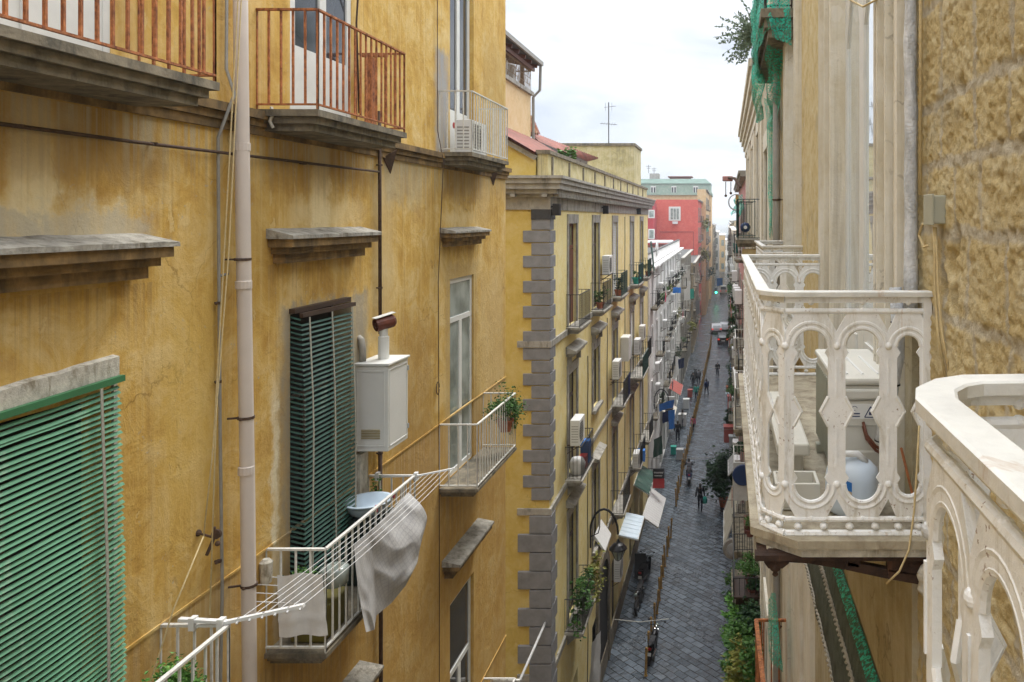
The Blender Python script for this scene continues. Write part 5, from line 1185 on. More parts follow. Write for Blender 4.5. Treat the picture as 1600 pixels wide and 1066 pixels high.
hole_at(1497, 378, .05, .10); hole_at(1494, 470, .05, .10); hole_at(1490, 420, .06, .03); hole_at(1505, 135, .04, .05); hole_at(1478, 440, .05, .04)
n2_ = nz_ + 1
faces = [(i * n2_ + j, i * n2_ + j + 1, (i + 1) * n2_ + j + 1, (i + 1) * n2_ + j) for i in range(ny) for j in range(nz_)]
m, nt, b = newmat('tuff_blocks_and_mortar'); M['tuff'] = m
at = N(nt, 'ShaderNodeAttribute', attribute_name='mortar')
v = pos_node(nt)
tc1 = ramp(nt, noise_n(nt, pos_node(nt, (1, 1, 1.3)), 5.5, 9, .72, .4), [(.30, (.52, .39, .18)), (.46, (.70, .56, .29)), (.60, (.76, .65, .40)), (.74, (.80, .73, .56))])
tc1 = mixc(nt, mth(nt, 'MULTIPLY', ramp(nt, noise_n(nt, v, 36, 6, .8), [(.35, (1, 1, 1)), (.42, (0, 0, 0))]), .55), tc1, (.36, .25, .10, 1))
tc1 = mixc(nt, mth(nt, 'MULTIPLY', ramp(nt, noise_n(nt, v, 90, 4, .75), [(.58, (0, 0, 0)), (.66, (1, 1, 1))]), .6), tc1, (.74, .66, .46, 1))
mc = ramp(nt, noise_n(nt, v, 14, 8, .7), [(.3, (.52, .45, .32)), (.7, (.74, .67, .52))])
c = mixc(nt, at.outputs['Fac'], tc1, mc)
sm = noise_n(nt, v, 2.2, 6, .6); c = mixc(nt, mth(nt, 'MULTIPLY', ramp(nt, sm, [(.58, (0, 0, 0)), (.7, (1, 1, 1))]), .5), c, (.46, .42, .33, 1))
nt.links.new(c, b.inputs['Base Color']); b.inputs['Roughness'].default_value = .95; b.inputs['Specular IOR Level'].default_value = .1
bump(nt, b, mth(nt, 'ADD', mth(nt, 'MULTIPLY', noise_n(nt, v, 120, 5, .8), .8), mth(nt, 'MULTIPLY', noise_n(nt, v, 38, 6, .8), 1.4)), .8, .020)
mbt = MB(); mbt.v = verts; mbt.f = faces
ob = mbt.build('block_wall', M['tuff'], TB, smooth=True)
at_ = ob.data.attributes.new('mortar', 'FLOAT', 'POINT'); at_.data.foreach_set('value', mort)
# plain wall around it
mb = MB(); Z0, Z1 = 0, H + 4.2
doorbays = [(3.5, 6.67, zF - .02, H + 3.0), (8.6, 10.6, zF - .02, H + 3.0)]
lowbays = [(3.9, 6.2, H - 6.6, H - 3.6)]
hl = [(ga, gb - .001, gc, gd, 0)] + [(a, b_, c_, d_, .12) for a, b_, c_, d_ in doorbays]
wallX(mb, RX, -6, 11.6, 0, Z1, hl, s=1)
mb.build('side_wall', M['tuff'], TB)
mb = MB(); shellbox(mb, RX, 10, -6, 11.6, 0, Z1, 'X'); mb.build('outer_wall', M['tuff_wall'], TB)
# casings of the tall windows in ivory stucco
def casing(y0, y1, z0, z1, near=.82, far=.82, arch=True, xg=.06):
    fr = MB(); x = RX
    def pil(a, b_, k):
        w_ = b_ - a; fr.box(x - .02, x + .13, a, b_, z0, z1)
        for (u, v_, pr) in ((0, .08, .05), (.12, .30, .02), (.34, .37, .055), (.43, .60, .012), (.66, .70, .05), (.76, .80, .05), (.86, 1.0, .02)): fr.box(x - .02 - pr, x - .021, a + w_ * u, a + w_ * v_, z0, z1)
    pil(y0, y0 + near, 0); pil(y1 - far, y1, 1)
    o = fr.build('window_casing', M['casing'], TB)
    ya, yb = y0 + near, y1 - far; xg_ = x + xg
    # door leaves: glass with stiles and pointed heads
    d = MB(); n = 2; zh = H + 1.25
    for k in range(n):
        a, b_ = ((ya, ya + (yb - ya) * .55), (ya + (yb - ya) * .55, yb))[k]; wl = b_ - a
        d.box(xg_ - .022, xg_ + .03, a, a + wl * .10, z0, z1); d.box(xg_ - .022, xg_ + .03, b_ - wl * .10, b_, z0, z1)
        d.box(xg_ - .02, xg_ + .03, a + wl * .10, b_ - wl * .10, z0, z0 + .62); d.box(xg_ - .035, xg_ - .0201, a + wl * .22, b_ - wl * .22, z0 + .1, z0 + .52)
        # pointed arch head
        m_ = (a + b_) / 2; r_ = wl * .40; pts = []
        for s_ in range(9):
            f = s_ / 8; pts.append((a + wl * .10 + r_ * f, zh + .42 * math.sin(f * math.pi / 2)))
        pr = [(xg_ - .018, y, z) for y, z in pts] + [(xg_ - .018, m_, z1), (xg_ - .018, a + wl * .10, z1)]
        d.prism(pr, (.045, 0, 0)); pr2 = [(p[0], 2 * m_ - p[1], p[2]) for p in pr][::-1]; d.prism(pr2, (.045, 0, 0))
    dd = d.build('door_frame', M['white_wood'], o)
    MB().box(xg_ - .004, xg_ + .004, ya, yb, z0, z1).build('pane', M['mirror_glass'], dd)
casing(3.5, 6.67, zF, H + 2.98, .70, .95)
casing(8.6, 10.6, zF, H + 2.98, .35, .5)
# rough raking strip beside the casing and soot joint
mb = MB(); mb.box(RX - .035, RX + .01, 3.36, 3.498, H - 2.55, H + 4); mb.build('edge_strip', M['lower_wall'], TB)
# lower floor pilaster and casing below the balcony
mb = MB()
for (a, b_, pr) in ((7.3, 7.5, .05), (7.55, 8.1, .03), (8.2, 8.35, .06), (8.5, 9.6, .04), (9.7, 9.9, .07), (10.1, 11.2, .03)): mb.box(RX - pr, RX - .001, a, b_, .2, H - 1.75)
mb.build('lower_casing', M['casing'], TB)
mb = MB(); mb.box(RX - .012, RX - .001, 1.4, 7.2, H - 12, H - 2.62); mb.box(RX - .012, RX - .001, 3.43, 7.2, H - 2.62, H - 1.40); mb.build('lower_render', M['lower_wall'], TB)
# grey lagged pipe
pts = []
for k in range(30):
    z = H + 3.8 - k * .145; pts.append((RX - .055 + .010 * noise.noise(Vector((z * 1.4, 0, 0))), 3.30 + .018 * noise.noise(Vector((z * 1.1, 5, 0))), z))
t = thing('lagged_pipe', pts[-1], 'lumpy grey foam lagged pipe running up beside the ivory window casing', 'pipe')
mb = MB(); mb.tube(pts, .027, 12)
for k, v_ in enumerate(mb.v): 
    p = Vector(v_); ax = min(pts, key=lambda q: abs(q[2] - p.z)); d_ = p - Vector(ax); d_.z = 0; mb.v[k] = tuple(p + d_ * .35 * noise.noise(p * 14))
mb.build('lagging', M['lagging'], t, smooth=True)
pipe_thing('wall_cable', [(RX - .04, 3.22, H + 4), (RX - .035, 3.21, H + 1), (RX - .04, 3.2, H + .1)], .008, 'rope', 'thin brownish cable running straight beside the lagged pipe', 'cable', 6)
# insulated hose bundle coming down behind the balcony corner
bp = [(.74, 3.35, H - .30), (.75, 3.34, H - .45), (.745, 3.34, H - .60), (.72, 3.34, H - .72), (.70, 3.36, H - .86), (.70, 3.40, H - .98)]
t = thing('hose_bundle', bp[-1], 'grey taped hose bundle with black ties behind the iron balcony corner', 'hose')
MB().tube(bp, .028, 12, .040).build('hose', M['lagging'], t, smooth=True)
mb = MB()
for (p, r_) in ((bp[1], .034), (bp[3], .040), (bp[4], .042), (bp[5], .042)): mb.lathe((p[0], p[1], p[2] - .004), [(r_ - .004, 0), (r_, .001), (r_, .007), (r_ - .004, .008)], 14)
mb.build('cable_tie', M['black'], t)
# junction box and its wires
jb = WP(1463, 328, 3.02)
t = thing('junction_box', (RX - .05, 3.06, jb.z - .1), 'grey green plastic junction box screwed on the tuff wall', 'box')
MB().box(RX - .055, RX - .005, 2.94, 3.06, jb.z - .055, jb.z + .055).build('box', M['box_grey'], t, bevel=.006)
MB().box(RX - .062, RX - .053, 2.935, 3.065, jb.z - .06, jb.z + .06).build('lid', M['box_grey'], t, bevel=.003)
MB().tube([(RX - .06, 3.08, jb.z - .055), (RX - .06, 3.14, jb.z - .10), (RX - .05, 3.10, jb.z - .15), (RX - .05, 3.02, jb.z - .14)], .006, 6).build('cable', M['rope'], t)
w1 = [WP(1470, 355, 2.98), WP(1472, 400, 2.98), WP(1474, 450, 2.96), WP(1480, 520, 2.93), WP(1494, 598, 2.88)]
for i, (dy, lb) in enumerate(((0, 'cream wire dropping from the junction box to the near rail, inner'), (.035, 'cream wire dropping from the junction box to the near rail, outer'))):
    pipe_thing('drop_wire', [p + Vector((-.006 * i - .02, dy * (k / 3), 0)) for k, p in enumerate(w1)] , .0055, 'rope', lb, 'cable', 6)
pipe_thing('lamp_wire', [(RX - .04, 5.5, H + 2.2), (RX - .10, 4.9, H + 1.42), (RX - .10, 4.2, H + 1.16), (RX - .07, 3.9, H + 1.12), (RX - .03, 3.72, H + 1.12)], .006, 'rope', 'cream wire looping across the top of the ivory casing', 'cable', 6)
# ---------- cast iron balconies ----------
def cast_panel(mb, p0, p1, zt, nb, h=1.0, hwk=.036, t_=.010, balls=True, first_ball=False, last_ball=True):
    a, b_ = Vector((*p0, 0)), Vector((*p1, 0)); Ln = (b_ - a).length; d = (b_ - a).normalized(); nrm = Vector((-d.y, d.x, 0)); bw = Ln / nb
    hw = bw / 2 - hwk; ri = hw; ro = bw / 2 - .002; vs, vb = .785, .215; zb = zt - h
    def P(u, v, w=0): q = a + d * u + nrm * w; return (q.x, q.y, zb + v * h)
    def hfun(v):
        x = hw
        for c_ in (.758, .242):
            if abs(v - c_) < .022: x -= .014 * (1 - abs(v - c_) / .022)
        if abs(v - .515) < .055: x -= .030 * (1 - abs(v - .515) / .055)
        return x
    vsam = [.078 + (vb - .078) * (1 - math.cos(math.pi / 2 * k / 12)) if 0 else .078 + (vb - .078) * k / 14 for k in range(14)] + [vb, .22, .231, .242, .253, .264, .3, .4, .46, .4875, .515, .5425, .57, .65, .7, .736, .747, .758, .769, .78, vs] + [vs + (.922 - vs) * k / 14 for k in range(1, 15)]
    for i in range(nb):
        c = bw * (i + .5)
        for sg in (-1, 1):
            rows = []
            for v in vsam:
                dv = v - vs if v > vs else vb - v if v < vb else 0
                ho = bw / 2
                if dv > 0: hi = math.sqrt(max(0, ri * ri - dv * dv))
                else: hi = hfun(v)
                tri = min(.042, bw * .2)
                if v > .845: ho = bw / 2 - tri * (v - .845) / .075
                if v < .155: ho = bw / 2 - tri * (.155 - v) / .075
                ho = max(ho, hi + .0005)
                rows.append([P(c + sg * ho, v, t_ / 2), P(c + sg * hi, v, t_ / 2), P(c + sg * hi, v, -t_ / 2), P(c + sg * ho, v, -t_ / 2), P(c + sg * ho, v, t_ / 2)])
            mb.sheet(rows)
        for (vc, s_) in ((vs, 1), (vb, -1)):
            for r_, tr in ((ri + .004, .0095), (ri + (ro - ri) * .80, .0100)):
                if r_ > .01: mb.tube([P(c + r_ * math.cos(k * math.pi / 14), vc + s_ * r_ * math.sin(k * math.pi / 14), 0) for k in range(15)], tr, 7)
        # pointed mouldings of the diamond
        for sg in (-1, 1):
            mb.tube([P(c + sg * (hw + .002), .575), P(c + sg * (hw - .030), .515), P(c + sg * (hw + .002), .455)], .009, 6)
        if balls: mb.ball(P(c, .93), .013, 10, 6); mb.ball(P(c, .075), .013, 10, 6)
        for bb in (.25, .75): mb.ball(P(bw * (i + bb), .043), .0175, 10, 6, (1, 1, .85))
        mb.ball(P(bw * (i + .5), .965), .013, 8, 5)
    for i in range(1 if first_ball is False else 0, nb + (1 if last_ball else 0)):
        u = bw * i
        mb.ball(P(u, .785), .017, 12, 8); mb.ball(P(u, .215), .017, 12, 8)
        for (v0, v1) in ((.58, .735), (.295, .45)):
            p, q = Vector(P(u, v0)), Vector(P(u, v1)); mb.bar(p, q, .007, t_ + .008, up=tuple(nrm))
    for v, r_ in ((.928, .012), (.072, .012), (.012, .016)): mb.tube([P(0, v), P(Ln, v)], r_, 8)
    mb.bar(P(0, .978), P(Ln, .978), .016, .03)
    return mb
def flat_rail(mb, pts, zt, w_=.062, th=.022):
    """continuous mitred hand rail along a polyline"""
    P_ = [Vector((*p, 0)) for p in pts]; rows = []
    for i, p in enumerate(P_):
        d0 = (p - P_[i - 1]).normalized() if i else (P_[1] - p).normalized(); d1 = (P_[i + 1] - p).normalized() if i < len(P_) - 1 else d0
        n_ = Vector((-(d0 + d1).y, (d0 + d1).x, 0)).normalized(); k = w_ / 2 / max(.4, n_.dot(Vector((-d0.y, d0.x, 0))))
        a, b_ = p + n_ * k, p - n_ * k; o = .006
        rows.append([(a.x, a.y, zt - th), (a.x, a.y, zt - .004), (a.x * .92 + b_.x * .08, a.y * .92 + b_.y * .08, zt), (b_.x * .92 + a.x * .08, b_.y * .92 + a.y * .08, zt), (b_.x, b_.y, zt - .004), (b_.x, b_.y, zt - th), (a.x, a.y, zt - th)])
    mb.sheet(rows); mb.poly(rows[0][:6]); mb.poly(rows[-1][:6][::-1])
zr = H - .297
IB = thing('iron_balcony', (.5, 4.8, zF - .1), 'white cast iron arched balcony with stone floor in the middle right, holding an air conditioner', 'balcony')
N0 = [(.84, 3.165), (.669, 3.165), (.245, 3.165), (.158, 3.27), (.158, 6.40), (.84, 6.42)]
mb = MB()
cast_panel(mb, (.669, 3.165), (.245, 3.165), zr - .012, 2); cast_panel(mb, (.835, 3.165), (.669, 3.165), zr - .012, 1); cast_panel(mb, (.245, 3.165), (.158, 3.27), zr - .012, 1, hwk=.035)
mb.build('side_railing', M['cast'], IB, smooth=False)
mb = MB(); cast_panel(mb, (.158, 3.27), (.158, 6.40), zr - .012, 14); mb.build('front_railing', M['cast'], IB)
mb = MB(); cast_panel(mb, (.158, 6.40), (.84, 6.40), zr - .012, 3); mb.build('far_railing', M['cast'], IB)
mb = MB(); flat_rail(mb, [(.85, 3.165), (.245, 3.165), (.21, 3.185), (.172, 3.235), (.158, 3.28), (.158, 6.40), (.85, 6.40)], zr, .058); mb.build('hand_rail', M['cast_top'], IB)
mb = MB(); mb.box(.812, .846, 3.150, 3.180, zF, zr - .025); mb.build('end_post', M['cast'], IB)
out = [(.86, 3.10), (.29, 3.10), (.105, 3.25), (.105, 6.48), (.86, 6.48)]
MB().prism([(x, y, zF - .035) for x, y in out], (0, 0, .033)).build('floor_slab', simple('worn_marble_edge', (.42, .37, .27), .8, var=.3, scale=10, bmp=.4, obj=False, dirt=(.2, .16, .11), dirt_amt=.7), IB)
MB().prism([(x + (.02 if x < .5 else 0), y + (.02 if y < 5 else -.02), zF - .075) for x, y in out], (0, 0, .038)).build('slab_moulding', M['lime'], IB)
# iron bracket plate under the near edge
def bracket(y):
    mb = MB(); b0 = 3.2
    def Q(px, py): p = WP(px, py, b0); return Vector((p.x, y, p.z))
    th = Vector((0, .035, 0))
    mb.prism([Q(1200, 857), Q(1452, 859), Q(1452, 864), Q(1200, 863)], th)
    lo = [(1226, 874), (1262, 876), (1320, 886), (1385, 900), (1452, 912)]; up = [(px, py - 11 - (px - 1226) * .03) for px, py in lo]
    for (p1, p2, q1, q2) in zip(lo, lo[1:], up, up[1:]): mb.prism([Q(*p1), Q(*p2), Q(*q2), Q(*q1)], th)
    for (a, b_) in ((1262, 1276), (1322, 1342), (1384, 1452)): mb.prism([Q(a, 863), Q(b_, 863), Q(b_, 868 + (b_ - 1226) * .13), Q(a, 868 + (a - 1226) * .13)], (0, .033, 0))
    mb.prism([Q(1195, 862), Q(1236, 862), Q(1232, 876), Q(1222, 884), Q(1200, 884), Q(1193, 874)], (0, .034, 0))
    c = Q(1211, 878); c.y = y + .017; mb.lathe(c - Vector((0, 0, .055)), [(.004, 0), (.014, .008), (.008, .02), (.022, .03), (.024, .045), (.014, .06)], 12)
    return mb
mb = bracket(3.17)
mb.build('bracket', M['brown_iron'], IB, bevel=.003); bracket(6.2).build('bracket', M['brown_iron'], IB)
MB().box(.12, .85, 3.14, 3.2, zF - .10, zF - .077).box(.13, .17, 3.2, 6.4, zF - .10, zF - .077).build('edge_beam', M['brown_iron'], IB)
# mortar lump at the bracket root
mb = MB(); mb.ball((.83, 3.12, H - 1.47), .045, 14, 10, (1, 1, 2.1)); mb.v = [tuple(Vector(v_) + Vector((noise.noise(Vector(v_) * 22), noise.noise(Vector(v_) * 25 + Vector((5, 0, 0))), noise.noise(Vector(v_) * 19 + Vector((0, 5, 0))))) * .028) for v_ in mb.v]
mb.build('mortar_lump', M['lime'], TB, smooth=True)
# nearest balcony, bottom right corner
NB = thing('iron_balcony', (.6, .2, zF - .1), 'nearest white cast iron balcony with broad marble-like handrail in the bottom right corner', 'balcony')
mb = MB(); cast_panel(mb, (.345, 1.29), (.345, -.55), zr - .012, 8, t_=.016, first_ball=True); mb.build('front_railing', M['cast'], NB)
mb = MB(); cast_panel(mb, (.84, 1.45), (.45, 1.43), zr - .012, 2, t_=.016); cast_panel(mb, (.45, 1.43), (.345, 1.29), zr - .012, 1, hwk=.035); mb.build('side_railing', M['cast'], NB)
mb = MB(); flat_rail(mb, [(.86, 1.46), (.46, 1.435), (.41, 1.405), (.37, 1.35), (.352, 1.28), (.352, -.6)], zr, .070, .026); mb.build('hand_rail', M['cast_top'], NB)
MB().prism([(x, y, zF - .06) for x, y in [(.86, 1.52), (.42, 1.50), (.29, 1.33), (.29, -.6), (.86, -.6)]], (0, 0, .06)).build('floor_slab', M['lime'], NB)
mb = MB(); mb.prism([(.36, 1.0, zF - .1), (.85, 1.0, zF - .1), (.85, 1.0, zF - .3), (.36, 1.0, zF - .16)], (0, .04, 0)); mb.build('bracket', M['brown_iron'], NB)
# small balcony beyond
SB = thing('iron_balcony', (.65, 9.5, zF), 'small white iron balcony seen beyond the middle balcony', 'balcony')
mb = MB(); cast_panel(mb, (.42, 8.5), (.42, 10.5), zr - .012, 9); cast_panel(mb, (.85, 8.5), (.42, 8.5), zr - .012, 2); cast_panel(mb, (.42, 10.5), (.85, 10.5), zr - .012, 2); mb.build('railing', M['cast'], SB)
mb = MB(); flat_rail(mb, [(.86, 8.5), (.42, 8.5), (.42, 10.5), (.86, 10.5)], zr, .055); mb.build('hand_rail', M['cast_top'], SB)
MB().box(.37, .86, 8.44, 10.56, zF - .09, zF).build('floor_slab', M['lime'], SB)
# air conditioner on the iron balcony
ax0, ax1, ay0, ay1, az0, az1 = .525, .815, 3.62, 4.42, zF + .05, H - .785
t = thing('air_conditioner', (.55, 4.0, zF), 'beige air conditioner standing on the cast iron balcony with warning sticker', 'air conditioner')
MB().box(ax0, ax1, ay0, ay1, az0, az1).build('casing', M['beige_plastic'], t, bevel=.012)
MB().box(ax0 - .012, ax1 + .012, ay0 - .012, ay1 + .012, az1 + .001, az1 + .035).build('top_cover', M['beige_plastic'], t, bevel=.012)
mb = MB()
for k in range(3): mb.tube([(ax0 + .06 + k * .075, ay0 + .08, az1 + .036), (ax0 + .05 + k * .075, ay1 - .25, az1 + .036)], .007, 6)
mb.build('top_ribs', M['white_plastic'], t)
mb = MB(); mb.box(ax0 + .02, ax0 + .20, ay0 - .022, ay0 - .001, az1 - .065, az1 - .015); mb.build('handle_lid', M['beige_plastic'], t, bevel=.01)
MB().box(ax0 + .02, ax0 + .205, ay0 - .010, ay0 - .0005, az1 - .19, az1 - .07).build('terminal_cover', M['beige_plastic'], t, bevel=.008)
MB().box(ax0 + .205, ax0 + .21, ay0 - .002, ay0 - .0005, az0 + .05, az1 - .02).build('panel_joint', M['box_grey'], t)
MB().box(ax0 + .03, ax1 - .03, ay0 - .018, ay0 - .001, az0 + .01, az0 + .16).build('valve_cover', M['beige_plastic'], t, bevel=.012)
stk = MB().box(ax0 + .06, ax0 + .19, ay0 - .0135, ay0 - .0105, az1 - .155, az1 - .085).build('warning_sticker', simple('white_sticker', (.75, .75, .73), .5, var=.03, bmp=0), t)
sy = ay0 - .0142; sx = ax0 + .155; sz = az1 - .147
INK = simple('blue_black_ink', (.03, .04, .12), .5, var=.05, bmp=0)
mb = MB()
tri = [(sx - .028, sz), (sx + .028, sz), (sx, sz + .05)]
for k in range(3): p, q = tri[k], tri[(k + 1) % 3]; mb.bar((p[0], sy, p[1]), (q[0], sy, q[1]), .001, .0045, up=(0, 0, 1) if k else (0, 0, 1))
mb.add([(sx - .007, sy, sz + .010), (sx + .007, sy, sz + .010), (sx + .009, sy, sz + .02), (sx, sy, sz + .036), (sx - .008, sy, sz + .02)], [(0, 1, 2, 3, 4)])
mb.tube([(ax0 + .08 + .012 * math.cos(a), sy, az1 - .105 + .010 * math.sin(a)) for a in [k * .5 for k in range(11)]], .0012, 4)
mb.bar((ax0 + .068, sy, az1 - .130), (ax0 + .105, sy, az1 - .130), .001, .006); mb.bar((ax0 + .068, sy, az1 - .143), (ax0 + .105, sy, az1 - .143), .001, .005); mb.build('sticker_symbols', INK, stk)
mb = MB(); pl = MB(); pl.box(ax0 + .225, ax0 + .29, ay0 - .0025, ay0 - .0005, az1 - .19, az1 - .03); lab = pl.build('rating_label', simple('grey_label', (.50, .50, .48), .6, var=.05, bmp=0), t)
for k in range(12): mb.box(ax0 + .232, ax0 + .232 + rnd.uniform(.03, .052), ay0 - .0035, ay0 - .0026, az1 - .045 - k * .011, az1 - .041 - k * .011)
mb.build('label_print', INK, lab)
l2 = MB().box(ax0 + .11, ax0 + .19, ay0 - .0205, ay0 - .0185, az0 + .03, az0 + .09).build('small_label', M['white_plastic'], t); mb = MB()
for k in range(6): mb.box(ax0 + .116, ax0 + .116 + rnd.uniform(.03, .06), ay0 - .0215, ay0 - .0206, az0 + .08 - k * .008, az0 + .083 - k * .008)
mb.build('label_print', INK, l2)
mb = MB()
for k in range(16): mb.box(ax0 - .006, ax0 + .002, ay0 + .03, ay1 - .03, az0 + .03 + k * .026, az0 + .037 + k * .026)
for k in range(14): mb.box(ax0 - .012, ax0 - .006, ay0 + .05 + k * .053, ay0 + .056 + k * .053, az0 + .03, az1 - .03)
mb.build('fan_guard', M['box_grey'], t)
mb = MB(); mb.box(ax0 - .02, ax1 + .02, ay0 + .1, ay0 + .16, zF, az0 - .002).box(ax0 - .02, ax1 + .02, ay1 - .16, ay1 - .1, zF, az0 - .002); mb.build('foot', M['box_grey'], t)
for (o_, lb) in ((0, 'brown copper hose curving from the balcony air conditioner, upper'), (.018, 'brown copper hose curving from the balcony air conditioner, lower')):
    pipe_thing('coolant_hose', [(ax0 + .12, ay0 - .015, az1 - .17 - o_), (ax0 + .13, ay0 - .05, az1 - .22 - o_), (ax0 + .17, ay0 - .06, az1 - .27 - o_), (ax0 + .23, ay0 - .05, az1 - .305 - o_), (ax0 + .30, ay0 - .05, az1 - .32 - o_)], .0075, 'wood_brown', lb, 'hose', 8)
t = thing('floor_trough', (.3, 3.7, zF), 'pale grey plastic trough lying on the iron balcony floor', 'trough')
mb = MB(); mb.box(.22, .42, 3.42, 3.60, zF + .002, zF + .012); 
for (a, b_, c_, d_) in ((.22, .42, 3.42, 3.435), (.22, .42, 3.585, 3.60), (.22, .235, 3.435, 3.585), (.405, .42, 3.435, 3.585)): mb.box(a, b_, c_, d_, zF + .012, zF + .12)
mb.build('trough', M['beige_plastic'], t, bevel=.004); 
tag(MB().box(.25, .41, 3.75, 4.9, zF + .14, zF + .20).box(.27, .39, 3.85, 3.95, zF, zF + .14).box(.27, .39, 4.7, 4.8, zF, zF + .14).build('low_bench', M['beige_plastic'], bevel=.01), 'low pale shelf standing along the iron balcony front', 'shelf')
# jug
t = thing('plastic_jug', (.56, 3.42, zF), 'white plastic jug with blue label on the balcony floor before the air conditioner', 'jug')
MB().lathe((.565, 3.43, zF + .002), [(.10, 0), (.118, .012), (.12, .04), (.12, .15), (.112, .185), (.085, .215), (.045, .235), (.03, .24)], 24).build('body', simple('milky_plastic', (.58, .66, .74), .35, var=.05, scale=4, bmp=.02), t, smooth=True)
MB().tube([(.50, 3.40, zF + .225), (.52, 3.39, zF + .262), (.58, 3.39, zF + .262), (.62, 3.40, zF + .222)], .016, 8).build('handle', M['white_plastic'], t, smooth=True)
mb = MB(); rows = [[(.565 + .1215 * math.cos(a), 3.43 + .1215 * math.sin(a), zF + z_ + .04 * (-1.6 - a)) for a in [R(-135 + k * 7) for k in range(6)]] for z_ in (.115, .155)]; mb.sheet(rows)
lb_ = mb.build('label', M['blue'], t)
mb = MB(); rows = [[(.565 + .1225 * math.cos(a), 3.43 + .1225 * math.sin(a), zF + z_ + .04 * (-1.6 - a)) for a in [R(-135 + k * 7) for k in range(6)]] for z_ in (.095, .115)]; mb.sheet(rows); mb.build('label_edge', simple('cream_paper', (.6, .48, .3), .7, bmp=0), lb_)
# loose wires near the rail corner
pipe_thing('loose_wire', [WP(1436, 665, 3.13), WP(1432, 740, 3.12), WP(1428, 800, 3.11), WP(1420, 860, 3.09), WP(1405, 893, 3.08), WP(1385, 912, 3.10)], .0045, 'rope', 'thin pale wire curling over the iron balcony edge', 'cable', 5)
pipe_thing('rusty_rod', [WP(1408, 700, 3.3), WP(1425, 770, 3.3), WP(1446, 845, 3.28)], .006, 'rust_rail', 'thin rusty rod leaning at the wall end of the iron balcony', 'rod', 5)
# ---------- green net band on the lower wall ----------
t = thing('net_wrapped_ledge', (.8, 5.5, H - 3.3), 'sloping band of dark green netting with two pale braided ropes along the lower tuff wall', 'netting')
mb = MB(); rows = []
for i in range(70):
    y = 3.4 + i * .06; j = .02 * noise.noise(Vector((y * 3, 0, 0))); rows.append([(RX - .02, y, H - 3.24 + j), (RX - .12 + j, y, H - 3.18 + j), (RX - .11 + j, y, H - 2.9), (RX - .07, y, H - 2.60 + j), (RX - .02, y, H - 2.50 + j)])
mb.sheet(rows); mb.build('ledge', simple('sooty_green_cloth', (.085, .10, .075), .95, var=.5, scale=14, bmp=.9, obj=False, dirt=(.12, .12, .09), dirt_amt=.5), t, smooth=True)
dusty = simple('dusty_rope', (.46, .44, .38), .9, var=.4, scale=30, obj=False)
for (z_, x_) in ((H - 3.12, RX - .125), (H - 2.74, RX - .10)):
    mb = MB(); ra = random.Random(int(z_ * 100))
    for ph in (0, math.pi): mb.tube([(x_ + .010 * math.cos(k * 1.1 + ph), 3.42 + k * .022 + .008 * ra.uniform(-1, 1), z_ + .014 * math.sin(k * 1.1 + ph) + .02 * noise.noise(Vector((k * .05, z_, 0)))) for k in range(185)], .0085, 5)
    mb.build('braided_rope', dusty, t)
mb = MB(); rows = []
for i in range(60):
    y = 3.4 + i * .07; j = .05 * noise.noise(Vector((y * 2.2, 4, 0))); rows.append([(RX - .075, y, H - 2.54 + j * .3), (RX - .05 - j * .3, y, H - 2.51 + j * .5), (RX - .02, y, H - 2.495 + j * .5)])
mb.sheet(rows); mb.build('net_edge', M['net'], t)
# small lower balcony with bare rusty frame and hanging net
t = thing('rusty_balcony_frame', (.6, 9, H - 6.3), 'bare rusty balcony frame low on the tuff building, below the iron bracket', 'balcony')
mb = MB(); zq = H - 5.28
mb.bar((.85, 10.1, zq), (.39, 10.1, zq), .035, .03).bar((.40, 10.1, zq), (.45, 7.6, zq - .02), .055, .03).bar((.47, 10.1, zq), (.47, 10.1, zq - 1), .02)
for k in range(6): mb.bar((.40 + .0 * k, 10.1 - k * .45, zq), (.40, 10.1 - k * .45, zq - 1.0), .022)
for k in range(4): mb.bar((.5 + .1 * k, 10.1, zq), (.5 + .1 * k, 10.1, zq - 1.0), .018)
mb.build('railing', M['rust_rail'], t); MB().box(.38, .86, 7.5, 10.15, zq - 1.1, zq - 1.0).build('floor', M['stone'], t)
def drape(mb, pts_top, pts_bot, n=14, m=18, fold=.06, seed=0, wob=.05, ff=9):
    rows = []
    for i in range(m + 1):
        f = i / m; row = []
        for j in range(n + 1):
            g = j / n; a = lerp_path(pts_top, g); b_ = lerp_path(pts_bot, g); p = a.lerp(b_, f)
            p += Vector((fold * math.sin(g * ff + seed + f * 2), fold * math.cos(g * ff * .8 + seed * 2 + f * 3), 0)) * (.4 + .6 * f)
            p += Vector((noise.noise(p * 2.3), noise.noise(p * 2.1 + Vector((9, 0, 0))), noise.noise(p * 2.0 + Vector((0, 9, 0))))) * wob; row.append(p)
        rows.append(row)
    return mb.sheet(rows)
mb = MB(); drape(mb, [WP(1199, 938, 10.0), WP(1206, 925, 9.8), WP(1213, 928, 9.6)], [WP(1200, 1018, 10.0), WP(1209, 1040, 9.6), WP(1221, 1052, 9.2), WP(1219, 1030, 9.2)], fold=.012, wob=.03)
tag(mb.build('hanging_net', M['net'], smooth=True), 'torn piece of green netting hanging by the rusty balcony frame', 'netting')
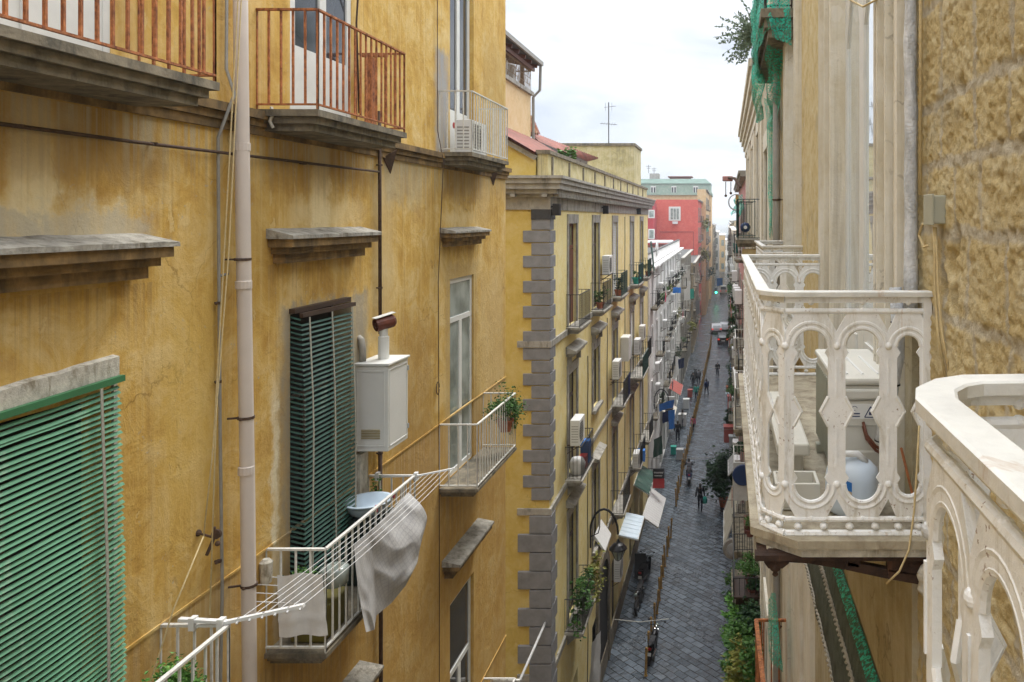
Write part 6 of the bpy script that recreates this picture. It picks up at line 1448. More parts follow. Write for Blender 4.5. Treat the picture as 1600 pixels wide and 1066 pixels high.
# ---------- next stretch: old facade with netted balcony ----------
FB = thing('peeling_facade_building', (5, 14.5, 0), 'peeling plaster building after the tuff one with netting wrapped around its top balcony', 'building')
hs = [(12.6, 13.7, H - 1.4, H + 1.9, .2), (12.6, 13.7, H - 6.2, H - 3.2, .2), (15.0, 16.2, H - 6.2, H - 3.2, .2), (12.6, 13.7, H - 11, H - 8, .2), (15.0, 16.2, H - 11, H - 8, .2), (15.0, 16.2, H - 1.4, H + 1.4, .2)]
mb = MB(); wallX(mb, RX, 11.6, 17.4, 0, H + 6.2, hs, s=1); mb.build('street_wall', M['peel_wall'], FB)
mb = MB(); shellbox(mb, RX, 10, 11.6, 17.4, 0, H + 6.2, 'X'); mb.build('outer_wall', M['peel_wall'], FB)
for (a, b_, c_, d_, r_) in hs:
    casement(FB, RX, a, b_, c_, d_, .14, -1, 'white_wood', 'glass_pale', 2, (d_ - c_) * .7, .09, 'window'); surround(FB, RX, a, b_, c_, d_, .2, 'casing', -1, .35)
mb = MB(); mb.box(RX - .12, RX + .01, 11.62, 11.95, 0, H + 6.2).box(RX - .05, RX + .01, 14.1, 14.5, 0, H + 6.2).build('pilaster', M['casing'], FB)
pipe_thing('drain_pipe', [(RX - .10, 11.35, H + 4), (RX - .10, 11.35, H - .6), (RX - .10, 11.3, H - 7), (RX - .1, 11.3, .2)], .055, 'grey_pipe', 'tall grey drainpipe between the tuff building and the peeling one', clamps=[((RX - .1, 11.35, H + .28), (.1, 0, 0)), ((RX - .1, 11.3, H - 6), (.1, 0, 0))])
s_ = slab(RX, .50, 9.9, 13.4, H + 2.7, .35, 3).build('top_balcony', M['stone'], TB)
bar_railing('railing', RX, .52, 9.9, 13.4, H + 2.7, 1.0, M['brown_iron'], s_, .14, .016, .03)
def netting(label, T, B, **k):
    mb = MB(); drape(mb, T, B, **k); return tag(mb.build('scaffold_netting', M['net'], smooth=True), label, 'netting')
netting('green netting wrapped around the outer side of the high balcony at the top', [(.46, 9.85, H + 3.8), (.44, 11.6, H + 3.8), (.46, 13.5, H + 3.8)], [(.52, 9.9, H + 2.45), (.46, 11.6, H + 2.15), (.50, 13.4, H + 2.3)], n=34, m=24, fold=.035, wob=.09)
netting('green netting closing the near end of the high balcony at the top', [(.46, 9.84, H + 3.8), (.86, 9.82, H + 3.9)], [(.56, 9.88, H + 2.35), (.86, 9.86, H + 2.2)], n=16, m=16, fold=.02, wob=.08)
netting('bunched bright green net sagging under the high balcony', [(.56, 10.3, H + 2.3), (.80, 10.5, H + 2.25)], [(.66, 12.4, H + 1.5), (.80, 11.4, H + 1.25)], n=16, m=20, fold=.05, wob=.12)
netting('long thin strip of green net hanging down the peeling facade', [(.68, 13.4, H + 2.1), (.82, 12.9, H + 2.0)], [(.79, 14.0, H - .35), (.83, 13.5, H - .35)], n=6, m=34, fold=.015, wob=.04)
netting('loose bright green net flap blowing out below the high balcony edge', [(.44, 12.6, H + 2.9), (.50, 11.8, H + 2.6)], [(.52, 13.6, H + 1.7), (.62, 12.6, H + 1.6)], n=12, m=16, fold=.05, wob=.10)
mb = MB(); rr = random.Random(4)
for k in range(60):
    a0 = R(rr.uniform(-60, 150)); Ln = rr.uniform(.35, .95); p = Vector((.62, 17.2, H + 4.05)); pts = [p]
    d = Vector((-math.cos(a0) * .8, rr.uniform(-.6, .4), math.sin(a0))) 
    for i in range(4): d = (d + Vector((rr.uniform(-.2, .2), rr.uniform(-.2, .2), -.14))).normalized(); p = p + d * Ln / 4; pts.append(p)
    mb.tube(pts, .006, 3)
    for i in range(1, 5):
        for q in range(5):
            c = pts[i].lerp(pts[i - 1], rr.random()); l = Vector((rr.uniform(-1, 1), rr.uniform(-1, 1), rr.uniform(-1, 1))).normalized() * .09; u = l.cross(Vector((0, 1, 0))) * .25; mb.add([c, c + l * .5 + u, c + l, c + l * .5 - u], [(0, 1, 2, 3)])
tag(mb.build('roof_shrub', M['leaf_grey']), 'wispy grey green shrub growing out from the high cornice against the sky', 'shrub')
# ---------- corniced building ----------
CB = thing('corniced_building', (5, 25, 0), 'pale peeling building with a big projecting cornice on the right side', 'building')
hs = []
for (a) in (19.3, 23.2, 27.4):
    for fz in (H - .5, H - 5.2, H - 9.7, H - 14.0): hs.append((a, a + 1.3, fz, fz + 2.7, .2))
mb = MB(); wallX(mb, RX + .01, 17.4, 32, 0, H + 3.2, hs, s=1); mb.build('street_wall', M['beige_wall'], CB)
mb = MB(); shellbox(mb, RX + .01, 10, 17.4, 32, 0, H + 3.3, 'X'); mb.build('outer_wall', M['beige_wall'], CB)
MB().box(RX - .02, RX + .009, 17.42, 18.9, H - .4, H + 2.9).build('render_patch', M['peel_wall'], CB)
mb = MB()
for (e_, a, b_) in ((.06, 2.55, 2.8), (.12, 2.802, 3.0), (.20, 3.002, 3.2), (.28, 3.202, 3.42), (.34, 3.422, 3.6)): mb.box(RX - e_, RX + 1, 17.4 - e_ * .6, 32.2, H + a, H + b_)
mb.build('cornice', M['casing'], CB)
for (a, b_, c_, d_, r_) in hs: surround(CB, RX + .01, a, b_, c_, d_, .22, 'casing', -1, .4); casement(CB, RX, a, b_, c_, d_, .14, -1, 'white_wood', 'glass', 2, 1.9, .09, 'window')
mb = MB()
for y in (17.5, 21.8, 25.9, 30.2): mb.box(RX - .05, RX + .009, y, y + .5, H - 18, H + 2.54)
mb.build('pilaster', M['casing'], CB)
cbb = [(18.9, 21.6, .30, H - .52, 'green_rail'), (22.7, 25.0, .38, H - .52, 'black_rail'), (19.0, 21.2, .24, H - 5.2, 'white_rail'), (22.9, 25.0, .40, H - 5.2, 'black_rail'), (27, 29.2, .35, H - 5.2, 'white_rail'),
       (18.6, 21.2, .20, H - 9.7, 'black_rail'), (22.4, 25.2, .25, H - 9.7, 'black_rail'), (27, 29.5, .3, H - 9.7, 'white_rail'), (18.9, 21.2, .15, H - 13.3, 'white_rail'), (22.4, 25.2, .2, H - 13.5, 'black_rail')]
for (a, b_, xf, z, mt) in cbb:
    s_ = slab(RX, xf, a, b_, z, .18, 2).build('balcony_slab', M['stone'], CB); bar_railing('railing', RX, xf, a, b_, z, 1.0, M[mt], s_, .14, .015, .03)
# caged balcony contents
tag(MB().lathe((.50, 19.6, H - .22), [(.09, -.06), (.13, 0), (.12, .06), (.04, .07)], 16, 'y').build('round_fan', M['navy'], smooth=True), 'round dark object with pale hub in the caged balcony of the corniced building', 'fan')
tag(MB().lathe((.50, 19.52, H - .22), [(.04, -.02), (.045, 0), (.01, .02)], 12, 'y').build('pale_hub', M['white_plastic']), 'pale round hub on the dark round object in the caged balcony', 'hub')
t = thing('scroll_corbel', (.6, 19.1, H - 1.2), 'ornate yellowish scroll corbel under the caged balcony', 'corbel')
mb = MB(); mb.prism([(.85, 18.95, H - .75), (.42, 18.95, H - .75), (.40, 18.95, H - .9), (.55, 18.95, H - 1.05), (.62, 18.95, H - 1.4), (.85, 18.95, H - 1.55)], (0, .3, 0)); mb.build('corbel', M['tuff_wall'], t)
mb = MB(); mb.tube([(.50 + .10 * math.cos(a) * (1 - a / 14), 18.93, H - .98 + .10 * math.sin(a) * (1 - a / 14)) for a in [k * .5 for k in range(20)]], .025, 6); mb.build('scroll', M['lime'], t)
# hoist arm / lamp with chains
t = thing('hoist_arm', WP(1150, 300, 26), 'rusty overhead arm with lamp head and dangling chains sticking out from the right facade', 'hoist')
mb = MB(); mb.tube([WP(1157, 293, 25), WP(1148, 279, 25.4), WP(1140, 278, 26), WP(1131, 280, 26.5)], .05, 6); mb.build('arm', M['pipe_iron'], t)
c = WP(1137, 281, 26.2); MB().box(c.x - .18, c.x + .18, c.y - .16, c.y + .16, c.z - .05, c.z + .12).build('head', simple('faded_pink_enamel', (.4, .2, .18), .6), t, bevel=.03)
mb = MB()
for (px, l_) in ((1134, 22), (1142, 18)): mb.tube([WP(px, 284, 26.2), WP(px, 284 + l_, 26.2)], .014, 4); mb.ball(WP(px, 284 + l_, 26.2), .05, 6, 4)
mb.build('chain', M['pipe_iron'], t)
netting('crumpled teal net bundle on the balcony below the rusty arm', [WP(1148, 312, 31), WP(1158, 306, 30)], [WP(1142, 336, 31), WP(1157, 334, 29)], n=8, m=8, fold=.08, wob=.25)
pipe_thing('hula_hoop', [WP(1150, 316, 29) + Vector((.28 * math.cos(a), .05 * math.sin(a), .30 * math.sin(a))) for a in [k * .4 for k in range(14)]], .03, 'silver', 'grey ring leaning above the teal net bundle', 'ring', 6)
tag(MB().box(.38, .50, 29.6, 30.1, ZW(320, 30), ZW(304, 30)).build('yellow_bag', M['bollard'], bevel=.02), 'yellow ochre bag hanging above the teal net bundle', 'bag')
# farther right buildings
PK, _y1, _i1 = row_house('pink_house', .88, 9, 32.02, 52, H + 2.0, 'pink_wall', 'faded pink building after the corniced one on the right', [H - 1.8, H - 5.6, H - 9.3, H - 13.2], 4.2, s=-1, kinds=('grey', 'dark', 'white'), balp=.85, seed=21, proj=.4)
GR, _y2, _i2 = row_house('pale_grey_house', .80, 9, 52.02, 80, H - .8, 'grey_wall', 'pale grey tenement with stacked balconies on the right side', [H - 4.5, H - 8.2, H - 12, H - 15.3], 4.0, s=-1, kinds=('grey', 'white'), balp=.85, seed=22, proj=.45, trim='casing')
BR, _y3, _i3 = row_house('brown_house', .85, 9, 80.02, 118, ZW(345, 90), 'beige_wall', 'brownish tenement farther along the right side', [H - 4.5, H - 8.2, H - 12, H - 15.3], 4.4, s=-1, kinds=('grey', 'dark'), balp=.85, seed=23, proj=.45)
FR, _y4, _i4 = row_house('far_right_house', 1.0, 9, 118.02, 175, ZW(350, 120), 'pink_wall', 'dark pinkish row at the far right of the street', [H - 4.5, H - 8.2, H - 12, H - 15.3], 5.2, s=-1, kinds=('grey', 'dark'), balp=.8, seed=24, proj=.45)
FR2, _y5, _i5 = row_house('distant_right_house', .95, 9, 175.02, 268, ZW(356, 175), 'grey_wall', 'most distant grey row closing the right side of the street', [H - 6.5, H - 10.2, H - 14], 8, s=-1, kinds=('grey', 'dark'), balp=.6, seed=25, proj=.45)
# =============== CLUTTER ON THE FAR FACADES ===============
rr = random.Random(31)
# left: white building
for (Y, py, lb) in ((55, 455, 'pale air conditioner high on the white building near its first bays'), (58.5, 512, 'pale air conditioner mid height on the white building'), (62, 560, 'pale air conditioner low on the white building behind the lantern'),
                    (67, 470, 'pale air conditioner on the white building under the blue cloth'), (72, 500, 'pale air conditioner farther along the white building'), (52.3, 580, 'pale air conditioner low at the start of the white building'), (77, 440, 'pale air conditioner near the far end of the white building')):
    place_ac(-4.95 + .3, Y, ZW(py, Y), lb, None, 1.0)
# rows of drying rods sticking out of the white building
ORD = ['first', 'second', 'third', 'fourth', 'fifth', 'sixth', 'seventh', 'eighth', 'ninth', 'tenth']
FLR = ['top', 'middle', 'lowest']
for j, fz in enumerate((H - 5.9, H - 9.6, H - 13.2)):
    for i, yc in enumerate(wys):
        where = 'on the %s floor, %s bay of the white building' % (FLR[j], ORD[i])
        if rr.random() < .40:
            c = (-4.95 + .5, yc + rr.uniform(-.5, .5), fz + 1.0)
            t = thing('drying_rods', c, 'white drying rods ' + where, 'drying rack', 'drying rods along the white building')
            mb = MB(); 
            for k in range(5): mb.bar((c[0], c[1] - .5 + k * .25, c[2]), (c[0] + .75, c[1] - .5 + k * .25, c[2] + .12), .014)
            mb.bar((c[0] + .7, c[1] - .55, c[2] + .11), (c[0] + .7, c[1] + .55, c[2] + .11), .024); mb.bar((c[0], c[1] - .4, c[2] - .5), (c[0] + .5, c[1] - .4, c[2] + .06), .024); mb.build('rods', M['white_rail'], t)
            if rr.random() < .5:
                m_ = rr.choice(['cloth_white', 'greycoat', 'cloth_white', 'shutter_grey', 'bluewhite', 'pink', 'navy']); mb = MB(); x_ = c[0] + .45
                drape_ = [[(x_ + .02 * math.sin(a * 1.7 + b_), c[1] - .4 + a * .1, c[2] + .08 - b_ * .14) for a in range(8)] for b_ in range(6)]; mb.sheet(drape_)
                tag(mb.build('laundry', M[m_], smooth=True), {'cloth_white': 'white', 'greycoat': 'grey', 'shutter_grey': 'pale grey', 'bluewhite': 'pale blue', 'pink': 'pink', 'navy': 'navy'}[m_] + ' washing hung out ' + where, 'laundry', 'washing along the white building')
        if rr.random() < .22: place_ac(-4.95 + .28, yc + 1.35, fz + rr.uniform(.4, 2.2), 'pale air conditioner ' + where, 'air conditioners on the white building')
        if rr.random() < .45:
            mb = MB(); leaves(mb, (-4.95 + .42, yc + rr.uniform(-.6, .6), fz + .45), (.22, .5, .35), 120, .15, droop=.1); tag(mb.build('balcony_plant', M[rr.choice(['leaf', 'leaf_dark', 'leaf_yellow'])]), 'small balcony plant ' + where, 'plant', 'plants on the white building')
for i, yc in enumerate(_y1 + _y2):
    for j in range(3):
        fz = H - 5.6 - 3.75 * j; hs_ = 'pink building' if i < len(_y1) else 'pale grey tenement'; k_ = i if i < len(_y1) else i - len(_y1)
        where = 'on the %s floor, %s bay of the %s' % (FLR[j], ORD[k_], hs_)
        if rr.random() < .5: place_ac(.52, yc + 1.5, fz + rr.uniform(.2, 2), 'pale air conditioner ' + where, 'air conditioners on the right side')
        if rr.random() < .5:
            mb = MB(); leaves(mb, (.36, yc + rr.uniform(-.5, .5), fz + .5), (.22, .5, .4), 140, .14, droop=.15); tag(mb.build('balcony_plant', M[rr.choice(['leaf', 'leaf_dark'])]), 'leafy balcony plant ' + where, 'plant', 'plants on the right side')
        if rr.random() < .4:
            m_ = rr.choice(['cloth_white', 'redbox', 'blue', 'greycoat']); mb = MB(); mb.sheet([[(.28 + .02 * math.sin(a * 1.7 + b_), yc - .4 + a * .1, fz + 1.0 - b_ * .15) for a in range(8)] for b_ in range(6)])
            tag(mb.build('laundry', M[m_], smooth=True), {'cloth_white': 'white', 'redbox': 'faded red', 'blue': 'blue', 'greycoat': 'grey'}[m_] + ' washing hung out ' + where, 'laundry', 'washing on the right side')
CL = [('white_rail', 0)]
def hang(px0, px1, py0, py1, Y, mat, label, depth=.9, name='laundry', cat='laundry'):
    mb = MB(); a, b_ = WP(px0, py0, Y), WP(px1, py0, Y); c, d = WP(px0, py1, Y), WP(px1, py1, Y)
    sh = Vector((0, depth, 0)); drape(mb, [a, b_ + sh], [c, d + sh], n=10, m=8, fold=.035, wob=.05, seed=px0); return tag(mb.build(name, M[mat], smooth=True), label, cat)
hang(1030, 1051, 632, 644, 49, 'blue', 'bright blue tarpaulin hung out at the white building', 1.4, 'tarpaulin', 'tarpaulin')
hang(1044, 1054, 642, 672, 49.6, 'blue', 'bright blue strip of tarpaulin dangling below the blue sheet', .4, 'tarpaulin', 'tarpaulin')
hang(1035, 1046, 644, 662, 50.4, 'navy', 'dark navy clothes hanging beside the blue tarpaulin', .6)
hang(1052, 1063, 450, 459, 62, 'blue', 'small blue cloth on a line high on the white building', .8)
hang(1060, 1068, 562, 577, 58, 'navy', 'navy and white clothes drying before the middle of the white building', .7)
hang(1021, 1032, 688, 716, 43.5, 'slat_dark', 'dark green awning cloth under the white air conditioner', .9, 'cloth', 'cloth')
hang(1068, 1078, 440, 470, 88, 'cloth_white', 'white laundry on the grey building far along', 1.2)
hang(1076, 1084, 452, 468, 98, 'teal', 'teal laundry far along on the left side', 1.2)
hang(1087, 1093, 470, 492, 100, 'greycoat', 'grey laundry far along on the left side', 1.2)
hang(1101, 1107, 353, 362, 152, 'teal', 'teal cloth high on the orange facade', 1.5)
hang(1120, 1129, 435, 447, 190, 'blue', 'blue cover down the far end of the street', 1.5, 'cover', 'cover')
hang(1147, 1153, 380, 396, 40, 'teal', 'turquoise cloth hanging on the right side past the caged balcony', .4, 'cloth', 'cloth')
for (px, py, Y, m_, n_, sz, lb) in ((1103, 350, 150, 'leaf_yellow', 200, .5, 'yellowing plant high on the orange building corner'), (1100, 400, 135, 'leaf_yellow', 260, .5, 'yellow green palm leaves on the facade beside the coral building'), (1084, 512, 76, 'leaf_yellow', 160, .25, 'yellow green plant low at the far end of the white building'),
                                   (1107, 425, 160, 'leaf_dark', 140, .5, 'dark plant on the lower orange facade'), (1145, 502, 60, 'leaf_yellow', 120, .2, 'yellowish plant on a far right balcony')):
    mb = MB(); c = WP(px, py, Y); s_ = Y / 1200
    leaves(mb, c, (7 * s_ , 8 * s_, 10 * s_), n_, sz, droop=.2); tag(mb.build('facade_plant', M[m_]), lb, 'plant')
# satellite dish / grey sail on white building parapet
tag(MB().lathe(WP(1024, 388, 56), [(.05, 0), (.5, .08), (.62, .16), (.60, .17), (.05, .03)], 16, 'x').build('satellite_dish', M['white_plastic'], smooth=True), 'pale satellite dish on the parapet where the white building begins', 'dish')
# teal glass canopy, corrugated awning
def awning(pts, mat, label, ribs=12, th=.03, name='awning', frame='white_rail'):
    t = thing(name, pts[0], label, 'awning'); p = [Vector(q) for q in pts]; mb = MB(); n = ribs * 2; nn = (p[1] - p[0]).cross(p[3] - p[0]).normalized()
    rows = [[(p[0].lerp(p[1], i / n)).lerp(p[3].lerp(p[2], i / n), f) + nn * (.02 if i % 2 else -.02) for i in range(n + 1)] for f in (0, .33, .66, 1)]
    mb.sheet(rows, nn * -th); mb.build('awning_sheet', M[mat], t)
    mb = MB(); mb.bar(p[3], p[2], .05).bar(p[0], p[1], .04).bar(p[0], p[3], .04).bar(p[1], p[2], .04); mb.build('awning_frame', M[frame], t); return t
ZA = lambda py, Y: ZW(py, Y)
awning([(-4.25, 39.2, 3.65), (-4.2, 43.4, 3.65), (-3.42, 43.6, 3.0), (-3.5, 39.5, 3.0)], 'white_plastic', 'white corrugated shop awning tilted over the left pavement', 14)
awning([(-5.05, 36.2, 3.95), (-5.05, 39.0, 3.95), (-4.15, 39.0, 3.75), (-4.15, 36.2, 3.75)], 'bluewhite', 'pale teal glass canopy over a doorway of the yellow palazzo', 6)
awning([(.72, 37.0, H - 13.5), (.72, 41.8, H - 13.5), (-.10, 41.8, H - 15.9), (-.10, 37.0, H - 15.9)], 'awning', 'cream cloth awning slanting over the right edge of the street', 3)
awning([(-4.9, 58, H - 14.5), (-4.9, 61, H - 14.5), (-3.9, 61, H - 15), (-3.9, 58, H - 15)], 'awning', 'small cream awning low on the white building', 3)
# shop sign
t = thing('shop_sign', WP(1030, 760, 43), 'black and red hanging shop board with pale script on the left', 'sign')
ys = 43.0; xa, xb_ = (1020 - VX) * ys / F, (1038 - VX) * ys / F; za, zm, zb = ZW(763, ys), ZW(748, ys), ZW(733, ys)
MB().box(xa, xb_, ys, ys + .08, zm, zb).build('upper_board', M['signblack'], t); MB().box(xa, xb_, ys + .002, ys + .08, za, zm - .005).build('lower_board', M['red'], t)
mb = MB(); w_ = xb_ - xa
for (u0, u1, v0, a) in ((.10, .9, .62, .08), (.14, .8, .30, .05)):
    mb.tube([(xa + w_ * (u0 + (u1 - u0) * k / 24), ys - .012, zm + (zb - zm) * v0 + a * math.sin(k * 1.9) * (1.2 if k % 5 == 0 else .7)) for k in range(25)], .012, 4)
mb.build('script_lettering', M['white_plastic'], t)
MB().bar((xa, ys + .04, zb), (-5.0, ys + .04, zb), .04).bar((xb_, ys + .04, zb), (xa, ys + .04, zb), .03).build('sign_bracket', M['black'], t)
t = thing('shop_sign', (-4.6, 63, H - 15), 'small pale lit sign box low on the white building', 'sign'); MB().box(-4.9, -4.2, 63, 63.15, H - 15.2, H - 14.6).build('sign_box', M['white_plastic'], t, bevel=.02)
# small AC, roller below lantern on palazzo
make_ac((-4.75, 34.0, 3.0), 'white air conditioner low on the yellow palazzo under the teal canopy', .8, 1.0)
make_ac((-4.7, 40.4, ZW(728, 40.4)), 'white air conditioner with blue crate beneath on the third floor of the yellow palazzo', .85, .75)
tag(MB().box(-4.75, -4.35, 41.2, 41.6, ZW(724, 41), ZW(706, 41)).build('blue_crate', M['blue'], bevel=.02), 'bright blue crate on the third floor balcony before the white building', 'crate')
tag(MB().prism([(-5.06, 29.6, H - 12.2), (-4.65, 29.6, H - 12.8), (-4.65, 29.6, H - 12.9), (-5.06, 29.6, H - 12.35)], (0, 1.6, 0)).build('tilted_board', M['white_plastic']), 'white tilted board under the wall lantern on the yellow palazzo', 'board')
# ---------- right side clutter ----------
t = thing('blue_disc', (.5, 24.5, H - 9), 'dark blue round disc with white backing on a right side balcony', 'disc')
Y = 22.3; c = WP(1161, 741, Y); z0 = c.z
MB().box(.22, .84, Y - .05, Y + .0, z0 - .75, z0 + .35).build('panel', M['shutter_grey'], t); MB().lathe((.5, Y - .09, z0), [(.30, .03), (.31, .0), (.29, -.02), (.02, -.02)], 24, 'y').build('disc', M['navy'], t, smooth=False)
pts_r = [(.5, 19.9, H - 9.69, 'leaf_dark', .55, .8, 'dark leafy pot plants on the right balcony above the shrub mass'), (.42, 18.9, H - 9.69, 'leaf', .35, .7, 'feathery green pot plant at the near end of the planted right balcony')]
for (px, py, Y, s_, h_, m_, n_, sz, lb) in ((1172, 880, 19.0, .30, .55, 'leaf', 900, .07, 'feathery green plant in a brown pot on the right balcony'), (1176, 905, 18.8, .20, .35, 'leaf_dark', 240, .12, 'broad dark leaved plant in a red pot on the right balcony'),
                                   (1172, 815, 21.2, .22, .35, 'leaf', 260, .08, 'small flowering plant over the brown planter box')):
    c = WP(px, py, Y); potted((c.x, Y, c.z - h_ * .6 - .2), lb, s_, h_, n_, m_, sz, 'brownpot', .14)
mb = MB(); Y = 21.2; a, b_ = WP(1163, 828, Y), WP(1186, 828, Y)
tag(mb.box(a.x, b_.x, Y, Y + .8, a.z - .12, a.z + .1).build('planter_box', M['brownpot'], bevel=.01), 'long dark red planter box on the right side balcony rail', 'planter')
tag(MB().box(.24, .80, 18.6, 18.64, ZW(945, 18.6), ZW(935, 18.6) + .02).box(.20, .84, 18.5, 19.6, ZW(933, 18.6), ZW(930, 18.6)).build('plant_shelf', M['wood_dark']), 'brown wooden shelf under the red pots on the right balcony', 'shelf')
for (px, py, Y, rad, n_, sz, m_, lb) in ((1160, 1010, 17.6, (.30, .6, .55), 1500, .13, 'leaf', 'large bright shrub mass at the lower right edge of the street'), (1175, 965, 17.9, (.24, .5, .35), 700, .12, 'leaf_dark', 'dark green shrub above the bright mass on the lower right'),
                                         (1150, 955, 18.8, (.22, .4, .25), 500, .12, 'leaf_bright', 'light green tuft leaning out over the street on the lower right'), (1158, 1050, 16.6, (.32, .6, .45), 1300, .12, 'leaf_yellow', 'yellow green bush at the bottom edge beside the rusty frame'),
                                         (1176, 1040, 16.4, (.30, .5, .5), 900, .12, 'leaf', 'green fern like bush behind the rusty frame'), (1152, 985, 18.4, (.15, .3, .2), 240, .12, 'leaf_yellow', 'autumn coloured sprig between the lower right shrubs'),
                                         (1168, 760, 24.5, (.2, .3, .3), 200, .09, 'leaf', 'thin climbing plant behind the cream awning')):
    mb = MB(); leaves(mb, WP(px, py, Y), rad, n_, sz, droop=.1)
    s0 = WP(px, py, Y); 
    for k in range(7): mb.tube([s0 - Vector((0, 0, rad[2] * 1.6)), s0 + Vector((rnd.uniform(-1, 1) * rad[0] * .7, rnd.uniform(-1, 1) * rad[1] * .7, rnd.uniform(0, .7) * rad[2]))], .008, 3)
    tag(mb.build('balcony_shrub', M[m_]), lb, 'shrub')
tag(MB().lathe(WP(1148, 978, 18.6), [(.10, 0), (.16, .02), (.19, .16), (.20, .2), (.17, .2), (.05, .1)], 14).build('purple_bowl', M['navy'], smooth=True), 'dark purple bowl pot leaning over the street among the shrubs', 'pot')
# big dark plant at street level and pots
mb = MB()
c = Vector((-.15, 50.5, 1.9))
leaves(mb, c, (.85, 1.0, 1.5), 1700, .30, droop=.1)
TR = thing('street_tree', (-.1, 50.5, 0), 'dense dark green potted tree at the right edge of the street', 'tree')
mb.build('crown', M['leaf_dark'], TR); mb = MB(); mb.tube([(-.1, 50.5, .3), (-.12, 50.5, 1.2), (-.2, 50.5, 2.6)], .07, 7, .03)
for k in range(8): mb.tube([(-.12, 50.5, 1.0 + k * .15), (-.12 + rnd.uniform(-.7, .7), 50.5 + rnd.uniform(-.7, .7), 1.9 + k * .2)], .025, 5, .01)
mb.build('trunk', M['stem'], TR); MB().lathe((-.1, 50.5, .01), [(.28, 0), (.36, .45), (.38, .45), (.38, .52), (.33, .52), (.3, .44)], 14).build('pot', M['terracotta'], TR)
for (px, py, Y, sz, m_, n_, lb) in ((1146, 655, 62, .8, 'leaf_dark', 300, 'dark green plant in front of the red boxes on the right'),):
    if not n_: continue
    mb = MB(); leaves(mb, WP(px - 6, py, Y), (.35, .5, .8), n_, .3); tag(mb.build('street_plant', M[m_]), lb, 'plant')
for (x, y, z, sx, sy, sz, m_, lb) in ((.30, 60.5, ZW(695, 60), .9, .9, 1.2, 'redbox', 'large faded red box at the right edge of the street'), (.55, 66, ZW(646, 66), .8, .9, 1.4, 'redbox', 'farther faded red box stacked up on the right side'),
                                      (.40, 74, ZW(620, 74), .7, .7, .9, 'terracotta', 'terracotta coloured crate high on the right side'), (.5, 57.5, ZW(720, 57), .5, .6, 1.6, 'shutter_grey', 'grey narrow cabinet behind the red box on the right'), (.2, 69, ZW(628, 69), .35, .5, .7, 'bluewhite', 'pale blue plastic drum on the right side of the street')):
    tag(MB().box(x - sx / 2, x + sx / 2, y, y + sy, z, z + sz).box(x - sx / 2 - .04, x + sx / 2 + .04, y - .04, y + sy + .04, z + sz + .002, z + sz + .06).build('storage_box', M[m_], bevel=.03), lb, 'box')
t = thing('washing_drum', (.25, 41.5, ZW(870, 38)), 'round grey ventilator drum below the cream awning on the right', 'ventilator')
c = WP(1146, 858, 34); MB().lathe((c.x, c.y, c.z), [(.45, -.05), (.48, 0), (.48, .06), (.40, .1), (.02, .12)], 20, 'y').build('drum', M['grey_trim'], t)
MB().lathe((c.x, c.y - .06, c.z), [(.30, 0), (.30, -.03), (.22, -.05), (.05, -.05)], 18, 'y').build('hub', M['shutter_grey'], t)
for (px, py, Y, lb) in ((1160, 474, 34, 'pale air conditioner on the grey wall past the caged balcony'), (1150, 600, 48, 'pale air conditioner lower on the pink building'), (1152, 545, 40, 'white boxy air conditioner among stacked balconies on the right')):
    place_ac(.55, Y, ZW(py, Y), lb)
pipe_thing('balcony_rod', [WP(1110, 781, 40), WP(1162, 782, 34)], .012, 'black', 'thin black rod reaching out over the street past the awning', 'rod', 5)
rq = random.Random(77)
for i, (px, py, Y, rad, n_, sz, m_, lb) in enumerate(((1150, 905, 26, (.25, .5, .4), 420, .13, 'leaf', 'feathery green shrub hanging below the cream awning'), (1147, 930, 23, (.22, .4, .35), 380, .12, 'leaf_dark', 'dark leafy shrub left of the brown shelf on the right'), (1142, 1000, 21, (.2, .4, .35), 420, .12, 'leaf_bright', 'bright leafy tuft overhanging the street edge low on the right'), (1143, 1045, 20, (.22, .4, .35), 420, .12, 'leaf', 'mid green leafy clump at the bottom of the right street edge'),
        (1158, 660, 34, (.2, .5, .35), 240, .14, 'leaf', 'green balcony plants above the black rod on the right'), (1156, 700, 31, (.2, .4, .3), 200, .13, 'leaf_dark', 'dark balcony plant just above the blue disc panel'), (1153, 618, 42, (.25, .5, .4), 220, .16, 'leaf_dark', 'dark plant by the red boxes higher on the right'), (1150, 570, 52, (.25, .5, .4), 200, .18, 'leaf', 'green plant on the right near the crossing wires'), (1147, 540, 66, (.3, .6, .5), 180, .22, 'leaf_yellow', 'yellowish plant far along the right side'))):
    mb = MB(); leaves(mb, WP(px, py, Y), rad, n_, sz, droop=.15); tag(mb.build('balcony_shrub', M[m_]), lb, 'shrub')
hang(1150, 1163, 640, 662, 36, 'cloth_white', 'white cloth hanging over a right side balcony above the plants', .4)
hang(1149, 1158, 575, 592, 44, 'redbox', 'faded red cloth on a right side balcony far along', .4)
hang(1148, 1160, 520, 540, 40, 'shutter_grey', 'grey cloth on a right side balcony beyond the iron balcony', .4)
awning([(.80, 46, H - 14.6), (.80, 49, H - 14.6), (.15, 49, H - 15.4), (.15, 46, H - 15.4)], 'shutter_grey', 'grey shop awning on the right beyond the cream one', 4)
awning([(-5.04, 42.0, H - 14.6), (-5.04, 45.5, H - 14.6), (-4.2, 45.5, H - 15.1), (-4.2, 42.0, H - 15.1)], 'slat_dark', 'dark green shop awning past the corrugated one', 5)
awning([(-4.9, 66, H - 14.6), (-4.9, 70, H - 14.6), (-3.9, 70, H - 15.2), (-3.9, 66, H - 15.2)], 'redbox', 'faded red shop awning on the white building', 5)
